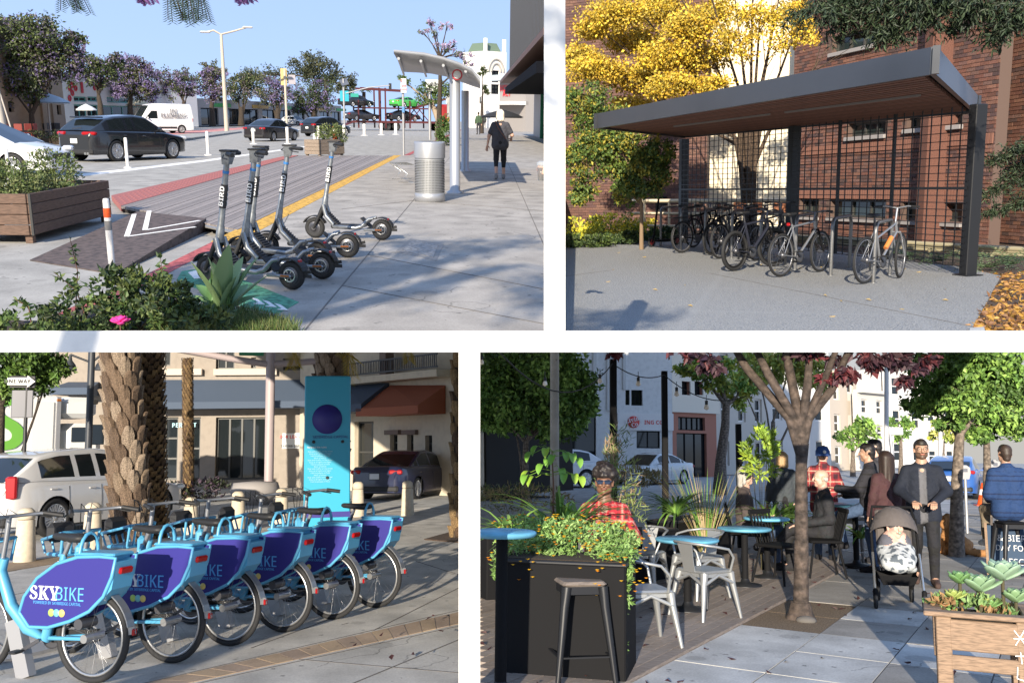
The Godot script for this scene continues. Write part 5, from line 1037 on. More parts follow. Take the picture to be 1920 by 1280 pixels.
	# a hand with an iced drink reaching in at the right edge
	var hp:=pd(1016,316,9.0);var ho:=thing("hand","hand holding a clear cup of iced coffee at the right edge","hand",hp,0.0);var hn:=Body.new();var wrist:=Vector3(0.16,-0.11,0.06)
	hand_bones(hn,Vector3(0.09,-0.03,0.055),Vector3(-0.9,0.15,-0.25),Vector3(0,1,0),0.75,1.05);hn.b(Vector3(0.15,-0.085,0.065),Vector3(0.1,-0.035,0.055),0.045,0.03);var hm:=MeshInstance3D.new();hm.mesh=hn.mesh(0.005,0.004,plain(skin));hm.material_override=MV("skin",0.5);put(hm,"hand",ho)
	var cu:=thing("plastic_cup","clear plastic cup of iced coffee held at the right edge","cup",hp+Vector3(-0.005,-0.12,0.0));part("coffee",MB.new().lathe([Vector2(0.001,0.0),Vector2(0.031,0.0),Vector2(0.043,0.13),Vector2(0.001,0.131)],24),M("coffee",0.05,0.018,0.01,0.15),cu);part("cup_wall",MB.new().lathe([Vector2(0.033,-0.002),Vector2(0.047,0.155)],24),pane_clear(),cu);part("lid",MB.new().lathe([Vector2(0.049,0.155),Vector2(0.046,0.18),Vector2(0.02,0.195),Vector2(0.002,0.196)],24),pane_clear(),cu)
func street_one_plants() -> void:
	var jg:=[Color(0.042,0.066,0.017),Color(0.066,0.092,0.024),Color(0.03,0.046,0.015),Color(0.085,0.108,0.035)];var vio:=[Color(0.15,0.115,0.25),Color(0.20,0.155,0.29),Color(0.055,0.07,0.024),Color(0.12,0.10,0.12),Color(0.075,0.083,0.03)]
	var mixed:=[jg[0],jg[1],jg[2],jg[3],Color(0.145,0.115,0.23),Color(0.11,0.10,0.095)]
	# name, label, base column, depth, trunk tip px, blobs in px [u, v, ru, rv, n], colours, leaf size in px
	for q in [
		["large leafy jacaranda with violet blossom at the far left",60,56.0,[[60,245],[58,215],[70,190]],[[25,75,45,40,2600],[80,70,45,36,2400],[110,110,40,38,2200],[45,135,42,38,2000],[10,160,22,30,900],[138,85,18,26,800],[65,175,20,20,500]],mixed,4.6,0.42],
		["dark evergreen street tree low at the far left",20,60.0,[[22,245],[25,210]],[[30,195,26,26,900],[60,205,14,22,500]],[jg[0],jg[2]],4.6,0.35],
		["green jacaranda between tan building and cafe",188,93.8,[[188,216],[187,195],[184,178]],[[165,125,24,22,900],[195,130,28,24,1100],[178,145,24,16,600],[215,118,16,16,400]],mixed,4.0,0.22],
		["violet jacaranda in front of the cafe parasols",243,99.4,[[243,222],[243,195],[245,178]],[[235,140,30,30,1500],[262,145,28,30,1300],[250,122,26,14,700],[225,170,18,16,500],[275,175,22,18,700]],vio,3.6,0.22],
		["sparse violet jacaranda above the white van",302,110.4,[[302,215],[300,190]],[[300,150,26,22,900],[312,170,18,16,450],[285,172,16,16,400]],vio,3.4,0.2],
		["pale violet jacaranda beside the white building",345,118.7,[[345,225],[344,190]],[[345,150,22,18,800],[350,168,22,12,500],[330,165,14,12,300]],vio,3.2,0.2],
		["violet jacaranda left of the street lamp",398,131.1,[[398,232],[396,200],[397,190]],[[385,165,22,22,900],[405,155,24,22,900],[395,140,22,14,500],[420,175,16,14,400]],vio,3.2,0.24],
		["grey-green jacaranda right of the street lamp",452,143.5,[[452,232],[452,200]],[[445,165,24,22,1000],[470,165,24,24,1000],[458,148,22,14,500]],[jg[0],jg[2],Color(0.14,0.12,0.13),Color(0.12,0.12,0.05)],3.2,0.24],
		["violet jacaranda behind the white SUV",520,154.6,[[520,232],[520,195]],[[505,165,26,24,1100],[530,175,22,20,900],[515,190,22,14,500]],vio,3.0,0.26],
		["dense dark violet jacaranda right of the tan banner",588,160.1,[[588,235],[588,200]],[[575,180,28,30,1500],[605,170,26,26,1300],[595,195,30,18,800],[560,200,18,16,500]],[vio[0],vio[2],jg[2],jg[0]],3.0,0.4],
		["tall dark eucalyptus rising behind the jacarandas",610,207.0,[[612,235],[610,150]],[[600,130,34,26,1300],[640,150,24,22,900],[575,120,30,22,900],[500,140,50,14,900],[650,165,14,14,300]],[Color(0.035,0.045,0.02),Color(0.06,0.065,0.03)],3.6,0.4],
		["rounded tree crown rising behind the street lamp",400,207.0,[[400,235],[400,150]],[[395,132,22,14,700]],[Color(0.09,0.08,0.03),Color(0.06,0.07,0.025)],3.4,0.3]]:
		var at:=gz(q[1],q[2]);var s: float=q[2]/F;var tk:=[];for e in q[3]: tk.append(pd(e[0],e[1],q[2])-at)
		tk[0]=Vector3(tk[0].x,0,0);var bl:=[]
		for e in q[4]: bl.append([pd(e[0],e[1],q[2])-at,Vector3(e[2]*s,e[3]*s,e[2]*s*0.8),int(e[4]*1.25)])
		tree("jacaranda_tree" if "jacaranda" in q[0] else "street_tree",q[0],"tree",at,{"trunk": tk,"r": 5.0*s,"blobs": bl,"cols": q[5],"size": q[6]*s*1.25,"aspect": 0.55,"twigs": 6},"trees along the far side of the street")
	# thin jacaranda and tree by the shelter
	var at2:=gz(822,60.0);var s2:=60.0/F;var bl2:=[]
	for e in [[805,40,10,12,130],[818,60,12,12,150],[838,50,10,12,110],[795,62,14,8,110],[828,92,22,12,200],[852,85,10,10,90],[872,100,14,14,150],[880,115,10,8,70],[860,105,12,8,80]]: bl2.append([pd(e[0],e[1],60.0)-at2,Vector3(e[2],e[3],e[2])*s2,e[4]])
	tree("jacaranda_tree","thin open jacaranda with violet tufts above the bus shelter","tree",at2,{"trunk": [Vector3.ZERO,pd(825,160,60.0)-at2,pd(825,110,60.0)-at2],"r": 0.16,"blobs": bl2,"cols": [Color(0.30,0.22,0.40),Color(0.36,0.28,0.42),Color(0.10,0.13,0.06)],"size": 0.16,"twigs": 6})
	var at3:=gz(825,66.0);var s3:=66.0/F;var bl3:=[]
	for e in [[795,172,20,18,700],[828,165,24,18,900],[812,186,22,12,500],[755,150,16,10,250]]: bl3.append([pd(e[0],e[1],66.0)-at3,Vector3(e[2],e[3],e[2])*s3,e[4]])
	tree("street_tree","leaning green street tree behind the bike lane sign","tree",at3,{"trunk": [Vector3.ZERO,pd(822,225,66.0)-at3,pd(812,200,66.0)-at3],"r": 0.28,"blobs": bl3,"cols": [Color(0.07,0.12,0.025),Color(0.10,0.16,0.04),Color(0.05,0.08,0.02)],"size": 0.17,"bark": M("bark_pale",0.34,0.27,0.20,0.9)})
	shrub("shrub","green bush in the planting bed behind the bus shelter",gz(836,52.0),[[Vector3(0,0.75,0),Vector3(0.6,0.85,0.6),1500]],0.13,0.5,[Color(0.05,0.10,0.02),Color(0.08,0.14,0.03)])
	var at4:=gz(903,95.0);tree("street_tree","distant green tree between shelter and white tower","tree",at4,{"trunk": [Vector3.ZERO,pd(904,190,95.0)-at4],"r": 0.2,"blobs": [[pd(905,135,95.0)-at4,Vector3(8,10,8)*95.0/F,250],[pd(908,170,95.0)-at4,Vector3(9,9,8)*95.0/F,250]],"cols": jg,"size": 0.25})
	var pt:=gz(682,210.0);var po:=thing("palm_tree","distant palm tree behind the car carrier","palm",pt);pole_of([Vector3.ZERO,pd(682,172,210.0)-pt],0.4,M("bark"),po);var pf:=MB.new()
	for i in 16: var a:=TAU*i/16;blade(pf,pd(682,170,210.0)-pt,Vector3(cos(a),rnd(0.2,0.8),sin(a)),2.2,0.4,1.6)
	part("fronds",pf,M("palm_green",0.06,0.09,0.03,0.7),po)
	# sprays of jacaranda hanging in from above
	for q in [["green jacaranda spray hanging in at the top left",128,5,14,14,110,0],["violet blossom spray hanging at the top",270,3,18,9,90,1],["large green jacaranda spray hanging at the top centre",350,10,30,22,260,0],["violet blossom tuft at the top right of the sprays",462,2,22,8,90,1]]:
		var c:=pd(q[1],q[2],7.0);var o:=thing("hanging_branch",q[0],"branch",c);var lb:=LB.new();var k:=7.0/F;var tw:=MB.new()
		for i in int(q[5]/14):
			var a:=Vector3(rnd(-1,1)*q[3]*k,16*k+0.05,rnd(-.08,.08));var b:=a+Vector3(rnd(-0.05,0.05)+0.03,-rnd(0.6,1.0)*q[4]*k*2.0-0.06,0);tw.tube([a+Vector3(0,0.25,0),a,b],0.0025,4,false)
			for j in 14:
				var t:=(j+1)/14.0;for s in [-1,1]: lb.leaf(a.lerp(b,t),Vector3(s,-0.5,rnd(-.4,.4)).normalized(),Vector3(0,0.3,1).normalized(),0.045 if q[6] == 0 else 0.035,0.012 if q[6] == 0 else 0.03,Color(0.08,0.13,0.03) if q[6] == 0 else Color(0.32,0.16,0.42))
		part("twig",tw,M("bark"),o);var lm:=lb.mesh(MV("leaf",0.6,null,1.0,0.35));put(lm,"leaflets",o);lm.set_meta("kind","stuff")
	var iv: Transform3D=P.T.affine_inverse();var cw: Vector3=P.T*g(800,500);cw += sun_dir*((5.8-cw.y)/sun_dir.y);var oa:=iv*(cw+Vector3(-1.6,0,0.8));oa.y=0;var nt:=thing("jacaranda_tree","jacaranda whose crown hangs over the viewer and shades the near pavement","tree",oa);var nb:=MB.new();var nl:=LB.new();var ctr:=iv*cw-oa
	nb.tube([Vector3.ZERO,Vector3(0.1,2.4,0),ctr*0.75],[0.2,0.16,0.13],8)
	for i in 24:
		var e:=ctr+rdir()*Vector3(2.5,0.55,2.0);nb.tube([ctr*0.75,ctr.lerp(e,0.4)+Vector3(0,0.3,0),e],[0.09,0.05,0.015],5)
		for j in 130: var p:=e+rdir()*rnd(0.1,0.5);var d:=rdir();nl.leaf(p,d,any_side(d),rnd(0.1,0.2),0.07,jg[j % 4])
	part("trunk",nb,M("bark"),nt);var nm:=nl.mesh(MV("leaf",0.6,null,1.0,0.35));put(nm,"crown",nt);nm.set_meta("kind","stuff")
	# rose bed in the foreground
	var bed:=structure("planting_bed",MB.new().slab(kerb_pts([[-80,622],[-80,600],[75,601],[180,570],[330,560],[470,590],[540,622]],0.05),-0.08,0.05),M("soil"),"mulched planting bed at the front")
	var rose:=[Color(0.035,0.065,0.016),Color(0.055,0.095,0.022),Color(0.09,0.12,0.03),Color(0.025,0.045,0.014)]
	var spots:=[[40,606,60,26,700,"low rose growth at the bed's left end"],[150,590,70,50,1300,"leafy rose bush left of the pale post"],[205,555,50,55,900,"tall open rose bush before the ramp"],[262,560,60,50,1500,"dense rose bush in the middle of the bed"],[330,575,50,50,1200,"leafy rose bush left of the agave"],[360,600,70,26,900,"low green growth at the agave's foot"]]
	for q in spots:
		var b:=g(q[0],628 if q[1] > 590 else 618,0.05);var c:=pd(q[0],q[1],-b.z)-b;var k:=-b.z/F
		shrub("rose_bush",q[5],b,[[Vector3(c.x,max(c.y,0.06),0),Vector3(q[2]*k,q[3]*k*0.9,0.35),int(q[4]*0.7)]],0.052,0.6,rose,0.3)
	for q in [[140,600,130,445,"tall rose shoot rising before the ramp"],[165,610,100,510,"rose shoot leaning left over the concrete"],[290,600,300,480,"rose shoot reaching up right of the post"],[60,620,25,560,"rose shoot at the far left of the bed"],[225,600,250,500,"rose shoot behind the pale post"]]:
		var b:=g(q[0],q[1],0.05);var tip:=pd(q[2],q[3],-b.z)-b;var o:=thing("rose_shoot",q[4],"plant",b);var mid:=tip*0.5+Vector3(0.04,0.06,0);part("stem",MB.new().tube([Vector3.ZERO,mid,tip],[0.006,0.004,0.002],5),M("stem_red",0.12,0.06,0.04,0.8),o);var lb:=LB.new()
		for i in 34: var t:=rnd(0.25,1.0);var p:=(mid*(2*t) if t < 0.5 else mid.lerp(tip,2*t-1));var d:=(rdir()+Vector3(0,0.2,0)).normalized();lb.leaf(p,d,any_side(d),rnd(0.04,0.07),0.03,rose[rng.randi() % 3]*rnd(0.9,1.6))
		var lm:=lb.mesh(MV("leaf",0.6,null,1.0,0.35));put(lm,"leaves",o);lm.set_meta("kind","stuff")
	var fb:=pd(224,603,6.4);var fo:=thing("rose_flower","bright pink rose at the front of the bed","flower",fb);var pink:=M("rose_pink",0.72,0.035,0.25,0.6)
	for i in 14: var a:=i*2.4;var r:=0.018+0.0018*i;part("petal",MB.new().ball(Vector3(cos(a)*r,0.012-0.001*i+rnd(-.008,.008),sin(a)*r),Vector3(0.032,0.008,0.024),8,5,Basis(Vector3.UP,-a)*Basis(Vector3(0,0,1),0.9-0.05*i)),pink,fo)
	part("stalk",MB.new().tube([Vector3.ZERO,Vector3(0,-0.12,0)],0.005,5),M("stem_red"),fo)
	# agave
	var ab:=g(418,592,0.03);var ag:=thing("agave_plant","pale green agave rosette with pointed leaves in the bed","agave",ab);var k3:=-ab.z/F
	for q in [[428,468,42],[392,490,34],[362,498,36],[452,490,36],[478,490,30],[405,520,44],[440,525,40],[372,540,36],[460,540,34],[497,522,20],[355,560,30],[480,560,26],[420,545,40],[400,470+30,34]]:
		var tip:=pd(q[0],q[1],-ab.z+rnd(-0.2,0.25))-ab;var m:=MB.new();var l:=tip.length()*1.04;var dd:=tip.normalized();var out:=Vector3(dd.x,0,dd.z)
		blade(m,Vector3(out.x*0.03,0.02,out.z*0.03),(dd+Vector3.UP*0.12).normalized(),l,q[2]*k3*1.05,0.25,0.22,9,0.35);var lf:=part("leaf",m,M("agave_%d" % (q[0] % 3),0.10+0.05*(q[0] % 3),0.20+0.05*(q[0] % 3),0.07+0.03*(q[0] % 3),0.5),ag)
	var gr:=LB.new();var grn:=[Color(0.05,0.09,0.02),Color(0.08,0.13,0.03),Color(0.14,0.15,0.05)]
	for i in 5200:
		var u:=rnd(290,560);var v: float=rnd(588,633)+max(0.0,(u-470)*0.33);if v > 634: continue
		var p:=g(u,v,0.05);var d:=(Vector3.UP+rdir()*0.55).normalized();gr.leaf(p,d,any_side(d),rnd(0.05,0.14),0.006,grn[rng.randi() % 3]*rnd(0.7,1.3))
	var go_:=gr.mesh(MV("leaf",0.6,null,1.0,0.35));put(go_,"grass",self);go_.transform=P.T;go_.set_meta("kind","stuff");go_.set_meta("label","fine grass growing round the agave in the bed")
# courses of brick as real pieces over part of a wall face: outline [x0, y0, x1, y1] less the holes; local x along, front at z
func bricks(f: Dictionary,area: Array,holes: Array,bl: float,bh: float,z: float,cols: Array,singles: int,near_x: float) -> void:
	var mm:=MB.new();var kinds:=[]
	for c in cols: var b:=MB.new();b.c(c.r,c.g,c.b);b.rbox(Vector3.ZERO,Vector3(bl-0.012,bh-0.012,0.05),0.004);kinds.append(b.mesh(MV("brick",0.85,grey_noise("brickn",0.06,0.7,1.2),1.5)))
	var a:=PackedVector3Array();var nn:=PackedVector3Array();var cc:=PackedColorArray();var row:=0;var y: float=area[1];var made:=0
	while y < area[3]:
		var x: float=area[0]-(bl*0.5 if row % 2 else 0.0)
		while x < area[2]:
			var x0: float=max(x,area[0])+0.006;var x1: float=min(x+bl,area[2])-0.006;var skip:=x1-x0 < 0.03
			for h in holes: if x1 > h[0]-0.01 and x0 < h[2]+0.01 and y+bh > h[1]+0.01 and y < h[3]-0.01: skip=true
			if not skip and inside(f.a+f.x*(x0+x1)*0.5+Vector3(0,y,0),30.0):
				var ci:=rng.randi() % cols.size();var zz:=z+rnd(-0.003,0.003)
				if made < singles and abs(x-near_x) < 2.2 and x1-x0 > bl*0.9 and y > 0.6:
					var o:=MeshInstance3D.new();o.mesh=kinds[ci].mesh;o.material_override=kinds[ci].material_override;o.position=Vector3((x0+x1)*0.5,y+bh*0.5,zz-0.01);put(o,"brick",f.o);made += 1
				else:
					var c: Color=cols[ci]*rnd(0.85,1.15);c.a=1;var q:=[Vector3(x0,y+0.006,zz),Vector3(x0,y+bh-0.006,zz),Vector3(x1,y+bh-0.006,zz),Vector3(x1,y+0.006,zz)];var bk:=Vector3(0,0,-0.03)
					for e in [[q[0],q[1],q[2],q[3],Vector3(0,0,1)],[q[1],q[1]+bk,q[2]+bk,q[2],Vector3.UP],[q[3],q[3]+bk,q[0]+bk,q[0],Vector3.DOWN],[q[0],q[0]+bk,q[1]+bk,q[1],Vector3.LEFT],[q[2],q[2]+bk,q[3]+bk,q[3],Vector3.RIGHT]]:
						for i in [0,1,2,0,2,3]: a.append(e[i]);nn.append(e[4]);cc.append(c)
			x += bl
		y += bh;row += 1
	if a.size():
		var arr:=[];arr.resize(Mesh.ARRAY_MAX);arr[Mesh.ARRAY_VERTEX]=a;arr[Mesh.ARRAY_NORMAL]=nn;arr[Mesh.ARRAY_COLOR]=cc;var m:=ArrayMesh.new();m.add_surface_from_arrays(Mesh.PRIMITIVE_TRIANGLES,arr);var o:=MeshInstance3D.new();o.mesh=m;o.material_override=MV("brick",0.85);put(o,"brickwork",f.o);o.set_meta("kind","stuff")
	for k in kinds: k.free()
func hoop(label: String,a: Vector3,b: Vector3,h: float) -> void:
	var o:=thing("bike_hoop",label,"bike rack",a,0.0,"steel bike hoops in a row");var e:=b-a;var r:=0.16;var pts:=[Vector3.ZERO,Vector3(0,h-r,0)];var l:=e.length();var d:=e/l
	for i in range(1,7): var t:=PI*0.5*i/6.0;pts.append(d*r*(1-cos(t))+Vector3(0,h-r+r*sin(t),0))
	for i in range(0,7): var t:=PI*0.5*i/6.0;pts.append(d*(l-r+r*sin(t))+Vector3(0,h-r+r*cos(t),0))
	pts.append(e);part("hoop_tube",MB.new().tube(pts,0.028,10),M("hoop_steel",0.20,0.20,0.20,0.42,0.6,grey_noise("conc2",0.02,0.88,1.06,512,6),2.0),o)
	for q in [Vector3.ZERO,e]: part("foot",MB.new().lathe([Vector2(0.05,0),Vector2(0.05,0.008),Vector2(0.03,0.012)],14,Transform3D(Basis.IDENTITY,q)),M("hoop_steel"),o)
func conifer_spray(o: Node3D,lb: LB,tw: MB,a: Vector3,b: Vector3,w: float,n: int,cols: Array,at: Vector3) -> void:
	tw.tube([a,a.lerp(b,0.5)+Vector3(0,w*0.15,0),b],[0.02,0.014,0.005],5,false);var dir:=(b-a).normalized()
	for i in n:
		var t:=rnd(0.05,1.0);var p:=a.lerp(b,t)+Vector3(0,w*0.6*t*(1-t),0);var s:=(rdir()+dir*0.4+Vector3.DOWN*0.5).normalized();var l:=w*rnd(0.4,1.0)*(1.15-t*0.6)
		if not inside(at+p+s*l,3.0): continue
		if i % 3 == 0: tw.tube([p,p+s*l],[0.004,0.002],3,false)
		for j in 9: var q:=p+s*l*(j+1)/9.0;var d:=(rdir()*0.9+s*0.5+Vector3.DOWN*0.35).normalized();lb.leaf(q,d,any_side(d),0.10,0.022,cols[rng.randi() % cols.size()]*rnd(0.7,1.3))
func bike_shelter() -> void:
	var RP:=g(1815,516);var LP:=g(1281,455);var H:=hat(RP,1815,196)
	structure("ground",MB.new().slab([g(1040,628,-0.03),g(1925,628,-0.03),gz(1935,24),gz(1490,30),gz(1052,32)],-0.06,-0.03),M("mulch",0.085,0.055,0.038,1.0,0.0,grey_noise("soil",0.08,0.5,1.4),1.6,bumps("barkn",0.05,9.0)),"mulched ground round the shelter")
	var pv:=concrete("aggregate",0.30,0.30,0.295);pv=M("aggregate2",0.30,0.305,0.305,0.85,0.0,grey_noise("agg",0.24,0.55,1.4,512,3),0.42,bumps("aggn",0.3,6.0))
	var slab:=structure("paving",MB.new().slab(kerb_pts([[1044,628],[1044,466],[1215,447],[1290,446],[1500,463],[1700,487],[1800,499],[1877,517],[1815,628]]),-0.1,0.0),pv,"grey exposed-aggregate paving under and before the shelter")
	for q in [[[1488,544],[1824,612]],[[1044,520],[1150,506]],[[1330,512],[1488,544]]]: part("joint",MB.new().bar(g(q[0][0],q[0][1],0.0),g(q[1][0],q[1][1],0.0),0.014,0.006),M("joint"),slab)
	# shelter
	var sh:=thing("bike_shelter","dark steel bike shelter with a slatted timber soffit and wire grid back","shelter");var cor:=[g(1118,241,H),g(1755,138,H),g(1833,211,H),g(1281,259,H)];var st:=M("canopy_steel",0.10,0.105,0.115,0.36,0.7,grey_noise("worn2",0.01,0.9,1.08),0.3);var fh:=hat(cor[1],1753,86)-H
	for i in 4:
		var a: Vector3=cor[i];var b: Vector3=cor[(i+1) % 4];var d:=(b-a).normalized();var n:=d.cross(Vector3.UP)
		part("fascia",MB.new().box((a+b)*0.5+Vector3(0,fh*0.5,0)-n*0.03,Vector3(a.distance_to(b)-0.07,fh,0.06),Basis(d,Vector3.UP,d.cross(Vector3.UP))),st,sh)
		part("corner_seam",MB.new().box(a+Vector3(0,fh*0.5,0),Vector3(0.07,fh+0.004,0.07),Basis(d,Vector3.UP,d.cross(Vector3.UP))),st,sh)
	var ins:=func(s: float,t: float,y: float) -> Vector3: return cor[0].lerp(cor[1],s).lerp(cor[3].lerp(cor[2],s),t)+Vector3(0,y,0)
	part("roof_deck",MB.new().slab([ins.call(0.01,0.01,0),ins.call(0.99,0.01,0),ins.call(0.99,0.99,0),ins.call(0.01,0.99,0)],H+fh*0.55,H+fh*0.75),M("black_paint"),sh)
	for i in 27:
		var t:=0.035+0.93*i/26.0;var q:=[ins.call(0.02,t-0.010,0.03),ins.call(0.975,t-0.010,0.03),ins.call(0.975,t+0.010,0.03),ins.call(0.02,t+0.010,0.03)]
		part("soffit_slat",MB.new().slab(q,H+0.03,H+0.075),wood("soffit_wood_%d" % (i % 3),0.19+0.03*(i % 3),0.08+0.012*(i % 3),0.05+0.008*(i % 3)),sh)
	for q in [[0.2,0.55,0.36],[0.6,0.93,0.36]]: part("light_strip",MB.new().bar(ins.call(q[0],q[2],0.02),ins.call(q[1],q[2],0.02),0.05,0.03),M("strip_grey",0.22,0.2,0.18,0.5),sh)
	part("edge_angle",MB.new().bar(ins.call(0.01,0.022,0.05),ins.call(0.985,0.022,0.05),0.10,0.03),M("edge_tan",0.30,0.22,0.13,0.5),sh)
	var run:=(RP-LP);var rl:=run.length();var rd:=run/rl;var gb:=Basis(rd,Vector3.UP,rd.cross(Vector3.UP))
	for t in [0.0,0.5,1.0]: part("post",MB.new().rbox(LP+run*t+Vector3(0,H*0.5,0),Vector3(0.16,H,0.2),0.01,gb),M("black_steel"),sh);part("base_plate",MB.new().box(LP+run*t+Vector3(0,0.008,0),Vector3(0.3,0.016,0.3),gb),M("black_steel"),sh)
	for i in 45:
		if i == 0 or i == 22: continue
		var t:=i/45.0;var thick:=0.045 if i in [30,37] else 0.014;part("grid_upright",MB.new().box(LP+run*t+Vector3(0,H*0.5+0.06,0)-gb.z*-0.1,Vector3(thick,H-0.14,thick),gb),M("black_steel"),sh)
	var yy:=0.14;var k:=0
	while yy < H-0.05: part("grid_rail",MB.new().box(LP+run*0.5+Vector3(0,yy,0)+gb.z*0.115,Vector3(rl,0.012 if k != 12 else 0.04,0.012),gb),M("black_steel"),sh);yy += 0.085+0.0022*k;k += 1
	# hoops, bicycles, kick scooter
	for q in [[1239,462,1281,452,389,"leftmost bike hoop, beside the kick scooter"],[1277,469,1322,459,390,"second bike hoop from the left"],[1322,476,1367,465,393,"third bike hoop from the left"],[1372,484,1416,472,396,"fourth bike hoop from the left"],[1426,494,1467,481,401,"fifth bike hoop, right of the slanting mountain bike"],[1491,505,1528,490,405,"sixth bike hoop, behind the bike with the red reflector"],[1558,516,1593,502,410,"empty bike hoop with no bike against it"],[1638,530,1669,515,418,"rightmost bike hoop with a silver bike locked to it"]]:
		var a:=g(q[0],q[1]);hoop(q[5],a,g(q[2],q[3]),hat(a,q[0],q[4]))
	var silver:=M("frame_silver",0.35,0.36,0.38,0.3,0.7);var bk:=M("black_paint");var rim:=M("rim_grey",0.25,0.25,0.26,0.35,0.7)
	for q in [[1279,474,1342,455,{"frame": bk,"rim": rim,"rack": true,"fork": bk,"hw": 0.26,"rise": 0.16},"black bike with a luggage rack at the second hoop"],[1350,485,1404,466,{"frame": M("frame_dark",0.03,0.03,0.035,0.4),"rim": rim,"r": 0.34},"dark road bike with yellow-lit spokes at the third hoop"],[1377,508,1450,484,{"frame": M("frame_blackblue",0.02,0.022,0.035,0.35),"rim": bk,"tw": 0.03,"tube": 0.022,"fork": bk,"hw": 0.32,"steer": -0.3},"black mountain bike with fat tyres slanting to the fourth hoop"],[1464,519,1538,496,{"frame": silver,"rim": rim,"fork": bk,"red": true,"hw": 0.31,"forkr": 0.018,"steer": 0.1},"grey bike with a red reflector under its saddle"],[1621,532,1688,505,{"frame": silver,"rim": rim,"hw": 0.3,"bottle": true,"drop": 0.25,"bar": silver,"rack": false,"steer": 0.25,"rise": 0.2},"silver city bike with an orange bottle at the rightmost hoop"],[1335,478,1388,462,{"frame": bk,"rim": bk,"hw": 0.24},"dark bike squeezed between the second and third hoops"],[1418,489,1472,474,{"frame": M("frame_dark"),"rim": rim,"rise": 0.2},"dark bike left of the fifth hoop"],[1300,464,1350,452,{"frame": bk,"rim": rim,"basket": true},"black bike with a wire basket behind the leftmost bikes"],[1392,478,1440,462,{"frame": bk,"rim": bk,"basket": true},"dark bike half hidden behind the black mountain bike"]]:
		var a:=g(q[0],q[1]);var b:=bicycle("bicycle",q[5],a,swing(a,1.05,q[2],q[3]),q[4])
	var ka:=g(1222,463);var ks:=thing("kick_scooter","black folding kick scooter at the left end of the hoops","scooter",ka,yaw_of(g(1290,458),ka));var kb:=M("black_paint")
	for z in [0.0,0.82]: var w:=part("wheel",MB.new().ring(Vector3(0,0.11,z),Basis.IDENTITY,0.085,0.026,24,8),M("tyre"),ks);part("rim",MB.new().lathe([Vector2(0.06,-0.02),Vector2(0.06,0.02),Vector2(0.01,0.03)],16,Transform3D(Basis(Vector3(0,0,1),Vector3.RIGHT,Vector3.UP),Vector3(0,0.11,z))),M("rim_red",0.25,0.03,0.03,0.5),w)
	var kh: float=hat(ka,1240,370);part("deck",MB.new().rbox(Vector3(0,0.14,0.45),Vector3(0.15,0.05,0.6),0.02),kb,ks);part("stem",MB.new().tube([Vector3(0,0.2,0.06),Vector3(0,kh,0.22)],0.024,8),kb,ks);part("fork",MB.new().tube([Vector3(0,0.11,0),Vector3(0,0.26,0.07)],0.03,8),kb,ks);part("handlebar",MB.new().tube([Vector3(-0.22,kh-0.02,0.24),Vector3(0,kh,0.22),Vector3(0.22,kh-0.02,0.24)],0.016,8),kb,ks);part("mudguard",MB.new().bar(Vector3(0,0.2,0.68),Vector3(0,0.23,0.88),0.06,0.01),kb,ks)
	# brick building: right wing with a pier, a pale bay behind the maple, a left wing
	var red:=[Color(0.19,0.085,0.06),Color(0.165,0.072,0.05),Color(0.22,0.105,0.072),Color(0.10,0.058,0.052),Color(0.185,0.10,0.08)];var mort:=M("mortar",0.115,0.075,0.06,0.95);var hh:=7.6
	var w0:=gz(1480,27.5);var w1:=gz(1853,21.5);var f:=facade("brick_building","red-brown brick building wing with strip windows behind the grid",w0,w1);var holes:=[]
	for r in [[1500,370,1536,404],[1556,375,1662,406],[1692,381,1806,412],[1590,228,1662,257],[1700,210,1806,242],[1752,24,1822,60],[1560,60,1640,100]]: holes.append(onr(f,r))
	part("wall",MB.new().wall(f.w,hh,0.3,holes),mort,f.o);bricks(f,[0.0,0.0,f.w,8.4],holes,0.24,0.082,0.012,red,280,f.w-1.4)
	for r in holes: window_in(f,r,M("frame_bronze",0.05,0.05,0.045,0.5),M("glass_sky",0.02,0.03,0.03,0.03),3,1,0.18,0.05);part("sill",MB.new().rbox(Vector3((r[0]+r[2])*0.5,r[1]-0.06,0.03),Vector3(r[2]-r[0]+0.1,0.1,0.14),0.01),M("front_grey"),f.o)
	var lg:=MB.new()
	for y in [holes[1][3]+0.14,holes[4][1]-0.35]:
		for i in int(f.w/0.085): lg.rbox(Vector3(0.05+i*0.085,y,0.012),Vector3(0.072,0.22,0.06),0.003)
	part("soldier_course",lg,M("brick_soldier",0.21,0.095,0.065,0.85),f.o,true)
	var r0:=gz(1852,23.2);var r1:=gz(1960,21.5);var fr:=facade("brick_building","shaded recessed brick wall at the right edge behind the conifer",r0,r1);part("wall",MB.new().box(Vector3(fr.w*0.5,hh*0.5,-0.16),Vector3(fr.w,hh,0.3)),mort,fr.o);bricks(fr,[0.0,0.0,fr.w,8.2],[],0.24,0.082,0.012,red,0,0.0);part("pier_return",MB.new().box(Vector3(-0.02,hh*0.5,0.9),Vector3(0.3,hh,1.6)),M("brick_plain",0.15,0.065,0.045,0.9,0.0,grey_noise("brickn",0.06,0.7,1.2),2.0),fr.o)
	var c0:=gz(1322,30.0);var c1:=gz(1484,29.6);var fc:=facade("pale_building","bright sunlit pale building bay behind the maple trunks",c0,c1);part("wall",MB.new().box(Vector3(fc.w*0.5,hh*0.5,-0.2),Vector3(fc.w,hh,0.4)),M("sunlit_cream",0.80,0.70,0.52,0.9),fc.o)
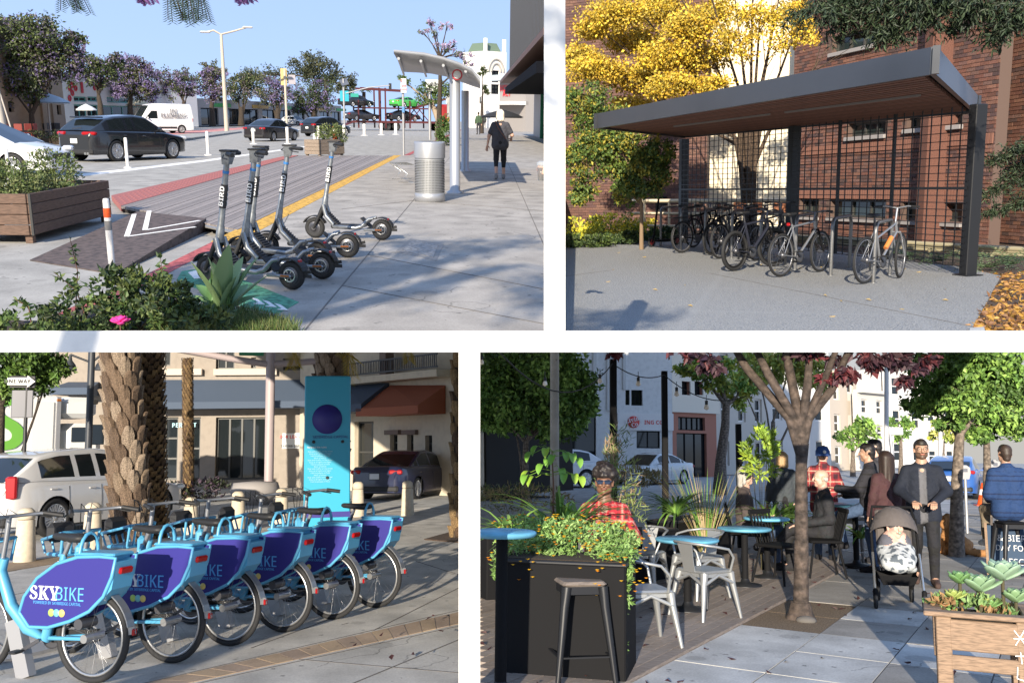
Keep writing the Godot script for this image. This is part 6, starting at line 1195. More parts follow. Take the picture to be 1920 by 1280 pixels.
	for r in [[1345,372,1362,396],[1376,374,1400,398],[1412,376,1430,398],[1452,376,1476,400]]: var q:=onr(fc,r);part("window",MB.new().box(Vector3((q[0]+q[2])*0.5,(q[1]+q[3])*0.5,0.02),Vector3(q[2]-q[0],q[3]-q[1],0.05)),M("shutter_rust",0.28,0.10,0.04,0.7),fc.o)
	var l0:=gz(1046,29.0);var l1:=gz(1324,28.6);var fl:=facade("brick_building","left brick wing behind the yellow maple leaves",l0,l1);part("wall",MB.new().box(Vector3(fl.w*0.5,hh*0.5,-0.16),Vector3(fl.w,hh,0.3)),mort,fl.o);bricks(fl,[0.0,0.0,fl.w,8.6],[],0.24,0.082,0.012,[Color(0.16,0.08,0.06),Color(0.14,0.07,0.055),Color(0.18,0.095,0.07),Color(0.11,0.06,0.055)],0,0.0)
	var ow:=onr(fl,[1230,368,1250,400]);part("doorway",MB.new().box(Vector3((ow[0]+ow[2])*0.5,(ow[1]+ow[3])*0.5,0.03),Vector3(ow[2]-ow[0],ow[3]-ow[1],0.08)),M("dark_void"),fl.o)
	# low wall and rails
	var lw:=thing("garden_wall","low pale concrete wall behind the yellow planting","wall");part("wall",MB.new().bar(g(1050,424)+Vector3(0,0.35,0),g(1165,424)+Vector3(0,0.35,0),0.25,0.75),concrete("kerb_pale",0.55,0.46,0.38),lw);part("coping",MB.new().bar(g(1050,424)+Vector3(0,0.76,0),g(1165,424)+Vector3(0,0.76,0),0.3,0.07),M("kerb_pale"),lw)
	var rail:=func(label: String,a: Vector3,b: Vector3,h: float,n: int,m: Material) -> void:
		var o:=thing("pipe_railing",label,"railing");for i in 3: part("rail",MB.new().tube([a+Vector3(0,h*(1.0-0.33*i),0),b+Vector3(0,h*(1.0-0.33*i),0)],0.035 if i else 0.05,8),m,o)
		for i in n: var p:=a.lerp(b,(i+0.5)/n);part("upright",MB.new().tube([p,p+Vector3(0,h,0)],0.035,8),m,o)
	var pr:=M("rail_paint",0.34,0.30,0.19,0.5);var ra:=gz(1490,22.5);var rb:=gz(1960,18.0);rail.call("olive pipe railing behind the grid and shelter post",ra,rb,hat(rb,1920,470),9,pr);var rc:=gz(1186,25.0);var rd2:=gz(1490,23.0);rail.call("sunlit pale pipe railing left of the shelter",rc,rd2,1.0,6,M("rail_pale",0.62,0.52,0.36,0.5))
	# trees and planting
	var yl:=[Color(0.58,0.40,0.03),Color(0.64,0.48,0.06),Color(0.48,0.30,0.025),Color(0.36,0.27,0.04)];var z:=23.0;var mt:=gz(1405,z);var sc:=z/F;var bl:=[]
	for e in [[1090,105,34,22,800],[1120,130,50,22,1100],[1150,30,55,25,1300],[1190,75,45,22,1000],[1190,150,50,22,1100],[1230,20,50,22,1000],[1250,105,50,22,1100],[1260,160,45,20,800],[1290,50,45,25,900],[1320,110,40,24,700],[1330,160,36,14,450],[1350,25,40,20,600],[1380,80,36,26,450],[1430,30,40,26,420],[1470,60,36,30,350],[1490,20,26,20,260],[1520,60,20,20,120],[1185,190,40,10,350],[1105,60,24,14,350]]: bl.append([pd(e[0],e[1],z+rnd(-1.2,1.5))-mt,Vector3(e[2],e[3],40)*sc,int(e[4]*2.5)])
	var maple:=tree("maple_tree","golden yellow maple with many thin fanning stems behind the shelter","tree",mt,{"trunk": [Vector3.ZERO,Vector3(0,0.9,0)],"r": 0.2,"limbs": false,"blobs": bl,"cols": yl,"loose": 0.62,"size": 0.075,"aspect": 0.75,"droop": 0.1})
	var ms:=MB.new();var bark2:=M("bark_brown",0.13,0.085,0.055,0.9,0.0,grey_noise("bark",0.03,0.35,1.1),2.0)
	for q in [[1376,250,1130,60],[1385,240,1190,10],[1390,220,1260,-40],[1396,200,1320,-50],[1402,200,1372,-60],[1408,200,1412,-60],[1414,200,1432,-60],[1420,210,1470,-50],[1428,230,1520,-20],[1380,270,1100,110],[1392,230,1230,60],[1440,250,1560,80],[1398,230,1290,40],[1412,230,1455,30],[1383,260,1160,140]]:
		var a:=pd(1404+rnd(-10,10),380,z)-mt;a.y=max(a.y,0.3);var m2:=pd(q[0],q[1],z+rnd(-0.4,0.4))-mt;var e:=pd(q[2],q[3],z+rnd(-1,1))-mt;ms.tube([a,a.lerp(m2,0.5)+Vector3(0,0.15,0),m2,m2.lerp(e,0.5),e],[0.075,0.06,0.045,0.028,0.010],6,false)
		for i in 4: var s:=m2.lerp(e,rnd(0.2,0.9));ms.tube([s,s+(e-m2).normalized()*0.9+rdir()*0.5],[0.012,0.004],4,false)
	part("stems",ms,bark2,maple)
	var gt:=gz(1203,20.5);var gl:=[];for e in [[1095,190,45,40,900],[1130,240,60,45,1500],[1100,300,45,40,1100],[1170,280,55,45,1500],[1210,330,50,35,1200],[1240,285,25,30,500],[1090,360,30,22,500],[1180,360,30,25,500]]: gl.append([pd(e[0],e[1],20.5)-gt,Vector3(e[2],e[3],40)*20.5/F,int(e[4]*2.2)])
	tree("small_maple","small green tree with slender pale stems left of the shelter","tree",gt,{"trunk": [Vector3.ZERO,pd(1203,385,20.5)-gt,pd(1192,330,20.5)-gt],"r": 0.042,"blobs": gl,"cols": [Color(0.07,0.12,0.02),Color(0.12,0.17,0.03),Color(0.05,0.085,0.02),Color(0.28,0.24,0.03)],"size": 0.085,"aspect": 0.6,"bark": M("bark_tan",0.22,0.15,0.09,0.9),"droop": 0.5})
	var fir:=[Color(0.030,0.050,0.024),Color(0.045,0.07,0.03),Color(0.022,0.036,0.02)]
	for q in [["dark conifer bough hanging across the top right",[[1500,-10,1690,62,0.5],[1560,-20,1760,40,0.55],[1740,-25,1480,30,0.5],[1800,-30,1560,50,0.5],[1860,-20,1640,75,0.4],[1700,-30,1900,40,0.5],[1930,-20,1780,50,0.45],[1980,-10,1860,70,0.4],[1620,-30,1560,20,0.4]],12.5],["conifer bough reaching in at the right edge",[[1990,250,1860,300,0.35],[2000,300,1840,365,0.35],[2000,350,1850,400,0.3],[2000,270,1880,330,0.35]],17.0]]:
		var at:=pd(q[1][0][0],q[1][0][1],q[2]);var o:=thing("conifer_branch",q[0],"branch",at);var lb:=LB.new();var tw:=MB.new()
		for e in q[1]: conifer_spray(o,lb,tw,pd(e[0],e[1],q[2]+rnd(-0.3,0.5))-at,pd(e[2],e[3],q[2]+rnd(-0.3,0.5))-at,e[4],130,fir,at)
		part("bough",tw,M("bark"),o);var lm:=lb.mesh(MV("leaf",0.6,null,1.0,0.35));put(lm,"needles",o);lm.set_meta("kind","stuff")
	var gb2:=pd(1700,35,12.9);var bo:=thing("conifer_branch","thick brown bare limb inside the dark conifer","branch",gb2);part("limb",MB.new().tube([pd(1830,-20,13.0)-gb2,pd(1760,5,12.9)-gb2,pd(1700,45,12.9)-gb2,pd(1600,70,13.0)-gb2],[0.14,0.12,0.08,0.03],9),bark2,bo)
	var yg:=[Color(0.80,0.66,0.05),Color(0.62,0.56,0.06),Color(0.45,0.48,0.06),Color(0.2,0.26,0.05)];var dg:=[Color(0.03,0.055,0.015),Color(0.05,0.08,0.02),Color(0.09,0.13,0.03)]
	for q in [[1090,435,45,26,yg,"yellow-green shrub patch at the far left of the bed"],[1150,428,45,30,yg,"brightest yellow shrub by the small tree's stems"],[1195,430,35,22,yg,"yellow-green shrub right of the small tree"],[1100,452,50,14,dg,"dark ivy groundcover at the bed's left edge"],[1170,446,55,14,dg,"dark ivy groundcover in front of the small tree"],[1240,440,40,14,dg,"dark ivy groundcover beside the kick scooter"]]:
		var b:=g(q[0],q[1]+q[3]*0.6+2,0.0);var kk:=-b.z/F;shrub("shrub" if q[4] == yg else "groundcover",q[5],b,[[Vector3(0,q[3]*kk*0.7,0),Vector3(q[2]*kk,q[3]*kk*0.9,0.6),1500]],0.085,0.6,q[4],0.5,"",false)
	for q in [[1850,505,0.55,"sword fern right of the shelter's end post"],[1895,500,0.7,"larger sword fern at the right edge"],[1760,492,0.45,"sword fern behind the grid's right end"],[1700,484,0.4,"small fern behind the rightmost bike"]]:
		var b:=g(q[0],q[1],0.0);var o:=thing("fern",q[3],"fern",b);var lb:=LB.new()
		for i in 22:
			var a:=rnd(0,TAU);var d:=Vector3(cos(a),rnd(0.6,1.4),sin(a)).normalized();var p:=Vector3.ZERO
			for j in 14: d=(d+Vector3.DOWN*0.11).normalized();p += d*q[2]*0.11;var s:=d.cross(Vector3.UP).normalized();for e in [-1,1]: lb.leaf(p,(s*e+d*0.4).normalized(),d,0.11*(1.0-j/18.0),0.022,fir[i % 3]*2.2)
		var lm:=lb.mesh(MV("leaf",0.6,null,1.0,0.35));put(lm,"fronds",o);lm.set_meta("kind","stuff")
	var ll:=LB.new()
	for i in 900:
		var u:=rnd(1815,1925);var v:=rnd(510,628);if u < 1877-(v-517)*0.56 and v > 517: continue
		var d:=(rdir()*Vector3(1,0.25,1)).normalized();ll.leaf(g(u,v,-0.02),d,any_side(d),rnd(0.06,0.12),0.05,[Color(0.30,0.15,0.04),Color(0.18,0.09,0.04),Color(0.42,0.24,0.05)][i % 3])
	for i in 30: var p:=g(rnd(1100,1800),rnd(470,600),0.004);if p.z > -30: ll.leaf(p,Vector3(rnd(-1,1),0.1,rnd(-1,1)).normalized(),Vector3(0,1,0.2).cross(Vector3.RIGHT).normalized(),0.08,0.05,Color(0.40,0.28,0.10))
	var lo:=ll.mesh(MV("leaf",0.6,null,1.0,0.35));put(lo,"fallen_leaves",self);lo.transform=P.T;lo.set_meta("kind","stuff");lo.set_meta("label","fallen autumn leaves on the mulch and paving")
	structure("kerb_stone",MB.new().slab(kerb_pts([[1820,614],[1846,613],[1850,628],[1816,628]],0.01),-0.05,0.012),concrete("kerb_pale2",0.5,0.5,0.5),"corner of a pale concrete slab at the lower right")
# palm trunk clad in old leaf bases, each a piece of its own (or joined when small)
func palm_trunk(label: String,base: Vector3,top: Vector3,r: float,sw: float,sh: float,joined: bool,cols: Array,group:="") -> Node3D:
	var o:=thing("palm_tree",label,"palm",base,0.0,group);var ax:=top-base;var L:=ax.length();var up:=ax/L;var x:=up.cross(Vector3(0,0,1)).normalized();var z:=x.cross(up)
	part("trunk",MB.new().tube([Vector3.ZERO,ax],[r*0.86,r*0.8],16),M("palm_core",0.06,0.042,0.03,0.95),o)
	var ms:=[];var j:=MB.new()
	for c in cols:
		var m:=MB.new();m.c(c.r,c.g,c.b);m.loft([[-0.5,0.35,0.0],[-0.3,0.85,0.035],[0.15,1.0,0.06],[0.45,0.6,0.09],[0.5,0.35,0.075]].map(func(q): var w: float=sw*0.5*q[1];var y: float=sh*q[0];var d: float=q[2]*sw*5.0;return [Vector3(-w,y,-0.02),Vector3(-w*0.9,y,d*0.6),Vector3(0,y+sh*0.05*q[1],d),Vector3(w*0.9,y,d*0.6),Vector3(w,y,-0.02)]),true,true,true,false);ms.append(m.mesh(MV("leafbase",0.9,grey_noise("bark",0.03,0.35,1.1),5.0,0.0,bumps("barkn",0.05,9.0))).mesh)
	var n:=int(TAU*r/(sw*1.05));var rows:=int(L/(sh*0.62));var mat:=MV("leafbase",0.9)
	for i in rows:
		for k in n:
			var a:=TAU*(k+(0.5 if i % 2 else 0.0)+i*0.12)/n+rnd(-0.05,0.05);var d:=x*sin(a)+z*cos(a);var p:=up*(sh*0.62*(i+0.4))+d*r*0.9
			if not inside(base+p,2.0) or d.z < -0.35: continue
			var bs:=Basis(up.cross(d).normalized(),up,d)*Basis(Vector3(0,0,1),rnd(-0.12,0.12))*Basis.from_scale(Vector3(rnd(0.85,1.1),rnd(0.85,1.15),rnd(0.8,1.3)))
			if joined:
				var c: Color=cols[rng.randi() % cols.size()]*rnd(0.7,1.2);j.c(c.r,c.g,c.b);var e:=[Vector3(-0.5,-0.5,0),Vector3(0.5,-0.5,0),Vector3(0.3,0.5,0.35),Vector3(-0.3,0.5,0.35)].map(func(v): return p+bs*(v*Vector3(sw,sh,sw)));j.flat();j.quad(e[0],e[1],e[2],e[3]);j.quad(e[3],e[2],p+up*sh*0.45+x*0.0+bs*Vector3(0.25*sw,0,-0.05),p+up*sh*0.45+bs*Vector3(-0.25*sw,0,-0.05))
			else: var q:=MeshInstance3D.new();q.mesh=ms[rng.randi() % ms.size()];q.material_override=mat;q.transform=Transform3D(bs,p);put(q,"leaf_base",o)
	if joined: part("leaf_bases",j,mat,o,true)
	return o
func share_bike(label: String, at: Vector3, turn: float) -> Node3D:      # -Z forward, the rear wheel stands at the origin
	var o:=thing("share_bike",label,"bicycle",at,turn,"blue hire bikes at the docks");var blue:=M("bike_blue",0.075,0.32,0.52,0.4);blue.clearcoat_enabled=true;blue.clearcoat=0.6;var pur:=M("panel_purple",0.024,0.02,0.19,0.5);var bl:=M("rubber_black");var sv:=M("frame_silver");var r:=0.335
	var rear:=Vector3(0,r,0);var fr:=Vector3(0,r,-1.10);bike_wheel(o,rear,r,M("tyre"),M("rim_silver",0.5,0.5,0.5,0.3,0.8),0.024,28);bike_wheel(o,fr,r,M("tyre"),M("rim_silver"),0.024,28)
	var bb:=Vector3(0,0.30,-0.44);var hd:=Vector3(0,0.78,-0.92)
	var f:=MB.new();f.tube([Vector3(0,0.93,-0.30),Vector3(0,0.62,-0.36),bb,Vector3(0,0.36,-0.62),Vector3(0,0.52,-0.80),hd,hd+Vector3(0,0.1,0.03)],[0.025,0.03,0.045,0.048,0.046,0.042,0.035],10);f.tube([bb,rear+Vector3(0.07,0,0)],0.016,7);f.tube([bb,rear+Vector3(-0.07,0,0)],0.016,7);part("frame",f,blue,o)
	var num:=letters("YZ10%d" % (rng.randi() % 90+10),0.038,M("print_white"),o,Transform3D(Basis(Vector3(0,-0.97,-0.2),Vector3(0,-0.2,0.97),Vector3(-1,0,0)),Vector3(-0.031,0.80,-0.325)))
	# side panels: a leaf-shaped shroud each side of the rear wheel
	var edge:=[[-0.60,0.50],[-0.56,0.62],[-0.44,0.76],[-0.26,0.87],[-0.06,0.925],[0.14,0.935],[0.285,0.925],[0.255,0.79],[0.185,0.65],[0.06,0.54],[-0.12,0.46],[-0.32,0.405],[-0.50,0.40]]
	for s in [-1.0,1.0]:
		var pl:=PackedVector2Array();var rim:=[]
		for e in edge: pl.append(Vector2(e[0],e[1]));rim.append(Vector3(s*0.105,e[1],e[0]))
		rim.append(rim[0]);var tr:=Transform3D(Basis(Vector3(0,0,1),Vector3.UP,Vector3(-1,0,0)),Vector3(s*0.1,0,0));var p:=part("side_panel",MB.new().extrude(pl,0.02,tr),pur,o);part("panel_rim",MB.new().tube(rim,0.014,8,false),blue,p)
		var tb:=Basis(Vector3(0,0,-s),Vector3.UP,Vector3(s,0,0));var w:=func(txt: String,z: float,y: float,h: float,m: Material,face: String,bold: bool) -> void: letters(txt,h,m,p,Transform3D(tb,Vector3(s*0.1125,y,z)),"lettering",face,bold,0.003)
		w.call("SKY",-0.36 if s < 0 else 0.02,0.655,0.10,M("print_white"),"Droid Serif",true);w.call("BIKE",-0.125 if s < 0 else -0.27,0.655,0.096,M("print_cyan",0.10,0.36,0.72,0.5),"Droid Sans",false);w.call("POWERED BY SKYBRIDGE CAPITAL",-0.24,0.585,0.021,M("print_cyan"),"Droid Sans",false)
		for q in [[-0.29,Color(0.42,0.6,0.12)],[-0.24,Color(0.16,0.5,0.55)],[-0.19,Color(0.7,0.55,0.15)]]: part("logo_dot",MB.new().lathe([Vector2(0.028,0.0),Vector2(0.028,0.003),Vector2(0.001,0.0031)],14,Transform3D(Basis(Vector3(0,0,1),Vector3(s,0,0),Vector3.UP),Vector3(s*(0.111+0.001*q[0]),0.515,q[0]))),M("dot_%d" % int(-q[0]*100),q[1].r,q[1].g,q[1].b,0.5),p)
	part("tail_box",MB.new().loft([[0.20,0.92,0.945],[0.29,0.90,0.93],[0.25,0.70,0.72],[0.12,0.58,0.60]].map(func(q): return [Vector3(-0.1,q[1],q[0]),Vector3(0.1,q[1],q[0]),Vector3(0.1,q[2],q[0]-0.05),Vector3(-0.1,q[2],q[0]-0.05)]),true,true,true,false),blue,o);part("rack_top",MB.new().rbox(Vector3(0,0.945,0.08),Vector3(0.21,0.025,0.38),0.01),blue,o)
	part("tail_light",MB.new().rbox(Vector3(0,0.83,0.285),Vector3(0.13,0.05,0.03),0.01,Basis(Vector3.RIGHT,0.2)),M("tail_red"),o);part("rack_loop",MB.new().tube(range(9).map(func(i): var a: float=PI*i/8.0;return Vector3(cos(a)*0.09,0.94+sin(a)*0.15,-0.06)),0.014,8),blue,o)
	part("seat_post",MB.new().tube([Vector3(0,0.88,-0.31),Vector3(0,1.02,-0.25)],0.018,8),sv,o);var sd:=saddle(o,Vector3(0,1.05,-0.22),bl,1.25);sd.name="saddle"
	var mg:=MB.new();var pts:=[]
	for i in 9: var a: float=lerp(0.1,1.3,i/8.0);pts.append(rear+Vector3(0,sin(a),cos(a))*(r+0.025))
	for i in 8: mg.bar(pts[i],pts[i+1],0.07,0.01)
	part("mudguard",mg,sv,o);part("reflector",MB.new().rbox(pts[0]+Vector3(0,0.02,0.02),Vector3(0.05,0.05,0.02),0.01),M("tail_red"),o)
	part("fork",MB.new().tube([hd,Vector3(0.06,0.72,-0.96),fr+Vector3(0.06,0,0)],0.018,8).tube([hd,Vector3(-0.06,0.72,-0.96),fr+Vector3(-0.06,0,0)],0.018,8),blue,o)
	var hc:=Vector3(0,1.20,-0.86);var hb:=part("handlebar",MB.new().tube([hd,hd+Vector3(0,0.25,0.04),hc],0.02,9).tube([hc+Vector3(-0.30,-0.01,0.20),hc+Vector3(-0.22,0.01,0.08),hc+Vector3(-0.06,0,0),hc+Vector3(0.06,0,0),hc+Vector3(0.22,0.01,0.08),hc+Vector3(0.30,-0.01,0.20)],0.014,8),sv,o)
	for s in [-1.0,1.0]: part("grip",MB.new().tube([hc+Vector3(s*0.235,0.01,0.1),hc+Vector3(s*0.31,-0.012,0.23)],0.02,8),bl,hb);part("brake_lever",MB.new().tube([hc+Vector3(s*0.2,0.0,0.02),hc+Vector3(s*0.3,-0.03,0.12)],0.007,5),bl,hb)
	for k in 3: part("cable",MB.new().tube([hc+Vector3(-0.15+0.12*k,0,0.0),hc+Vector3(-0.1+0.1*k,0.05,-0.13),hd+Vector3(0,0.05,-0.08),hd+Vector3(0,-0.12,-0.04)],0.004,4),bl,o)
	var bk:=part("basket",MB.new().rbox(Vector3(0,0.83,-1.12),Vector3(0.30,0.03,0.24),0.01),blue,o)
	for x in [-0.16,-0.08,0.0,0.08,0.16]: part("basket_bar",MB.new().tube([Vector3(x,0.84,-1.0),Vector3(x*1.05,1.02,-0.97)],0.012,6),blue,bk);part("basket_bar",MB.new().tube([Vector3(x,0.84,-1.23),Vector3(x*1.05,0.95,-1.27)],0.010,6),blue,bk)
	part("basket_hoop",MB.new().tube([Vector3(-0.17,1.02,-0.97),Vector3(0.17,1.02,-0.97),Vector3(0.17,0.95,-1.27),Vector3(-0.17,0.95,-1.27),Vector3(-0.17,1.02,-0.97)],0.014,7),blue,bk);part("black_pouch",MB.new().rbox(Vector3(0,1.0,-1.27),Vector3(0.26,0.17,0.09),0.04),M("pouch",0.015,0.016,0.02,0.7),bk);part("head_box",MB.new().rbox(hd+Vector3(0,0.02,-0.05),Vector3(0.1,0.24,0.08),0.03),blue,o)
	crankset(o,bb,M("hub_grey"),0.5);part("chain_case",MB.new().bar(bb+Vector3(0.06,0,0),rear+Vector3(0.06,0,0),0.03,0.09),bl,o);part("gear_hub",MB.new().tube([rear+Vector3(-0.09,0,0),rear+Vector3(0.09,0,0)],0.032,14),M("rim_silver"),o);part("lock_hub",MB.new().tube([Vector3(-0.105,0.44,-0.04),Vector3(0.05,0.44,-0.04)],0.04,14),M("hub_grey"),o)
	return o
func bike_share() -> void:
	var pv:=concrete("plaza",0.60,0.57,0.53);var F0:=[[-95,1290],[872,1290]]
	var gr:=kerb_pts(F0);var gp:=structure("pavement",MB.new().slab([gr[0],gr[1],gz(872,62.0),gz(-95,62.0)],-0.05,0.0),pv,"pale plaza pavement under the hire bikes")
	var jm:=M("joint",0.13,0.12,0.11,0.95);for q in [[[230,1290],[868,1142]],[[330,1290],[868,1172]],[[560,1236],[868,1262]],[[640,1290],[868,1196]],[[0,1120],[330,1052]],[[-40,1180],[60,1250]],[[700,1182],[868,1098]],[[500,1060],[860,1035]],[[470,1215],[620,1160]],[[780,1052],[868,1080]]]: part("joint",MB.new().bar(g(q[0][0],q[0][1]),g(q[1][0],q[1][1]),0.014,0.006),jm,gp)
	var a0:=g(250,1287);var a1:=g(868,1146);var b0:=g(322,1288);var b1:=g(868,1168)
	for i in 17: var t0:=(i+0.03)/17.0;var t1:=(i+0.97)/17.0;part("band_paver",MB.new().slab([a0.lerp(a1,t0),a0.lerp(a1,t1),b0.lerp(b1,t1),b0.lerp(b1,t0)],0.0,0.005+rnd(0,0.002)),concrete("tan_paver_%d" % (i % 3),0.42+0.03*(i % 3),0.31+0.02*(i % 3),0.235),gp)
	strip("street","sunlit street behind the bollards",[[-95,1000],[320,985],[868,948],[868,905],[-95,905]],0.0,0.006,concrete("street_pale",0.60,0.59,0.57))
	strip("tactile_paving","tan tactile strip at the kerb on the left",[[-60,1068],[20,1054],[165,1036],[180,1043],[40,1066],[-60,1085]],0.0,0.008,concrete("tactile_tan",0.38,0.27,0.17))
	strip("mulch_bed","brown mulch round the right palm",[[795,1010],[868,990],[868,1016]],0.0,0.02,M("mulch"))
	# docks and bikes
	var dk:=thing("dock_rail","silver steel dock rail running under the hire bikes","dock");var d0:=g(-60,1250);var d1:=g(640,1085);part("plate",MB.new().bar(d0+Vector3(0,0.015,0),d1+Vector3(0,0.015,0),0.32,0.03),M("galvanised"),dk)
	var labs:=["nearest blue hire bike, at the left edge with large purple panel","second blue hire bike from the front of the row","third blue hire bike in the row","fourth blue hire bike in the row","fifth blue hire bike, before the turquoise totem","farthest blue hire bike at the right end of the row"];var proto: Node3D
	var rw:=[[170,1281],[318,1243],[427,1211],[528,1185],[620,1161],[701,1139]]
	for i in 6:
		var a:=g(rw[i][0],rw[i][1]);var k: float=1700.0/-a.z;var tn:=swing(a,1.10,rw[i][0]-k*0.93,rw[i][1]-40,true)
		if i == 0: proto=share_bike(labs[0],a,tn)
		else:
			var c:=again(proto,labs[i],a,tn);var hx:=Vector3(0,0.78,-0.92);var rt:=Transform3D(Basis(Vector3.UP,rnd(-0.22,0.22)),hx)*Transform3D(Basis.IDENTITY,-hx)
			for ch in c.get_children():
				for w in ["handlebar","basket","head_box","fork","cable","wheel_001"]:
					if String(ch.name).begins_with(w): ch.transform=rt*ch.transform
		var s:=a+Basis(Vector3.UP,tn)*Vector3(0,0,-0.62);part("stand",MB.new().bar(s,s+Basis(Vector3.UP,tn)*Vector3(0,0.42,-0.14),0.07,0.13),M("galvanised"),dk)
	var kb:=g(612,1015);var kt:=thing("info_totem","tall turquoise information totem with a purple disc","totem",kb,-0.05);var z:=-kb.z;var s2:=z/F;var tq:=M("totem_blue",0.035,0.33,0.48,0.35);var w:=83*s2;var ht:=hat(kb,612,705)
	part("panel",MB.new().rbox(Vector3(0,ht*0.5+0.03,0),Vector3(w,ht-0.06,0.14),0.02),tq,kt);part("foot",MB.new().box(Vector3(0,0.02,0),Vector3(w*0.8,0.04,0.4)),M("galvanised"),kt)
	part("purple_band",MB.new().box(Vector3(0,hat(kb,612,964),0.072),Vector3(w,10*s2,0.012)),M("panel_purple"),kt);part("disc",MB.new().lathe([Vector2(27*s2,0),Vector2(27*s2,0.012),Vector2(0.001,0.0121)],30,Transform3D(Basis(Vector3.RIGHT,Vector3(0,0,1),Vector3(0,-1,0)),Vector3(-0.01,hat(kb,612,786),0.07))),M("panel_purple"),kt)
	for q in [[588,828],[640,828],[613,895],[580,972]]: part("bolt",MB.new().ball(Vector3((q[0]-613)*s2,hat(kb,612,q[1]),0.075),Vector3.ONE*3.0*s2),M("band_black"),kt)
	var tl:=func(txt: String,u: float,v: float,h: float,m: Material) -> void: letters(txt,h*s2,m,kt,Transform3D(Basis.IDENTITY,Vector3((u-613)*s2,hat(kb,612,v),0.074)),"lettering","Droid Sans",false,0.004)
	tl.call("SKYBRIDGE CAPITAL",618,819,5.0,M("panel_purple"));tl.call("Respect the rules",594,838,3.2,M("print_white"))
	for i in 15: tl.call(["Ride with traffic on the street","Stop at all lights and signs","Yield to people on foot","Wear a helmet"][i % 4],600,846+i*4.0,2.4,M("print_pale",0.35,0.6,0.68,0.6))
	for q in [["W",598,Color(0.5,0.62,0.1)],["P",612,Color(0.1,0.4,0.6)],["B",626,Color(0.75,0.5,0.1)]]: letters(q[0],13*s2,M("logo_"+q[0],q[2].r,q[2].g,q[2].b,0.5),kt,Transform3D(Basis.IDENTITY,Vector3((q[1]-611)*s2,hat(kb,612,990),0.074)))
	for q in [[45,1053,952,"nearest pale concrete bollard at the left"],[171,1036,942,"pale bollard left of the scaly palm trunk"],[356,1010,932,"pale bollard right of the palms"],[445,996,921,"pale bollard behind the fourth hire bike"],[527,988,916,"pale bollard left of the turquoise totem"],[671,968,903,"pale bollard right of the turquoise totem"],[764,966,901,"pale bollard in front of the dark blue car's front wheel"]]:
		var b:=g(q[0],q[1]);var h:=hat(b,q[0],q[2]);var r:=h*0.17;var o:=thing("bollard",q[3],"bollard",b,0.0,"pale concrete bollards along the plaza edge");var cm:=M("bollard_cream",0.58,0.50,0.38,0.85,0.0,grey_noise("conc2",0.02,0.88,1.06,512,6),1.0)
		part("shaft",MB.new().lathe([Vector2(r*1.15,0),Vector2(r*0.93,h*0.76),Vector2(r*0.85,h*0.78)],18),cm,o);part("cap",MB.new().lathe([Vector2(r*0.85,h*0.79),Vector2(r*0.93,h*0.8),Vector2(r*0.88,h*0.94),Vector2(r*0.5,h),Vector2(0.001,h)],18),cm,o)
	# palms
	var pc:=[Color(0.34,0.25,0.17),Color(0.26,0.18,0.12),Color(0.44,0.34,0.25),Color(0.18,0.12,0.08)];var pf:=[Color(0.32,0.20,0.09),Color(0.24,0.15,0.07),Color(0.40,0.26,0.12),Color(0.15,0.09,0.05)]
	var q1:=g(248,1022);palm_trunk("thick palm trunk clad in large grey-brown leaf bases",q1,pd(223,648,-q1.z),31*-q1.z/F,0.22,0.40,false,pc)
	var q2:=g(288,1008);palm_trunk("shaggy orange-brown palm trunk just behind the thick one",q2,pd(281,648,-q2.z-0.5),23*-q2.z/F,0.14,0.13,true,pf)
	var q3:=gz(353,30.0);palm_trunk("slim palm trunk before the dark storefront",q3,pd(351,672,30.0),9.5*30.0/F,0.09,0.12,true,pf);palm_trunk("slim palm trunk at the far left edge behind the sign",gz(4,27.0),pd(4,752,27.0),9.0*27.0/F,0.09,0.12,true,pf)
	var q5:=gz(620,24.0);palm_trunk("palm trunk with yellow fronds behind the totem",q5,pd(622,650,24.0),29*24.0/F,0.28,0.4,false,pc);var q6:=g(858,1008);palm_trunk("leaning palm trunk cut by the right edge of the plaza",q6,pd(862,648,-q6.z),14*-q6.z/F,0.16,0.3,false,pf)
	var ylw:=LB.new();var yo:=thing("palm_frond","yellow palm fronds hanging beside the totem's palm","frond",pd(660,655,23.0));var sm:=MB.new()
	for e in [[560,650,543,690],[545,652,556,684],[655,650,652,715],[650,652,664,705],[640,655,672,676],[765,655,768,676]]:
		var a:=pd(e[0],e[1],23.0)-pd(660,655,23.0);var b:=pd(e[2],e[3],23.0)-pd(660,655,23.0);sm.tube([a,b],0.012,4)
		for i in 60: var t:=i/60.0;var s:=1.0 if i % 2 else -1.0;ylw.leaf(a.lerp(b,t),Vector3(s,-0.9,rnd(-.4,.4)).normalized(),Vector3(0,0,1),0.26,0.025,[Color(0.62,0.42,0.03),Color(0.5,0.36,0.05),Color(0.3,0.3,0.05)][i % 3])
	part("frond_rib",sm,M("frond_rib",0.45,0.33,0.08,0.7),yo);var ym:=ylw.mesh(MV("leaf",0.6,null,1.0,0.35));put(ym,"leaflets",yo);ym.set_meta("kind","stuff")
	var tg:=[Color(0.06,0.12,0.02),Color(0.10,0.18,0.03),Color(0.04,0.08,0.015),Color(0.15,0.24,0.05)];var ta:=gz(-10,22.0);var bl:=[];for e in [[10,690,60,40,1800],[60,680,45,34,1400],[95,690,28,28,700],[40,720,40,26,1000],[5,735,20,24,500]]: bl.append([pd(e[0],e[1],22.0)-ta,Vector3(e[2],e[3],e[2])*22.0/F,e[4]])
	tree("street_tree","leafy green tree crown at the top left above the one way sign","tree",ta,{"trunk": [Vector3.ZERO,Vector3(0,2.6,0)],"r": 0.12,"blobs": bl,"cols": tg,"size": 0.13,"aspect": 0.6})
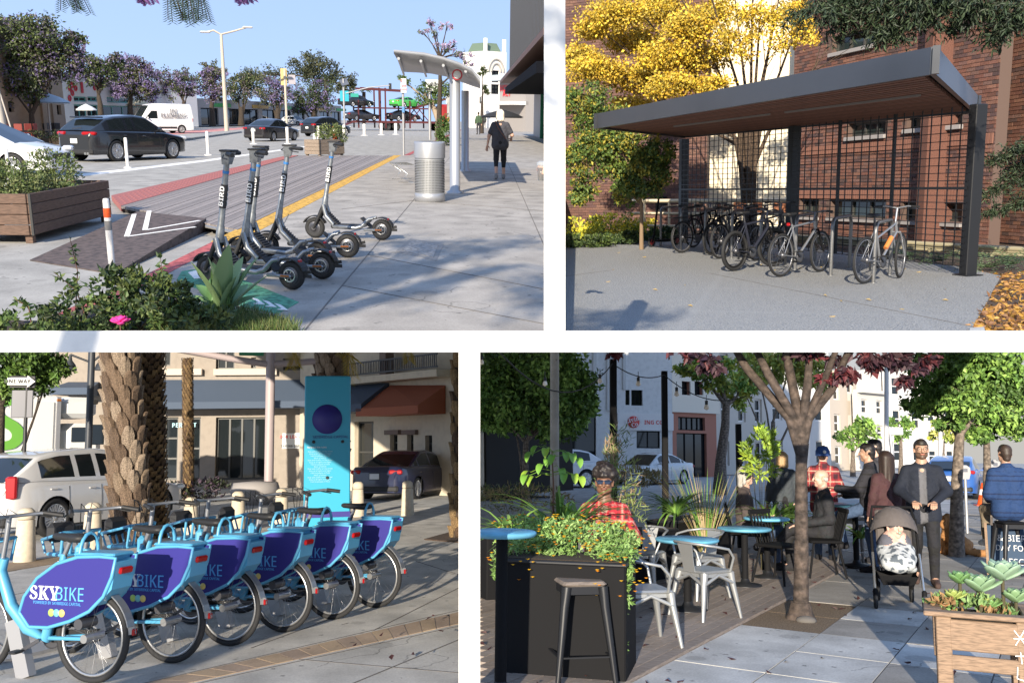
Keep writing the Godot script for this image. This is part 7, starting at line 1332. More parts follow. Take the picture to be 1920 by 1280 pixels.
	# vehicles
	var wp:=paint("paint_pearl",0.66,0.65,0.64);var d:=suv_shape(4.85,1.92,1.68);d.tls=Vector3(0.2,0.42,0.14);d.tl=0.98;d.spokes=12;d.split=true;d.ta=0.5;place_car("white_suv","pearl white SUV with an upright red tail lamp behind the bikes",d,wp,[103,1008],300,0.0)
	place_car("blue_saloon","dark blue saloon seen from behind at the right",sedan_shape(4.9,1.85,1.45),paint("paint_navy",0.012,0.016,0.05),[784,936],852,0.0)
	var tr:=facade("white_truck","white refrigerated lorry behind the white SUV",gz(-40,26.0),gz(195,27.5),"lorry")
	var tx:=func(u: float) -> float: return on(tr,u,800).x
	var ty:=func(v: float) -> float: return on(tr,100,v).y
	var x1: float=tx.call(110.0);var wt:=M("truck_white",0.72,0.72,0.71,0.4)
	part("cargo_box",MB.new().rbox(Vector3(x1*0.5,(ty.call(742)+0.7)*0.5,-1.1),Vector3(x1,ty.call(742)-0.7,2.2),0.05),wt,tr.o);part("corner_post",MB.new().box(Vector3(x1-0.04,(ty.call(742)+0.7)*0.5,0.03),Vector3(0.1,ty.call(742)-0.75,0.06)),M("galvanised"),tr.o)
	part("side_door",MB.new().rbox(Vector3(tx.call(78.0),ty.call(800),0.02),Vector3(0.55,ty.call(752)-ty.call(845),0.04),0.01),wt,tr.o);part("marker_lamp",MB.new().rbox(Vector3(tx.call(106.0),ty.call(750),0.07),Vector3(0.12,0.07,0.05),0.01),M("amber"),tr.o)
	part("cooling_unit",MB.new().rbox(Vector3(tx.call(150.0),ty.call(763),-0.9),Vector3(tx.call(186.0)-tx.call(120.0),ty.call(743)-ty.call(783),1.7),0.12),wt,tr.o);part("vent",MB.new().rbox(Vector3(tx.call(174.0),ty.call(752),-0.04),Vector3(0.25,0.13,0.05),0.04),M("dark_void"),tr.o)
	part("cab",MB.new().rbox(Vector3(tx.call(156.0),ty.call(793)*0.5+0.2,-1.0),Vector3(tx.call(195.0)-tx.call(118.0),ty.call(793)-0.4,2.0),0.2),wt,tr.o);part("cab_window",MB.new().rbox(Vector3(tx.call(148.0),ty.call(815),0.01),Vector3(tx.call(163.0)-tx.call(134.0),ty.call(801)-ty.call(829),0.03),0.01),glass(),tr.o);part("windscreen",MB.new().rbox(Vector3(tx.call(181.0),ty.call(815),0.01),Vector3(0.4,0.55,0.03),0.01),glass(),tr.o)
	letters("S.",1.35,M("print_green",0.16,0.42,0.06,0.5),tr.o,Transform3D(Basis.IDENTITY,Vector3(tx.call(32.0),ty.call(796),0.03)));for x in [0.7,x1+0.7]: part("wheel",MB.new().lathe([Vector2(0.45,-0.3),Vector2(0.45,0.0),Vector2(0.25,0.02),Vector2(0.01,-0.03)],20,Transform3D(Basis(Vector3.RIGHT,Vector3(0,0,1),Vector3(0,-1,0)),Vector3(x,0.45,-0.1))),M("tyre"),tr.o)
	# signs and lamps
	var ow:=gz(37,20.0);var oo:=thing("one_way_sign","black and white one way sign on a dark post","sign",ow);pole_of([Vector3.ZERO,Vector3(0,hat(ow,37,712),0)],0.035,M("band_black"),oo);var sl:=arm_sign(oo,ow+Vector3(0,0,0.06),[17,704,64,727],M("band_black"),"plate");arm_sign(oo,ow,[22,731,60,783],M("hub_grey"),"grey_sign_back")
	var ac:=pd(40,715.5,20.0)-ow+Vector3(0,0,0.1);var kk:=20.0/F;part("arrow",MB.new().extrude(PackedVector2Array([Vector2(-20,-6),Vector2(10,-6),Vector2(10,-10),Vector2(22,0),Vector2(10,10),Vector2(10,6),Vector2(-20,6)]),0.3,Transform3D(Basis.from_scale(Vector3(kk,kk,kk)),ac)),M("print_white"),sl);letters("ONE WAY",6.2*kk,M("band_black"),oo,Transform3D(Basis.IDENTITY,ac+Vector3(-5*kk,0,0.01)))
	var lb:=gz(160,25.0);var lo:=thing("street_lamp","dark twin street lamp with bell shades above the lorry","street lamp",lb);var lm:=M("lamp_dark",0.03,0.035,0.045,0.5);pole_of([Vector3.ZERO,Vector3(0,hat(lb,160,652),0)],0.085,lm,lo)
	for u in [131,190]: var e:=pd(u,672,25.0)-lb;part("arm",MB.new().tube([Vector3(0,e.y-0.1,0),Vector3(e.x*0.5,e.y+0.0,0),e+Vector3(0,0.1,0)],0.03,6),lm,lo);part("bell_shade",MB.new().lathe([Vector2(0.17,-0.3),Vector2(0.13,-0.16),Vector2(0.05,-0.05),Vector2(0.03,0.1)],16,Transform3D(Basis.IDENTITY,e)),lm,lo)
	var mb:=gz(503,28.0);var mo:=thing("mast_arm","pinkish grey mast arm with a green street sign","pole",mb);var pk:=M("mast_pink",0.36,0.30,0.30,0.5);pole_of([Vector3.ZERO,Vector3(0,hat(mb,500,652),0)],0.14,pk,mo);part("arm",MB.new().tube([pd(320,652,28.0)-mb,pd(430,672,28.0)-mb,pd(503,683,28.0)-mb,pd(600,677,28.0)-mb],0.1,8),pk,mo);arm_sign(mo,mb,[448,652,494,667],M("sign_green",0.02,0.22,0.10,0.5),"street_name_sign")
	# buildings
	var fa:=facade("corner_building","grey-tan building with a blue awning and dark storefront",gz(90,38.0),gz(590,36.0));var H: float=hat(fa.a,90,644);var gt:=M("stucco_greige",0.30,0.26,0.22,0.9,0.0,grey_noise("plaster",0.02,0.94,1.04),0.6);var hs:=[];for r in [[303,782,334,900],[352,782,376,900],[402,782,500,900],[302,640,320,686],[404,640,440,692],[470,670,480,690],[530,672,568,694]]: hs.append(onr(fa,r))
	part("wall",MB.new().wall(fa.w,H,0.4,hs),gt,fa.o);part("rear_block",MB.new().box(Vector3(fa.w*0.5,H*0.5,-2.9),Vector3(fa.w*0.998,H*0.998,4.0)),M("dark_interior",0.03,0.028,0.026,0.9),fa.o);for i in hs.size(): window_in(fa,hs[i],M("frame_bronze",0.05,0.05,0.045,0.5),glass(),[1,1,4,1,2,1,2][i],[3,2,1,1,1,1,1][i],0.2,0.07)
	var aw:=func(f: Dictionary,u0: float,v0: float,u1: float,v1: float,out: float,m: Material) -> void:
		var a:=on(f,u0,v0);var b:=on(f,u1,v0);var yb:=on(f,u1,v1).y;var mm:=MB.new();mm.flat();mm.loft([[Vector3(a.x,a.y,0.02),Vector3(a.x-0.2,yb+0.25,out),Vector3(a.x-0.2,yb,out),Vector3(a.x,yb,0.02)],[Vector3(b.x,b.y,0.02),Vector3(b.x+0.2,yb+0.25,out),Vector3(b.x+0.2,yb,out),Vector3(b.x,yb,0.02)]],true,true,true,false);part("awning",mm,m,f.o)
	var nb:=M("awning_navy",0.06,0.085,0.13,0.8);aw.call(fa,128.0,716.0,185.0,742.0,1.2,nb);aw.call(fa,304.0,712.0,590.0,766.0,1.2,nb)
	for r in [[303,692,380,704],[402,692,520,704]]: var q:=onr(fa,r);part("ledge",MB.new().box(Vector3((q[0]+q[2])*0.5,(q[1]+q[3])*0.5,0.1),Vector3(q[2]-q[0],q[3]-q[1],0.25)),M("trim_cream",0.5,0.44,0.37,0.8),fa.o)
	var lq:=onr(fa,[529,812,562,841]);var ls:=part("lease_sign",MB.new().box(Vector3((lq[0]+lq[2])*0.5,(lq[1]+lq[3])*0.5,0.04),Vector3(lq[2]-lq[0],lq[3]-lq[1],0.03)),M("plate"),fa.o);letters("FOR LEASE",0.12,M("sign_red"),ls,Transform3D(Basis.IDENTITY,Vector3((lq[0]+lq[2])*0.5,lq[3]-0.14,0.06)));letters("786-566-3971",0.09,M("band_black"),ls,Transform3D(Basis.IDENTITY,Vector3((lq[0]+lq[2])*0.5,lq[1]+0.1,0.06)))
	var pq:=on(fa,345,797);letters("PERFECT",0.16,M("print_pale",0.35,0.6,0.68,0.6),fa.o,Transform3D(Basis.IDENTITY,Vector3(pq.x,pq.y,0.03)))
	var fb:=facade("cream_building","cream corner building with balcony and terracotta awning",gz(560,36.0),gz(890,27.0));var H2:=hat(fb.a,560,646);var h2:=[];for r in [[664,790,700,905],[731,814,745,846],[763,814,775,846],[797,816,810,848]]: h2.append(onr(fb,r))
	var cw:=M("stucco_cream",0.56,0.49,0.38,0.9,0.0,grey_noise("plaster",0.02,0.94,1.04),0.6);part("wall",MB.new().wall(fb.w,H2,0.4,h2),cw,fb.o);part("rear_block",MB.new().box(Vector3(fb.w*0.5,H2*0.5,-2.5),Vector3(fb.w*0.998,H2*0.998,4.0)),M("dark_interior"),fb.o);for r in h2: window_in(fb,r,M("frame_bronze"),glass(),1,2,0.2,0.06)
	for r in [[726,806,752,815],[758,806,784,815]]: var q:=onr(fb,r);part("lintel",MB.new().box(Vector3((q[0]+q[2])*0.5,(q[1]+q[3])*0.5,0.06),Vector3(q[2]-q[0],q[3]-q[1],0.16)),M("lintel_brown",0.16,0.12,0.10,0.8),fb.o)
	aw.call(fb,640.0,716.0,730.0,772.0,1.3,nb);aw.call(fb,733.0,722.0,836.0,776.0,1.3,M("awning_rust",0.30,0.085,0.04,0.8));var bq:=onr(fb,[668,660,850,712]);part("balcony_slab",MB.new().box(Vector3((bq[0]+bq[2])*0.5,bq[1]-0.1,0.3),Vector3(bq[2]-bq[0],0.22,0.8)),cw,fb.o);var pb:=onr(fb,[735,650,755,722]);part("column",MB.new().box(Vector3((pb[0]+pb[2])*0.5,H2*0.82,0.45),Vector3(0.35,1.6,0.35)),M("lintel_brown"),fb.o)
	var rq: float=onr(fb,[668,676,850,712])[3];for y in [rq,bq[1]+0.1]: part("balcony_rail",MB.new().box(Vector3((bq[0]+bq[2])*0.5,y,0.66),Vector3(bq[2]-bq[0],0.05,0.05)),M("band_black"),fb.o)
	for i in 56: part("baluster",MB.new().box(Vector3(lerp(bq[0],bq[2],(i+0.5)/56.0),(rq+bq[1]+0.1)*0.5,0.66),Vector3(0.02 if i % 6 else 0.05,rq-bq[1]-0.1,0.02)),M("band_black"),fb.o)
	var st:=thing("stone_planter","round grey stone planter before the dark storefront","planter",gz(478,27.0));part("bowl",MB.new().lathe([Vector2(0.35,0),Vector2(0.7,0.35),Vector2(0.62,0.62),Vector2(0.05,0.66)],20),M("front_grey"),st);shrub("shrub","dark flowering shrub at the foot of the slim palm",gz(370,29.0),[[Vector3(0,0.3,0),Vector3(0.9,0.35,0.4),700]],0.14,0.5,[Color(0.03,0.04,0.02),Color(0.06,0.04,0.06)],0.4)
func armchair(label: String,at: Vector3,turn: float) -> Node3D:
	var o:=thing("metal_armchair",label,"chair",at,turn,"silver metal armchairs on the deck");var m:=M("chair_steel",0.38,0.39,0.39,0.45,0.6)
	part("seat",MB.new().rbox(Vector3(0,0.44,0),Vector3(0.40,0.03,0.40),0.015),m,o);part("skirt",MB.new().box(Vector3(0,0.415,0),Vector3(0.37,0.04,0.37)),m,o)
	var sp:=MB.new();sp.loft([[-0.075,0.44,0.19],[-0.08,0.58,0.22],[-0.1,0.70,0.25]].map(func(q): return [Vector3(q[0],q[1],q[2]),Vector3(-q[0],q[1],q[2]),Vector3(-q[0],q[1],q[2]+0.008),Vector3(q[0],q[1],q[2]+0.008)]),true,true,true,false);part("back_splat",sp,m,o)
	part("arm_hoop",MB.new().tube([Vector3(-0.2,0.44,-0.15),Vector3(-0.255,0.58,-0.14),Vector3(-0.27,0.66,-0.06),Vector3(-0.26,0.69,0.1),Vector3(-0.17,0.71,0.23),Vector3(0,0.715,0.265),Vector3(0.17,0.71,0.23),Vector3(0.26,0.69,0.1),Vector3(0.27,0.66,-0.06),Vector3(0.255,0.58,-0.14),Vector3(0.2,0.44,-0.15)],0.013,8),m,o)
	for s in [[-1,-1],[1,-1],[-1,1],[1,1]]:
		var a:=Vector3(s[0]*0.17,0.43,s[1]*0.17);var b:=Vector3(s[0]*0.235,0.0,s[1]*0.25);part("leg",MB.new().tube([a,a.lerp(b,0.25),b],[0.045,0.032,0.017],6),m,o)
	for s in [-1.0,1.0]:
		for e in [[Vector3(-0.19,0.33,s*0.2),Vector3(0,0.41,s*0.185),Vector3(0.19,0.33,s*0.2)],[Vector3(s*0.2,0.33,-0.19),Vector3(s*0.185,0.41,0),Vector3(s*0.2,0.33,0.19)]]: part("leg_arch",MB.new().tube(e,0.018,6),m,o)
	return o
func bar_stool(label: String,at: Vector3,turn: float,h: float,seatm: Material,m: Material) -> Node3D:
	var o:=thing("bar_stool",label,"stool",at,turn,"metal bar stools");part("seat",MB.new().rbox(Vector3(0,h,0),Vector3(0.32,0.035,0.32),0.02),seatm,o);part("seat_skirt",MB.new().box(Vector3(0,h-0.04,0),Vector3(0.29,0.06,0.29)),m,o);var c:=[]
	for s in [[-1,-1],[1,-1],[1,1],[-1,1]]: var a:=Vector3(s[0]*0.13,h-0.02,s[1]*0.13);var b:=Vector3(s[0]*0.21,0,s[1]*0.21);part("leg",MB.new().tube([a,a.lerp(b,0.2),b],[0.04,0.032,0.018],6),m,o);c.append(a.lerp(b,0.68))
	for i in 4: part("foot_rail",MB.new().bar(c[i],c[(i+1) % 4],0.022,0.01),m,o)
	return o
func spindle_chair(label: String,at: Vector3,turn: float) -> Node3D:
	var o:=thing("spindle_chair",label,"chair",at,turn,"black spindle-backed chairs");var m:=M("black_paint");part("seat",MB.new().rbox(Vector3(0,0.45,0),Vector3(0.44,0.035,0.42),0.015),m,o);part("top_rail",MB.new().rbox(Vector3(0,0.84,0.27),Vector3(0.46,0.06,0.025),0.01),m,o)
	for i in 7: var x:=-0.19+i*0.0633;part("spindle",MB.new().tube([Vector3(x*0.9,0.46,0.18),Vector3(x,0.83,0.27)],0.009 if i in [1,2,3,4,5] else 0.014,6),m,o)
	for s in [[-1,-1],[1,-1],[1,1],[-1,1]]: part("leg",MB.new().tube([Vector3(s[0]*0.16,0.44,s[1]*0.15),Vector3(s[0]*0.23,0,s[1]*0.23)],0.015,6),m,o)
	return o
func blue_table(label: String,at: Vector3,r: float,h: float) -> Node3D:
	var o:=thing("round_table",label,"table",at,0.0,"round blue tables");part("tabletop",MB.new().lathe([Vector2(0.01,h-0.035),Vector2(r-0.015,h-0.035),Vector2(r,h-0.02),Vector2(r,h-0.008),Vector2(r-0.01,h),Vector2(0.01,h)],40),M("table_blue",0.15,0.46,0.66,0.5,0.0,grey_noise("worn",0.03,0.55,1.25),0.4),o);part("column",MB.new().tube([Vector3.ZERO,Vector3(0,h-0.03,0)],0.04,14),M("black_paint"),o);part("base",MB.new().lathe([Vector2(r*0.62,0),Vector2(r*0.62,0.012),Vector2(0.06,0.035),Vector2(0.04,0.08)],28),M("black_steel"),o);return o
func spiky(called: String,label: String,at: Vector3,n: int,l: float,w: float,cols: Array,droop: float,up:=0.7) -> Node3D:
	var o:=thing(called,label,"plant",at);var ms:=[]
	for c in cols: var m:=MB.new();ms.append(m)
	for i in n: var a:=i*2.4;var d:=Vector3(cos(a),up+rnd(-0.35,0.9),sin(a)).normalized();blade(ms[i % ms.size()],Vector3(cos(a),0,sin(a))*0.02,d,l*rnd(0.7,1.1),w,droop,0.15,5)
	for i in ms.size(): var p:=part("blades",ms[i],M("blade_%d" % int(cols[i].g*1000),cols[i].r,cols[i].g,cols[i].b,0.5),o,true)
	return o
func parklet() -> void:
	var base:=concrete("asphalt_pale",0.50,0.49,0.48);structure("street",MB.new().slab([g(886,1290,-0.04),g(2010,1290,-0.04),gz(2010,140,-0.04),gz(886,140,-0.04)],-0.07,-0.04),base,"pale grey street behind the parklet")
	var e0:=g(1178,1284);var e1:=g(1612,1054);var du:=(e1-e0).normalized();var dv:=Vector3(-du.z,0,du.x);dv=dv if dv.x > 0 else -dv
	var walk:=structure("pavement",MB.new().slab([e0-du*3.0,e1+du*75.0,e1+du*75.0+dv*7.0,e0-du*3.0+dv*7.0],-0.05,0.0),M("joint"),"grey slab pavement beside the parklet");var n:=0
	for j in 9:
		for i in range(-3,60):
			if i > 22 and (j > 5 or i % 3): continue
			var sl:=0.86 if i <= 22 else 2.58;var a:=e0+du*0.86*i+dv*0.72*j;var c:=a+du*sl*0.5+dv*0.36;var q:=pix(c);if q.x > 1985 or q.y > 1330 or q.y < 700: continue
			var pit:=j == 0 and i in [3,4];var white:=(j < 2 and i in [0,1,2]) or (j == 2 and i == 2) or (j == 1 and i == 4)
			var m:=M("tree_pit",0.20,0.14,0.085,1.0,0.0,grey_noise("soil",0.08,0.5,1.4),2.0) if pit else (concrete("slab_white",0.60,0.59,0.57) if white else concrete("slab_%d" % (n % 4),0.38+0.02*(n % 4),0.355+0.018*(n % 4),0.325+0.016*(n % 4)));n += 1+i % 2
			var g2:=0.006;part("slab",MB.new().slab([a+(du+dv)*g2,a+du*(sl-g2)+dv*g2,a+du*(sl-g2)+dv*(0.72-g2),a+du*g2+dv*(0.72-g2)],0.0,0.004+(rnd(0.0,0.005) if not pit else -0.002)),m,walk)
	# timber deck: boards run along its edge
	var dk:=thing("timber_deck","weathered timber deck of the parklet with dark fallen leaves","deck");
	for i in 27:
		var a:=e0-dv*(i*0.112+0.003);var s0:=-1.5
		while s0 < 10.0 and pix(a+du*s0-dv*0.1).x < 886.0: s0 += 0.05
		part("board",MB.new().slab([a+du*s0,a+du*11.0,a+du*11.0-dv*0.105,a+du*s0-dv*0.105],0.0,0.03+rnd(-0.002,0.002)),wood("parklet_wood_%d" % (i % 4),0.30+0.03*(i % 4),0.245+0.026*(i % 4),0.205+0.022*(i % 4),0.9),dk)
	part("bearer",MB.new().slab(kerb_pts([[888,1286],[1172,1286],[1606,1056],[1380,1010],[888,1090]],-0.002),-0.04,-0.002),M("dark_void"),dk)
	var fl:=LB.new()
	for i in 120: var p:=e0+du*rnd(-0.5,9.0)-dv*rnd(0,2.6) if i % 3 else e0+du*rnd(0,9)+dv*rnd(0,2.5);fl.leaf(p+Vector3(0,0.04 if i % 3 else 0.014,0),Vector3(rnd(-1,1),0.15,rnd(-1,1)).normalized(),Vector3(rnd(-1,1),0.1,rnd(-1,1)).normalized(),rnd(0.05,0.09),0.045,Color(0.06,0.022,0.022))
	var fo:=fl.mesh(MV("leaf",0.6,null,1.0,0.35));put(fo,"fallen_leaves",self);fo.transform=P.T;fo.set_meta("kind","stuff");fo.set_meta("label","dark purple fallen leaves scattered on the deck and pavement")
	# furniture
	var D:=0.03
	for q in [[1290,1142,57,1009,"round blue table between two silver armchairs"],[1398,1097,47,989,"round blue table in front of the grey-haired woman"],[938,1300,66,995,"tall round blue table cut by the left edge"],[1138,1190,50,1040,"round blue table where the man in red plaid sits"],[1440,1082,40,970,"blue table between the grey-haired woman and the bald man"],[1607,1060,46,945,"tall blue table among the standing people"]]: var b:=g(q[0],q[1],D);blue_table(q[4],b,q[2]*-b.z/F,hat(b,q[0],q[3])-D)
	for q in [[1322,1155,-0.75,"silver armchair in front of the blue table, its back to us"],[1310,1118,2.4,"silver armchair behind the blue table, facing us"],[1206,1205,-1.1,"nearest silver armchair, half behind the black planter"],[1206,1110,2.9,"silver armchair beside the man in red plaid"]]: armchair(q[3],g(q[0],q[1],D),q[2])
	for q in [[1462,1092,-2.2,"black spindle chair left of the tree trunk"],[1545,1080,1.75,"black spindle chair the bald man sits on"],[1400,1062,-1.57,"black spindle chair under the grey-haired woman"]]: spindle_chair(q[3],g(q[0],q[1],D),q[2])
	bar_stool("worn black bar stool in front of the flower planter",g(1086,1281),0.45,0.70,wood("stool_wood",0.22,0.18,0.15),M("black_steel"));bar_stool("wood-topped bar stool left of the standing man in jeans",g(1612,1060),0.5,0.66,wood("stool_wood",0.22,0.18,0.15),M("rim_grey"));bar_stool("black bar stool under the man in the blue jacket",g(1902,1085),0.2,0.72,M("black_paint"),M("black_steel"))
	# planters and plants
	var bp:=func(label: String,a: Vector3,b: Vector3,dep: float,h: float) -> void: var o:=thing("black_planter",label,"planter",a,atan2(-(b-a).z,(b-a).x),"black planter boxes round the deck");var w:=a.distance_to(b);part("box",MB.new().rbox(Vector3(w*0.5,h*0.5,-dep*0.5),Vector3(w,h,dep),0.012),M("black_paint"),o);part("rim",MB.new().rbox(Vector3(w*0.5,h,-dep*0.5),Vector3(w+0.03,0.03,dep+0.03),0.01),M("black_steel"),o);part("soil",MB.new().box(Vector3(w*0.5,h+0.014,-dep*0.5),Vector3(w-0.05,0.012,dep-0.05)),M("soil"),o)
	bp.call("large black planter overflowing with yellow flowers behind the stool",g(938,1268),g(1174,1286),0.6,0.82);bp.call("low black planter behind the silver armchairs",g(1188,1100),g(1272,1086),0.5,0.62);bp.call("black planter with reeds left of the grey-haired woman",g(1272,1062),g(1372,1040),0.5,0.6);bp.call("black planter with palms at the far left",g(912,1130),g(1085,1120),0.6,0.72)
	var fg:=[Color(0.119,0.221,0.051),Color(0.187,0.323,0.085),Color(0.272,0.408,0.136)];var b0:=g(1060,1262)
	var fs:=shrub("flowering_plant","yellow-flowered trailing plant filling the large black planter",b0,[[Vector3(-0.32,0.92,-0.2),Vector3(0.30,0.17,0.3),1700],[Vector3(0.05,0.95,-0.2),Vector3(0.32,0.15,0.3),1700],[Vector3(0.36,0.9,-0.1),Vector3(0.2,0.16,0.3),1300],[Vector3(0.40,0.62,0.12),Vector3(0.10,0.3,0.07),700],[Vector3(-0.4,0.72,0.1),Vector3(0.12,0.16,0.08),500],[Vector3(0.42,0.3,0.13),Vector3(0.04,0.25,0.04),160]],0.042,0.4,fg,0.2,"",false)
	var yf:=LB.new();for i in 260: var c: Vector3=[Vector3(-0.35,1.0,-0.05),Vector3(0.05,1.03,0),Vector3(0.38,0.98,0.1),Vector3(-0.3,0.8,0.14),Vector3(0.36,0.72,0.18)][i % 5]+rdir()*Vector3(0.26,0.13,0.2);for k in 6: var a:=TAU*k/6;yf.leaf(c,Vector3(cos(a),0.5,sin(a)).normalized(),Vector3(-sin(a),0,cos(a)),0.018,0.013,Color(0.75,0.42,0.015) if i % 3 else Color(0.7,0.25,0.01))
	var ym:=yf.mesh(MV("leaf",0.6,null,1.0,0.35));put(ym,"blossoms",fs);ym.set_meta("kind","stuff")
	var gr:=[Color(0.150,0.300,0.053),Color(0.240,0.405,0.090),Color(0.090,0.180,0.045)]
	for q in [[958,1012,7.9,46,0.5,"spiky palm-leaved plant at the left edge"],[1048,1010,8.3,60,0.85,"tall spiky palm plant left of the man in red plaid"],[1000,1030,8.0,30,0.5,"low spiky plant between the two palm plants"],[1085,1000,8.8,40,0.7,"spiky plant behind the man's shoulder"],[1268,968,12.8,60,0.75,"bright yucca by the second black post"],[1445,985,13.2,70,0.65,"grassy plant between the seated couple"],[1480,975,14.5,50,0.6,"grassy plant behind the tree trunk"],[1615,1010,13.8,30,0.45,"small grassy plant under the tall blue table"]]: spiky("spiky_plant",q[5],pd(q[0],q[1],q[2]),q[3],q[4],0.035,gr,1.3)
	var rd:=[Color(0.42,0.30,0.16),Color(0.50,0.38,0.24),Color(0.3,0.26,0.1)];spiky("reed_plant","dry brown reeds in the planter by the grey-haired woman",g(1325,1058),90,1.5,0.014,rd,0.7,2.4)
	for q in [[1160,940,9.6,0.28,0.55,900,[Color(0.20,0.24,0.08),Color(0.30,0.22,0.14),Color(0.12,0.18,0.05)],"narrow bottlebrush shrub rising by the first black post",0.10,0.14],[1425,880,13.0,0.24,0.36,500,[Color(0.32,0.42,0.04),Color(0.22,0.34,0.05)],"bright yellow-green leafy plant right of the third post",0.11,0.35],[1195,925,30.0,0.75,0.35,700,[Color(0.35,0.25,0.14),Color(0.28,0.24,0.1)],"dry brown bush on the street median",0.14,0.3],[970,960,17.0,1.0,0.25,900,[Color(0.24,0.2,0.1),Color(0.12,0.15,0.05)],"dry low bush before the motorcycle",0.1,0.3]]: var c:=pd(q[0],q[1]-30,q[2]);var b:=Vector3(c.x,0,c.z);shrub("shrub",q[7],b,[[Vector3(0,max(c.y,q[4]),0),Vector3(q[3],q[4],q[3]),q[5]]],q[8],q[9],q[6],0.5)
	var lp:=pd(1037,985,8.6);var lo:=thing("leafy_sapling","sapling with large drooping bright green leaves before the white SUV","plant",lp);var tip:=pd(1035,845,8.6)-lp;part("stem",MB.new().tube([Vector3.ZERO,tip*0.5+Vector3(0.01,0,0),tip],[0.012,0.009,0.005],6),M("stem_red"),lo)
	for q in [[1000,850],[1012,838],[1025,842],[1072,852],[1080,860],[1060,850],[1040,855],[1020,872],[995,885],[1005,895],[1050,880],[1060,890],[1075,890],[1085,895],[1030,860],[990,892]]: var e:=pd(q[0],q[1],8.6+rnd(-0.12,0.12))-lp;var s: Vector3=tip*clamp((e.y+0.02)/tip.y,0.3,1.0);var m:=MB.new();m.tube([s,s.lerp(e,0.6)+Vector3(0,0.03,0),e],0.003,4,false);blade(m,e,Vector3((e.x-s.x)*2.0+rnd(-.3,.3),0.35,0.9).normalized(),0.16,0.075,3.4,0.2,6,0.9);part("leaf",m,M("big_leaf_%d" % (q[0] % 2),0.14+0.1*(q[0] % 2),0.30+0.08*(q[0] % 2),0.04,0.45),lo)
	# wooden trough with succulents
	var wa:=g(1762,1330);var wz:=-wa.z;var wd:=wood("trough_wood",0.30,0.20,0.13,1.2);var ws:=wz/F;var wo:=thing("wooden_trough","brown timber trough on legs with succulents and white scrawl","planter",wa,-0.16);var wt:=hat(wa,1750,1152);var W:=142*ws
	for q in [[0.045,0],[W-0.045,0],[0.045,-0.5],[W-0.045,-0.5]]: part("leg",MB.new().rbox(Vector3(q[0],wt*0.5,q[1]),Vector3(0.09,wt,0.09),0.006),wd,wo)
	for i in 2: part("board",MB.new().rbox(Vector3(W*0.5,wt-0.11-0.20*i+0.03*i,0.03),Vector3(W-0.16,0.19-0.1*i,0.03),0.006),wd,wo)
	for x in [0.0,W]: part("side_board",MB.new().rbox(Vector3(x,wt-0.13,-0.25),Vector3(0.03,0.26,0.5),0.006),wd,wo)
	for q in [[W*0.5,0.01,W+0.14,0.11],[W*0.5,-0.51,W+0.14,0.11]]: part("rim",MB.new().rbox(Vector3(q[0],wt+0.015,q[1]),Vector3(q[2],0.03,q[3]),0.006),wd,wo)
	for x in [-0.015,W+0.015]: part("rim",MB.new().rbox(Vector3(x,wt+0.015,-0.25),Vector3(0.11,0.03,0.405),0.006),wd,wo)
	part("soil",MB.new().box(Vector3(W*0.5,wt-0.03,-0.25),Vector3(W-0.05,0.02,0.45)),M("soil"),wo);var sg:=MB.new();var sx:=W-0.075
	for e in [[[-.03,0,.035,-.09],[.03,.01,-.025,-.09],[-.035,-.05,.045,-.045]],[[0,-.13,.005,-.2],[-.03,-.155,.03,-.15]],[[-.02,-.22,-.025,-.29],[-.025,-.29,.015,-.3],[.015,-.3,.02,-.225]],[[-.02,-.33,-.02,-.4],[-.02,-.33,.025,-.4],[.025,-.4,.03,-.32]],[[-.03,-.45,.04,-.44],[.005,-.445,.0,-.55]]]:
		for k in e: sg.bar(Vector3(sx+k[0],wt-0.05+k[1],0.05),Vector3(sx+k[2],wt-0.05+k[3],0.05),0.008,0.006)
	part("painted_scrawl",sg,M("print_white"),wo)
	for q in [[1838,1100,30,12,Color(0.22,0.34,0.20),"large pale succulent rosette at the trough's middle"],[1880,1078,34,14,Color(0.26,0.38,0.26),"largest grey-green succulent rosette at the right of the trough"],[1905,1120,24,10,Color(0.20,0.32,0.16),"succulent rosette at the trough's right end"],[1800,1085,22,10,Color(0.13,0.25,0.09),"dark green succulent at the trough's left back"],[1790,1115,18,9,Color(0.30,0.36,0.10),"small yellow-green succulent at the trough's left front"],[1840,1128,18,9,Color(0.22,0.36,0.08),"bright green succulent at the trough's front"],[1770,1128,14,8,Color(0.36,0.20,0.09),"reddish succulent at the trough's left corner"],[1860,1130,15,8,Color(0.16,0.30,0.10),"small green succulent between the rosettes"]]:
		var c:=pd(q[0],q[1],wz+0.22);var o:=thing("succulent",q[5],"succulent",c,0.0,"succulents in the timber trough");var R: float=q[2]*ws*1.25;c.y -= 0.03;o.position=Vector3.ZERO;o.transform=P.T*Transform3D(Basis.IDENTITY,c);part("stem",MB.new().tube([Vector3(0,-c.y+wt-0.03,0),Vector3.ZERO],0.012,6),M("green_stem"),o);var lm:=M("succulent_%d" % int(q[4].g*100),q[4].r,q[4].g,q[4].b,0.45)
		for i in int(q[3]*1.6): var a:=i*2.4;var t: float=float(i)/(q[3]*1.6);var d:=Vector3(cos(a),0.55+t*2.2,sin(a)).normalized();var sd:=d.cross(Vector3.UP).normalized();part("leaf",MB.new().ball(d*R*(0.55-0.25*t),Vector3(R*0.34,R*0.09,R*0.6)*(1.05-0.5*t),8,5,Basis(sd,d.cross(sd)*-1.0,-d)),lm,o)
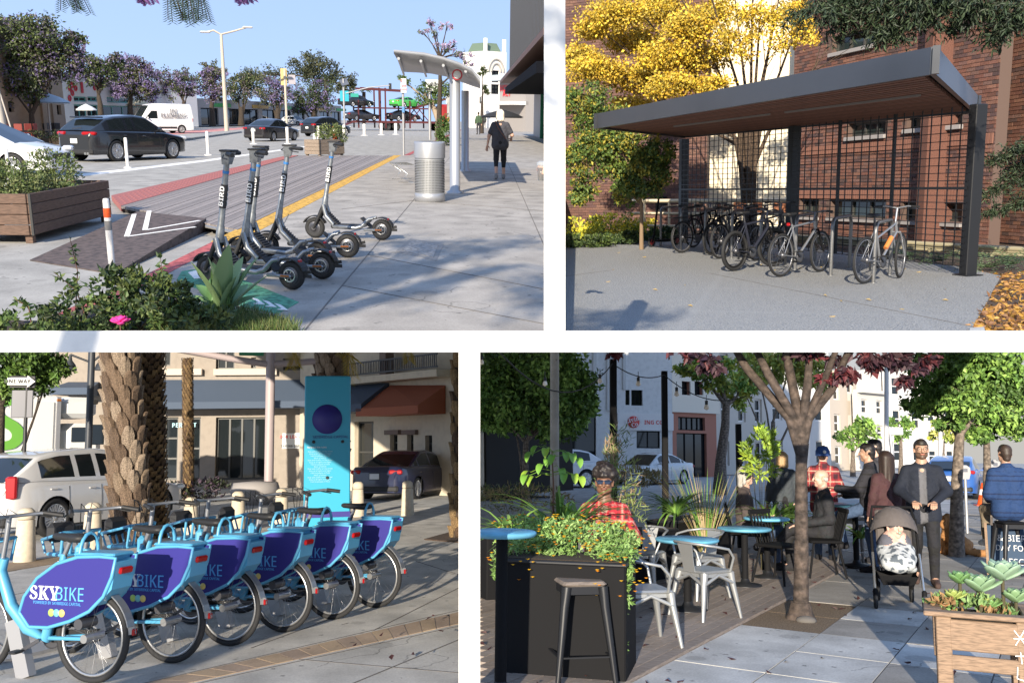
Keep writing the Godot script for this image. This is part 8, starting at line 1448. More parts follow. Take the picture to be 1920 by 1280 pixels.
	var sc:=shrub("succulent_mat","low mat of small green and reddish succulents filling the trough",pd(1830,1140,wz+0.22),[[Vector3(0,0.0,0),Vector3(0.27,0.07,0.17),900]],0.05,0.6,[Color(0.14,0.26,0.08),Color(0.22,0.34,0.12),Color(0.3,0.18,0.08)],0.8,"",false)
	parklet_far(du,dv,e0)
	parklet_people()
func parklet_far(du: Vector3,dv: Vector3,e0: Vector3) -> void:
	# the purple-leaved tree on the pavement and the trees behind
	var tb:=g(1502,1160);var tz:=-tb.z;var s:=tz/F;var q:=func(u: float,v: float,z:=0.0) -> Vector3: return pd(u,v,tz+z)-tb
	var bk:=M("bark_smooth",0.13,0.095,0.075,0.85,0.0,grey_noise("bark",0.03,0.35,1.1),1.2,bumps("barkn",0.05,9.0));var pl:=tree("plum_tree","purple-leaved plum tree with a dark forked trunk in the pavement","tree",tb,{"trunk": [Vector3.ZERO,Vector3(0.005,0.12,0),q.call(1503,1050),q.call(1503,950),q.call(1503,870),q.call(1508,830)],"r": 15*s,"bark": bk,"limbs": false,"blobs": [[q.call(1130,655),Vector3(34,12,30)*s,90],[q.call(1290,650,-1.0),Vector3(40,16,30)*s,130],[q.call(1330,668,-1.0),Vector3(34,20,30)*s,150],[q.call(1400,655),Vector3(40,14,30)*s,120],[q.call(1600,675),Vector3(40,26,30)*s,300],[q.call(1660,665),Vector3(34,22,30)*s,260],[q.call(1700,685),Vector3(26,24,20)*s,200],[q.call(1570,700),Vector3(26,14,20)*s,90],[q.call(1740,670),Vector3(24,16,20)*s,110],[q.call(1500,655),Vector3(50,10,30)*s,90]],"cols": [Color(0.045,0.018,0.026),Color(0.07,0.03,0.04),Color(0.03,0.014,0.022),Color(0.10,0.02,0.025)],"size": 0.10,"aspect": 0.62,"droop": 0.9})
	for e in [[1500,850,1400,690,1370,640,11],[1503,840,1440,700,1410,640,11],[1507,830,1482,700,1470,640,12],[1510,850,1515,720,1520,640,11],[1515,860,1560,730,1600,640,11],[1508,840,1545,715,1575,640,9]]: part("limb",MB.new().tube([q.call(1503,865),q.call(lerp(1504.0,float(e[2]),0.22),785),q.call(e[2],e[3],rnd(-0.2,0.2)),q.call(e[4],e[5],rnd(-0.3,0.3))],[e[6]*s*0.6,e[6]*s*0.75,e[6]*s*0.7,e[6]*s*0.5],9),bk,pl)
	part("root_flare",MB.new().lathe([Vector2(27*s,-0.01),Vector2(21*s,0.06),Vector2(17*s,0.16)],14),bk,pl);var rk:=thing("rock","grey rock at the foot of the plum tree","rock",g(1500,1166));part("stone",MB.new().ball(Vector3(0.06,0.015,-0.02),Vector3(0.1,0.045,0.07),9,6),M("rock_grey",0.12,0.11,0.10,0.9),rk)
	var gg:=[Color(0.095,0.190,0.038),Color(0.171,0.304,0.057),Color(0.067,0.133,0.028),Color(0.266,0.418,0.095)];var yg:=[Color(0.390,0.416,0.065),Color(0.260,0.338,0.065),Color(0.494,0.468,0.130)]
	for t in [["big round-crowned green tree at the left behind the light pole",985,25.0,0.14,[[985,830]],[[930,700,60,60,3000],[1000,690,60,60,3000],[1060,720,60,60,3000],[960,770,70,45,2600],[1040,790,55,36,1800],[920,760,40,40,1200],[1095,750,26,45,900]],gg,0.17],["pale-trunked street tree behind the walking man",1795,15.8,0.13,[[1795,900],[1800,820],[1796,770]],[[1760,700,60,40,1900],[1830,690,60,45,2000],[1890,710,45,50,1600],[1740,750,40,26,900],[1810,745,50,30,1100],[1775,800,26,16,260]],gg,0.10],["second street tree further along the pavement",1852,20.0,0.12,[[1852,880],[1850,800]],[[1860,780,45,40,1500],[1905,770,40,45,1200],[1830,800,30,24,500]],gg,0.11],["yellow-green tree behind the plum's branches",1450,40.0,0.2,[[1450,860],[1450,790]],[[1420,690,50,40,1100],[1480,680,50,36,1100],[1530,700,36,30,600],[1390,720,30,24,450]],yg,0.24],["thin street tree before the brick shop",1350,34.0,0.3,[[1352,860],[1360,800],[1362,760]],[[1300,690,34,18,400],[1350,700,40,30,700],[1385,740,26,24,350]],[gg[1],yg[0],yg[1]],0.2],["small round tree far along the street, left",1600,60.0,0.2,[[1600,855],[1600,830]],[[1598,815,24,22,500],[1625,805,22,24,450]],gg,0.3],["small round tree far along the street, right",1690,64.0,0.2,[[1690,855],[1690,820]],[[1690,800,18,22,450]],gg,0.3],["pale green tree far behind the walking man",1770,70.0,0.2,[[1770,850]],[[1775,810,24,24,450]],yg,0.34]]:
		var at:=gz(t[1],t[2]);var tk:=[Vector3.ZERO];for e in t[4]: tk.append(pd(e[0],e[1],t[2])-at)
		var bl:=[];for e in t[5]: bl.append([pd(e[0],e[1],t[2]+rnd(-0.5,0.5))-at,Vector3(e[2],e[3],e[2])*t[2]/F,int(e[4]*1.2)])
		tree("street_tree",t[0],"tree",at,{"trunk": tk,"r": t[3]*0.75,"blobs": bl,"cols": t[6],"size": t[7],"aspect": 0.6,"bark": M("bark_pale2",0.30,0.24,0.19,0.9,0.0,grey_noise("bark",0.03,0.35,1.1),1.5)})
	# posts, cable and bulbs
	var posts:=[];for e in [[1151,1085,675,"first black timber post carrying the string lights"],[1249,1050,697,"second black timber post carrying the string lights"],[1389,1030,796,"third black timber post behind the grey-haired woman"]]: var b:=g(e[0],e[1]);var o:=thing("timber_post",e[3],"post",b,0.3,"black posts round the deck");var h:=hat(b,e[0],e[2]);part("post",MB.new().rbox(Vector3(0,h*0.5,0),Vector3(0.085,h,0.085),0.008),M("black_paint"),o);part("cap",MB.new().rbox(Vector3(0,h+0.006,0),Vector3(0.09,0.012,0.09),0.003),M("black_steel"),o);posts.append(b+Vector3(0,h-0.05,0.05))
	var ca:=thing("string_light_cable","black cable looping between the posts for the bulbs","cable");for e in [[pd(920,640,8.0),posts[0],0.42],[posts[0],posts[1],0.10],[posts[1],pd(1400,742,14.5),0.20]]: var pts:=[];for i in 13: var t:=i/12.0;pts.append(e[0].lerp(e[1],t)-Vector3(0,e[2]*4.0*t*(1.0-t),0));
	for e in [[pd(920,640,8.0),posts[0],0.42],[posts[0],posts[1],0.10],[posts[1],pd(1400,742,14.5),0.20]]:
		var pts:=[]
		for i in 13: var t:=i/12.0;pts.append(e[0].lerp(e[1],t)-Vector3(0,e[2]*4.0*t*(1.0-t),0))
		part("cable",MB.new().tube(pts,0.008,5),M("rubber_black"),ca)
	for e in [[903,676,7.9,"bulb at the left edge"],[1022,716,8.8,"bulb left of the light pole's far side"],[1125,711,10.6,"bulb left of the first post"],[1197,716,11.5,"bulb between the two posts"],[1269,735,12.4,"bulb just right of the second post"],[1325,760,13.4,"rightmost bulb before the trees"]]: var b:=pd(e[0],e[1],e[2]);var o:=thing("light_bulb","clear hanging string-light "+e[3],"light bulb",b,0.0,"string-light bulbs");var k: float=e[2]/F;part("glass",MB.new().lathe([Vector2(0.001,-8.5*k),Vector2(4.4*k,-6*k),Vector2(4.6*k,-3*k),Vector2(2.6*k,2*k)],14),M("bulb_glass",0.75,0.66,0.55,0.1),o);part("socket",MB.new().tube([Vector3(0,1.5*k,0),Vector3(0,9*k,0)],2.9*k,10),M("rubber_black"),o);part("drop_wire",MB.new().tube([Vector3(0,9*k,0),Vector3(0,20*k,0)],0.004,4),M("rubber_black"),o)
	var steel:=M("galvanised");var up:=gz(1040,20.0);var uo:=thing("light_pole","pale concrete light pole before the big green tree","pole",up);pole_of([Vector3.ZERO,pd(1040,640,20.0)-up],8.5*20.0/F,concrete("pole_pale",0.52,0.50,0.47),uo)
	for e in [[1663,850,40.0,655,0.09,"slim pale pole far along the street"],[1764,860,45.0,700,0.09,"traffic signal pole far behind the walking man"]]: var b:=gz(e[0],e[2]);var o:=thing("street_pole",e[5],"pole",b);pole_of([Vector3.ZERO,pd(e[0],e[3],e[2])-b],e[4],M("pole_light",0.55,0.54,0.52,0.6),o);if e[0] > 1700: arm_sign(o,b,[1759,795,1770,818],M("band_black"),"signal_head")
	var sb:=gz(1680,46.0);var so:=thing("hanging_sign","blank white sign board far along the street","sign",sb);pole_of([Vector3.ZERO,pd(1668,800,46.0)-sb],0.08,steel,so);arm_sign(so,sb,[1668,801,1694,815],M("plate"),"board")
	# vehicles
	var wv:=paint("paint_white");place_car("white_suv","white SUV facing us behind the sapling",suv_shape(),wv,[985,916],1100,-0.04,true);place_car("silver_saloon","silver saloon facing us between the posts",sedan_shape(),paint("paint_silver2",0.52,0.55,0.56),[1215,910],1283,-0.04,true)
	place_car("dark_car","dark car parked behind the silver saloon",hatch_shape(),paint("paint_dark"),[1300,893],1325,-0.04,true);place_car("white_van","white van roof showing above the silver saloon",van_shape(5.0,2.0,2.0),wv,[1190,888],1240,-0.04,true,"van");var bl2:=hatch_shape(4.2,1.78,1.5);place_car("blue_hatchback","blue hatchback seen from behind right of the street tree",bl2,paint("paint_blue",0.02,0.09,0.32),[1838,936],1846,-0.04)
	for e in [[1560,876,1585,"pale car far behind the plaid-shirted man"],[1600,870,1622,"silver car far left of the man in the puffer jacket"],[1640,866,1660,"white car far along the street behind the group"],[1700,868,1722,"white car far behind the long-haired woman"],[1745,872,1770,"grey car far behind the walking man"]]: place_car("distant_car",e[3],hatch_shape(),wv if e[0] % 3 else paint("paint_silver2"),[e[0],e[1]],e[2],-0.04,true)
	var mb:=g(932,918,-0.04);var k:=-mb.z/F;var mo:=thing("motorcycle","red motorcycle parked at the left edge of the street","motorcycle",mb,0.0);var red:=paint("paint_red",0.55,0.015,0.02)
	for x in [-26.0,15.0]: var c:=Vector3(x*k,15*k,0);var w:=part("wheel",MB.new().ring(c,Basis(Vector3(0,0,1),Vector3.UP,Vector3.RIGHT),12*k,3.4*k,24,8),M("tyre"),mo);part("rim",MB.new().ring(c,Basis(Vector3(0,0,1),Vector3.UP,Vector3.RIGHT),7*k,1.2*k,20,6),red,w)
	part("tank",MB.new().ball(Vector3(-8*k,36*k,0),Vector3(12,7,6)*k,12,8),red,mo);part("fairing",MB.new().ball(Vector3(8*k,42*k,0),Vector3(6,9,6)*k,10,7),red,mo);part("engine",MB.new().rbox(Vector3(-7*k,20*k,0),Vector3(20,16,10)*k,0.03),M("hub_grey"),mo);part("fork",MB.new().tube([Vector3(15,15,2)*k,Vector3(5,48,2)*k],1.6*k,8),M("bright_steel"),mo);part("handlebar",MB.new().tube([Vector3(2,50,-14)*k,Vector3(5,49,0)*k,Vector3(0,50,14)*k],1.2*k,7),M("rubber_black"),mo);part("seat",MB.new().rbox(Vector3(-24*k,34*k,0),Vector3(22,5,9)*k,0.03),M("rubber_black"),mo);part("mudguard",MB.new().bar(Vector3(8,30,0)*k,Vector3(24,28,0)*k,6*k,1.5*k),red,mo)
	var op:=g(909,926,-0.04);flex_post("orange post in front of the motorcycle",op,hat(op,909,867),0.07,M("post_orange"))
	var cb:=g(1845,948);var co:=thing("traffic_cone","orange traffic cone with a white band by the blue car","cone",cb);var ch:=hat(cb,1845,905);part("cone",MB.new().lathe([Vector2(ch*0.26,0.03),Vector2(ch*0.05,ch),Vector2(0.01,ch)],18),M("post_orange"),co);part("foot",MB.new().rbox(Vector3(0,0.015,0),Vector3(ch*0.7,0.03,ch*0.7),0.01),M("post_orange"),co);part("white_band",MB.new().lathe([Vector2(ch*0.17,ch*0.48),Vector2(ch*0.115,ch*0.72)],18),M("print_white"),co)
	for e in [[1815,1000,872,"grey parking meter on a post right of the street tree"],[1872,985,862,"second parking meter half behind the man in blue"]]: var b:=g(e[0],e[1]);var o:=thing("parking_meter",e[3],"parking meter",b);var h:=hat(b,e[0],e[2]);pole_of([Vector3.ZERO,Vector3(0,h-0.2,0)],0.03,steel,o);part("head",MB.new().loft([[0.07,-0.28],[0.10,-0.16],[0.095,-0.05],[0.03,0.0]].map(func(z): var w: float=z[0];return [Vector3(-w,h+z[1],-0.05),Vector3(w,h+z[1],-0.05),Vector3(w,h+z[1],0.05),Vector3(-w,h+z[1],0.05)]),true,true,true,false),M("hub_grey"),o);part("display",MB.new().rbox(Vector3(0,h-0.1,0.052),Vector3(0.09,0.07,0.012),0.004),M("solar",0.10,0.11,0.14,0.2),o)
	var bb:=g(1893,1082);var bo:=thing("chalkboard","blue-black pavement chalkboard with white writing at the right edge","sign",bb,-0.12);var bs:=-bb.z/F;part("board",MB.new().box(Vector3(0,46*bs,0),Vector3(60,76,2)*bs,Basis(Vector3.RIGHT,-0.15)),M("chalk_blue",0.03,0.06,0.11,0.8),bo)
	for x in [-31.0,31.0]: part("frame",MB.new().box(Vector3(x*bs,44*bs,0),Vector3(4,88,4)*bs,Basis(Vector3.RIGHT,-0.15)),wood("trough_wood"),bo)
	for e in [["& BIER",64,10],["DAY FOR",48,9],["DESC",26,10]]: letters(e[0],e[2]*bs,M("print_white"),bo,Transform3D(Basis(Vector3.RIGHT,-0.15),Vector3(6*bs,e[1]*bs,3.0*bs+(46-e[1])*bs*0.15)),"lettering","Droid Sans",false)
	# buildings across the street
	var gm:=M("stucco_grey4",0.68,0.68,0.66,0.85,0.0,grey_noise("plaster",0.02,0.94,1.04),0.6);var fa:=facade("grey_building","grey building with a white shop fascia and red round sign",gz(860,48.0),gz(1262,52.0));var H:=hat(fa.a,860,640);var hs:=[];for r in [[892,800,912,925],[925,815,966,925],[1050,770,1118,925],[1173,731,1181,759],[1184,731,1205,760],[1194,808,1238,840]]: hs.append(onr(fa,r))
	part("wall",MB.new().wall(fa.w,H,0.4,hs),gm,fa.o);part("rear_block",MB.new().box(Vector3(fa.w*0.5,H*0.5,-2.9),Vector3(fa.w*0.998,H*0.998,4.0)),M("dark_interior"),fa.o);for i in hs.size(): window_in(fa,hs[i],M("black_paint"),glass(),[1,1,1,1,3,2][i],[1,1,1,3,3,1][i],0.25,0.06)
	var r2:=onr(fa,[1158,775,1262,806]);part("fascia",MB.new().box(Vector3((r2[0]+r2[2])*0.5,(r2[1]+r2[3])*0.5,0.06),Vector3(r2[2]-r2[0],r2[3]-r2[1],0.12)),M("stucco_white",0.74,0.72,0.69,0.8),fa.o);var p:=on(fa,1187,791);part("round_sign",MB.new().lathe([Vector2(0.33,0),Vector2(0.33,0.06),Vector2(0.001,0.061)],28,Transform3D(Basis(Vector3.RIGHT,Vector3(0,0,1),Vector3(0,-1,0)),Vector3(p.x,p.y,0.13))),M("sign_coral",0.62,0.06,0.05,0.5),fa.o);letters("Living",0.22,M("print_white"),fa.o,Transform3D(Basis(Vector3(0,0,1),0.25),Vector3(p.x,p.y+0.13,0.22)),"lettering","Droid Serif");letters("Co",0.22,M("print_white"),fa.o,Transform3D(Basis(Vector3(0,0,1),0.25),Vector3(p.x+0.05,p.y-0.15,0.22)),"lettering","Droid Serif");var p2:=on(fa,1225,792);letters("ING CO",0.22,M("sign_coral"),fa.o,Transform3D(Basis.IDENTITY,Vector3(p2.x,p2.y,0.13)))
	for r in [[1112,640,1118,770],[1138,640,1150,770],[1168,640,1173,730]]: var w:=onr(fa,r);part("pilaster",MB.new().box(Vector3((w[0]+w[2])*0.5,(w[1]+w[3])*0.5,0.05),Vector3(w[2]-w[0],w[3]-w[1],0.12)),M("stucco_cool"),fa.o)
	var fb:=facade("brick_shop","brick-framed shop with an upper cream bay",gz(1262,53.0),gz(1345,56.0));H=hat(fb.a,1262,640);hs=[];for r in [[1270,812,1325,925],[1272,782,1322,806],[1276,715,1292,740],[1300,715,1316,740]]: hs.append(onr(fb,r))
	part("wall",MB.new().wall(fb.w,H,0.4,hs),M("brick_flat",0.36,0.15,0.10,0.85),fb.o);var w3:=onr(fb,[1258,640,1345,772]);part("cream_storey",MB.new().wall(w3[2]-w3[0],w3[3]-w3[1],0.1,[[hs[2][0]-w3[0],hs[2][1]-w3[1],hs[2][2]-w3[0],hs[2][3]-w3[1]],[hs[3][0]-w3[0],hs[3][1]-w3[1],hs[3][2]-w3[0],hs[3][3]-w3[1]]],Transform3D(Basis.IDENTITY,Vector3(w3[0],w3[1],0.12))),M("stucco_cream4",0.66,0.60,0.5,0.85),fb.o);for i in 4: window_in(fb,hs[i],M("black_paint"),glass(),[3,5,1,1][i],1,0.2,0.06)
	var cols:=[Color(0.52,0.48,0.42),Color(0.62,0.60,0.57),Color(0.48,0.42,0.35),Color(0.58,0.55,0.50),Color(0.66,0.64,0.62),Color(0.5,0.47,0.44)]
	for i in 6:
		var e: Array=[[1345,1440,59.0,640,"cream terrace building behind the thin street tree"],[1440,1560,66.0,640,"pale terrace building behind the plum trunk"],[1560,1612,76.0,700,"tan building far along the street"],[1612,1668,78.0,735,"pale building far behind the group"],[1668,1740,92.0,690,"white building far at the end of the street"],[1735,1800,110.0,760,"pale building far behind the walking man"]][i];var f:=facade("terrace_building",e[4],gz(e[0],e[2]),gz(e[1],e[2]+4.0),"building","terrace buildings along the far street");H=hat(f.a,e[0],e[3]);var m:=M("terrace_%d" % i,cols[i].r,cols[i].g,cols[i].b,0.85);hs=[]
		var nx:=3 if i < 2 else 2
		for a in nx:
			for b in 3: hs.append([f.w*(a+0.28)/nx,H*(b+0.2)/3.0,f.w*(a+0.72)/nx,H*(b+0.75)/3.0])
		part("wall",MB.new().wall(f.w,H,0.4,hs),m,f.o);part("rear_block",MB.new().box(Vector3(f.w*0.5,H*0.5,-2.9),Vector3(f.w*0.998,H*0.998,4.0)),m,f.o);for r in hs: window_in(f,r,M("stucco_white",0.74,0.72,0.69,0.8),glass(),1,2,0.2,0.1)
		part("cornice",MB.new().box(Vector3(f.w*0.5,H+0.1,0.1),Vector3(f.w,0.25,0.8)),m,f.o)
func parklet_people() -> void:
	var tan_:=Color(0.42,0.25,0.17);var dark:=Color(0.17,0.085,0.05);var fair:=Color(0.55,0.35,0.27);var jean:=Color(0.05,0.085,0.16);var blk:=Color(0.014,0.014,0.016)
	# walking man with the pram
	var J:=standing();J.el=Vector3(-0.27,1.16,-0.06);J.er=Vector3(0.27,1.16,-0.06);J.wl=Vector3(-0.11,1.03,-0.30);J.wr=Vector3(0.11,1.03,-0.30);J.dl=Vector3(0.1,-0.15,-1);J.dr=Vector3(-0.1,-0.15,-1);J.curl=0.8;J.kr=Vector3(0.09,0.50,0.02);J.ar=Vector3(0.1,0.14,0.3);J.tr=Vector3(0.1,0.04,0.14);J.kl=Vector3(-0.1,0.5,-0.07);J.thl=Vector3(1,0,0);J.thr=Vector3(-1,0,0);J.hy=0.15
	person("walking man in a navy denim jacket pushing the pram",g(1738,1100),PI-0.12,J,{"skin": tan_,"hair": Color(0.02,0.014,0.01),"beard": true,"glasses": true,"top": Color(0.010,0.014,0.026),"legs": blk,"shoes": Color(0.06,0.035,0.028),"waist": 0.1,"paint": func(p: Vector3,n: Vector3) -> Color: return Color(0.12,0.12,0.13) if abs(p.x) < 0.04 and n.z < -0.3 and p.y < 1.43 else Color(0.010,0.014,0.026)})
	var pr:=g(1684,1136);var po:=thing("pram","grey-hooded pushchair with black frame and silver legs","pushchair",pr,PI-0.05);var gy:=M("hood_grey",0.11,0.095,0.09,0.9,0.0,null,1.0,bumps("clothn",0.035,8.0));var bk:=M("black_paint");var al:=M("bright_steel")
	var hood:=MB.new();var rr:=[];for i in 8: var a: float=lerp(-0.35,1.2,i/7.0);rr.append(range(13).map(func(j): var b: float=PI*j/12.0;var rad:=0.245-0.006*(i % 2);return Vector3(cos(b)*rad,0.74+sin(b)*rad*cos(a)*1.25,0.16-sin(b)*rad*sin(a)*1.1)))
	hood.loft(rr,false,false,false);part("hood",hood,gy,po);part("seat_back",MB.new().rbox(Vector3(0,0.70,0.17),Vector3(0.36,0.62,0.05),0.02,Basis(Vector3.RIGHT,0.35)),gy,po);part("seat_base",MB.new().rbox(Vector3(0,0.44,-0.05),Vector3(0.36,0.07,0.36),0.03),gy,po);part("basket",MB.new().loft([[0.15,0.24,-0.2],[0.19,0.34,-0.24]].map(func(q): return [Vector3(-q[0],q[1],q[2]),Vector3(q[0],q[1],q[2]),Vector3(q[0],q[1],0.2),Vector3(-q[0],q[1],0.2)]),true,true,false,false),bk,po)
	part("handle",MB.new().tube([Vector3(-0.23,0.86,0.24),Vector3(-0.2,1.02,0.34),Vector3(0.2,1.02,0.34),Vector3(0.23,0.86,0.24)],0.018,8),bk,po)
	for s in [-1.0,1.0]:
		part("leg",MB.new().tube([Vector3(s*0.23,0.55,0.02),Vector3(s*0.235,0.18,-0.26)],0.014,8),al,po);part("leg",MB.new().tube([Vector3(s*0.23,0.9,0.25),Vector3(s*0.23,0.55,0.02),Vector3(s*0.17,0.12,0.28)],0.015,8),bk,po)
		for q in [[Vector3(s*0.235,0.075,-0.28),0.075],[Vector3(s*0.17,0.08,0.29),0.08]]: var w:=part("wheel",MB.new().ring(q[0],Basis.IDENTITY,q[1]-0.02,0.02,20,8),M("tyre"),po);part("hub",MB.new().ball(q[0],Vector3(0.02,0.05,0.05),10,6),M("hub_grey"),w);part("fork",MB.new().rbox(q[0]+Vector3(0,0.08,0),Vector3(0.05,0.12,0.05),0.015),bk,po)
	var B:=seated(0.2);for k in B: if B[k] is Vector3 and not k in ["dl","dr"]: B[k] *= 0.42
	var bby:=person("baby in a grey beanie under a patterned blanket in the pram",pr+Basis(Vector3.UP,PI-0.05)*Vector3(0,0.40,0.04),PI+0.35,B,{"skin": Color(0.6,0.38,0.3),"style": "none","top": Color(0.1,0.1,0.12),"legs": Color(0.3,0.32,0.33),"shoes": Color(0.3,0.32,0.33),"face": false,"hand": 0.45,"thick": 0.0,"girth": 0.45,"collar": false});part("beanie",MB.new().ball(B.head+Vector3(0,0.05,0.0),Vector3(0.098,0.085,0.105),14,8),M("beanie_grey",0.09,0.09,0.095,0.95),bby);part("dummy",MB.new().ball(B.head+Vector3(0,-0.05,-0.1),Vector3(0.02,0.018,0.012),8,6),M("dummy_green",0.25,0.35,0.25,0.5),bby)
	var bt:=Body.new();for q in [[-0.12,0.1],[0.0,0.14],[0.12,0.1]]: bt.b(Vector3(q[0],0.58,0.0),Vector3(q[0]*0.8,0.47,-0.24),q[1]*0.75,q[1]*0.7)
	var bz:=FastNoiseLite.new();bz.frequency=11.0;var bo:=thing("blanket","grey and white patterned blanket over the baby","blanket",pr,PI-0.05);flesh("cloth",bt,0.012,0.02,MV("cloth",0.85),bo,func(p: Vector3,_n: Vector3) -> Color: var v:=bz.get_noise_3dv(p);return Color(0.5,0.52,0.52) if v > -0.08 else Color(0.10,0.12,0.14))
	# the man in red plaid at the near table
	J=seated(0.50);J.el=Vector3(-0.30,0.80,-0.12);J.er=Vector3(0.30,0.80,-0.12);J.wl=Vector3(-0.07,0.80,-0.36);J.wr=Vector3(0.07,0.80,-0.36);J.dl=Vector3(1,0.3,-0.2);J.dr=Vector3(-1,0.3,-0.2);J.thl=Vector3(0,1,0);J.thr=Vector3(0,1,0);J.curl=0.6
	var kz:=g(1134,1165);var rm:=person("seated man with dark curly hair, sunglasses and red plaid shirt",kz,PI+0.1,J,{"skin": dark,"hair": Color(0.018,0.013,0.012),"style": "afro","top": Color(0.4,0.02,0.03),"topname": "shirt","legs": jean,"shoes": blk,"sleeve": 0.75,"thick": 0.01,"paint": checks(Color(0.52,0.02,0.035),Color(0.035,0.012,0.016),Color(0.5,0.4,0.3),0.075)});part("sunglasses",MB.new().rbox(J.head+Vector3(-0.034,0.012,-0.094),Vector3(0.056,0.04,0.012),0.006).rbox(J.head+Vector3(0.034,0.012,-0.094),Vector3(0.056,0.04,0.012),0.006).box(J.head+Vector3(0,0.022,-0.096),Vector3(0.15,0.008,0.008)),M("lens_blue",0.01,0.02,0.05,0.05),rm)
	var wg:=func(label: String,c: Vector3) -> void: var o:=thing("wine_glass",label,"glass",c);part("bowl",MB.new().lathe([Vector2(0.005,0.08),Vector2(0.038,0.12),Vector2(0.03,0.2)],18),pane_clear(),o);part("stem",MB.new().lathe([Vector2(0.035,0),Vector2(0.005,0.006),Vector2(0.004,0.08)],14),pane_clear(),o)
	wg.call("stemmed glass in the hands of the man in red plaid",kz+Vector3(-0.02,0.76,0.40));wg.call("stemmed wine glass on the couple's blue table",pd(1463,968,12.9))
	# seated couple
	J=seated();J.wl=Vector3(-0.2,0.74,-0.32);J.wr=Vector3(0.2,0.74,-0.32);J.el=Vector3(-0.25,0.72,-0.05);J.er=Vector3(0.25,0.72,-0.05)
	person("seated grey-haired woman in a brown top facing right",g(1400,1064),-PI/2-0.1,J,{"skin": fair,"hair": Color(0.36,0.34,0.31),"style": "bob","top": Color(0.075,0.058,0.055),"legs": jean,"shoes": blk})
	J=seated();J.wl=Vector3(-0.12,0.66,-0.34);J.wr=Vector3(0.16,0.62,-0.32);J.al=Vector3(-0.02,0.32,-0.7);J.tl=Vector3(-0.02,0.34,-0.9);J.kl=Vector3(-0.04,0.6,-0.44)
	person("seated bald man in a dark jacket facing left with crossed legs",g(1548,1078),PI/2+0.15,J,{"skin": fair,"hair": Color(0.4,0.38,0.36),"style": "fringe","top": Color(0.02,0.022,0.026),"legs": blk,"shoes": blk})
	# the standing group
	var st:=func(label: String,u: float,z: float,turn: float,k: Dictionary,top: float,J2:={}) -> void: var b:=gz(u,z);var jj:=standing();jj.merge(J2,true);var o:=person(label,b,turn,jj,k);o.basis=o.basis*clampf(hat(b,u,top)/1.785,0.9,1.12)
	var fw:={"wl": Vector3(-0.12,1.12,-0.34),"wr": Vector3(0.16,1.10,-0.34),"el": Vector3(-0.26,1.12,-0.05),"er": Vector3(0.26,1.12,-0.05)}
	st.call("blonde woman in a dark top seen from behind beyond the trunk",1471,15.5,0.3,{"skin": fair,"hair": Color(0.38,0.24,0.11),"style": "bob","top": Color(0.05,0.06,0.07),"legs": blk,"shoes": blk,"face": false},850.0);st.call("man in a red and cream plaid shirt and blue cap seen from behind",1549,14.5,-0.2,{"skin": fair,"style": "short","hair": Color(0.06,0.03,0.02),"top": Color(0.3,0.02,0.03),"topname": "shirt","legs": jean,"shoes": blk,"face": false,"waist": 0.12,"girth": 1.1,"paint": checks(Color(0.32,0.03,0.035),Color(0.05,0.015,0.02),Color(0.6,0.5,0.38),0.16)},836.0,fw)
	var cp:=thing("cap","blue cap with a round badge on the plaid-shirted man","cap",gz(1549,14.5)+Vector3(0,hat(gz(1549,14.5),1549,836)*0.925,0));part("crown",MB.new().lathe([Vector2(0.105,-0.02),Vector2(0.105,0.05),Vector2(0.07,0.12),Vector2(0.001,0.13)],18),M("cap_blue",0.03,0.08,0.25,0.9),cp);part("badge",MB.new().ball(Vector3(0.02,0.04,0.105),Vector3(0.025,0.025,0.008),10,6),M("print_white"),cp)
	st.call("man in a black padded jacket and jeans facing left",1637,13.2,PI/2-0.2,{"skin": tan_,"style": "short","hair": Color(0.012,0.01,0.01),"top": Color(0.016,0.018,0.022),"legs": jean,"shoes": blk,"thick": 0.026,"paint": func(p: Vector3,_n: Vector3) -> Color: return Color(0.008,0.009,0.011) if fposmod(p.y,0.085) < 0.012 else Color(0.02,0.022,0.028)},832.0,{"wl": Vector3(-0.1,1.16,-0.42),"wr": Vector3(0.2,1.06,-0.36),"el": Vector3(-0.24,1.12,-0.14),"er": Vector3(0.26,1.1,-0.08),"kl": Vector3(-0.14,0.78,-0.42),"al": Vector3(-0.14,0.42,-0.34),"tl": Vector3(-0.14,0.36,-0.5)})
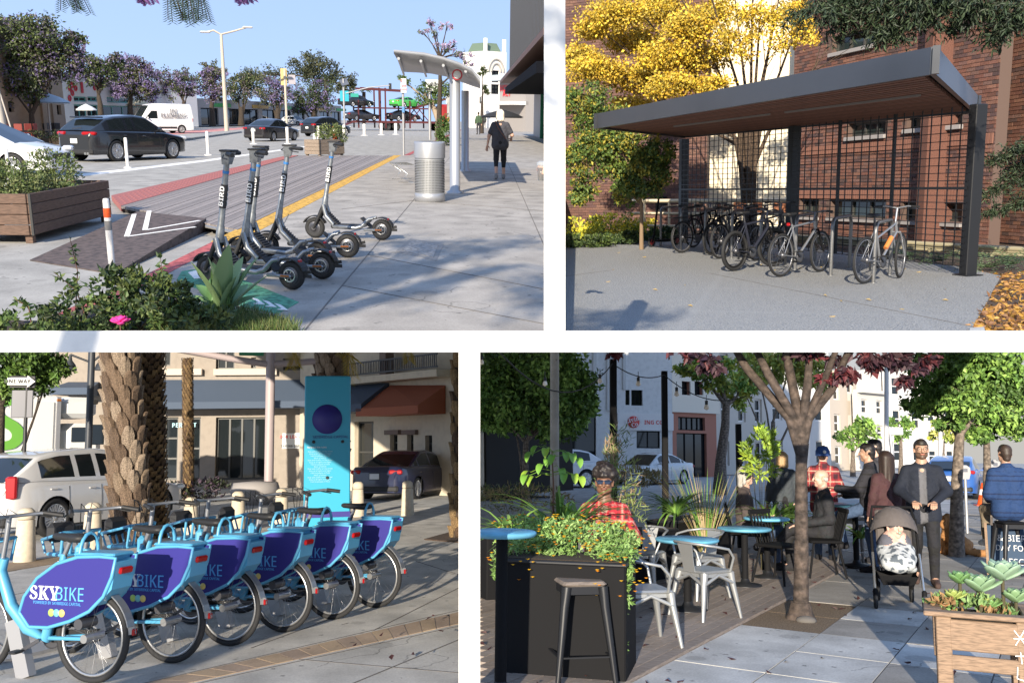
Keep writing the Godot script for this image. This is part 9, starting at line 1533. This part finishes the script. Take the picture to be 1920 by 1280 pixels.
	st.call("man with glasses and dark hair behind the padded jacket",1650,14.6,PI/2-0.3,{"skin": fair,"style": "short","hair": Color(0.015,0.012,0.012),"glasses": true,"top": Color(0.05,0.05,0.06),"legs": blk,"shoes": blk},824.0);st.call("long-haired woman in a maroon coat seen from behind",1670,12.8,0.5,{"skin": tan_,"style": "long","hair": Color(0.03,0.018,0.014),"top": Color(0.06,0.025,0.028),"legs": blk,"shoes": blk,"face": false,"waist": 0.25},846.0)
	J=seated(0.80);J.wl=Vector3(-0.12,1.0,-0.3);J.wr=Vector3(0.12,1.0,-0.3)
	person("man in a blue padded jacket seated with his back to us at the right edge",g(1898,1082),0.15,J,{"skin": tan_,"style": "short","hair": Color(0.04,0.025,0.018),"top": Color(0.01,0.035,0.11),"legs": Color(0.20,0.16,0.11),"shoes": Color(0.7,0.7,0.7),"thick": 0.026,"face": false,"waist": 0.04,"paint": func(p: Vector3,_n: Vector3) -> Color: return Color(0.005,0.015,0.05) if fposmod(p.y,0.06) < 0.008 else Color(0.012,0.042,0.125)})
	# curly dog sitting behind the walking man
	var dg:=g(1792,1040);var dof:=thing("dog","curly golden-brown dog sitting behind the walking man","dog",dg,0.8);var db:=Body.new();db.b(Vector3(0,0.16,0.12),Vector3(0,0.34,-0.08),0.14,0.12).b(Vector3(0,0.34,-0.08),Vector3(0,0.5,-0.12),0.1,0.085).b(Vector3(0,0.54,-0.13),Vector3(0,0.52,-0.25),0.085,0.05)
	for s in [-1.0,1.0]: db.b(Vector3(s*0.08,0.3,-0.12),Vector3(s*0.08,0.03,-0.17),0.055,0.035).b(Vector3(s*0.11,0.16,0.14),Vector3(s*0.13,0.08,-0.05),0.09,0.06).b(Vector3(s*0.13,0.06,0.1),Vector3(s*0.13,0.03,-0.1),0.05,0.035).b(Vector3(s*0.085,0.57,-0.12),Vector3(s*0.11,0.44,-0.12),0.035,0.03)
	db.b(Vector3(0,0.07,0.22),Vector3(0.12,0.06,0.42),0.05,0.055);for i in 150: var e: Array=db.bones[rng.randi() % 13];var c: Vector3=e[0].lerp(e[1],rnd(0,1))+rdir()*e[2]*0.95;db.b(c,c+rdir()*0.012,0.022,0.018)
	flesh("body",db,0.012,0.009,MV("cloth",0.85),dof,plain(Color(0.36,0.17,0.06)));part("nose",MB.new().ball(Vector3(0,0.54,-0.305),Vector3(0.02,0.016,0.016),8,6),M("rubber_black"),dof)
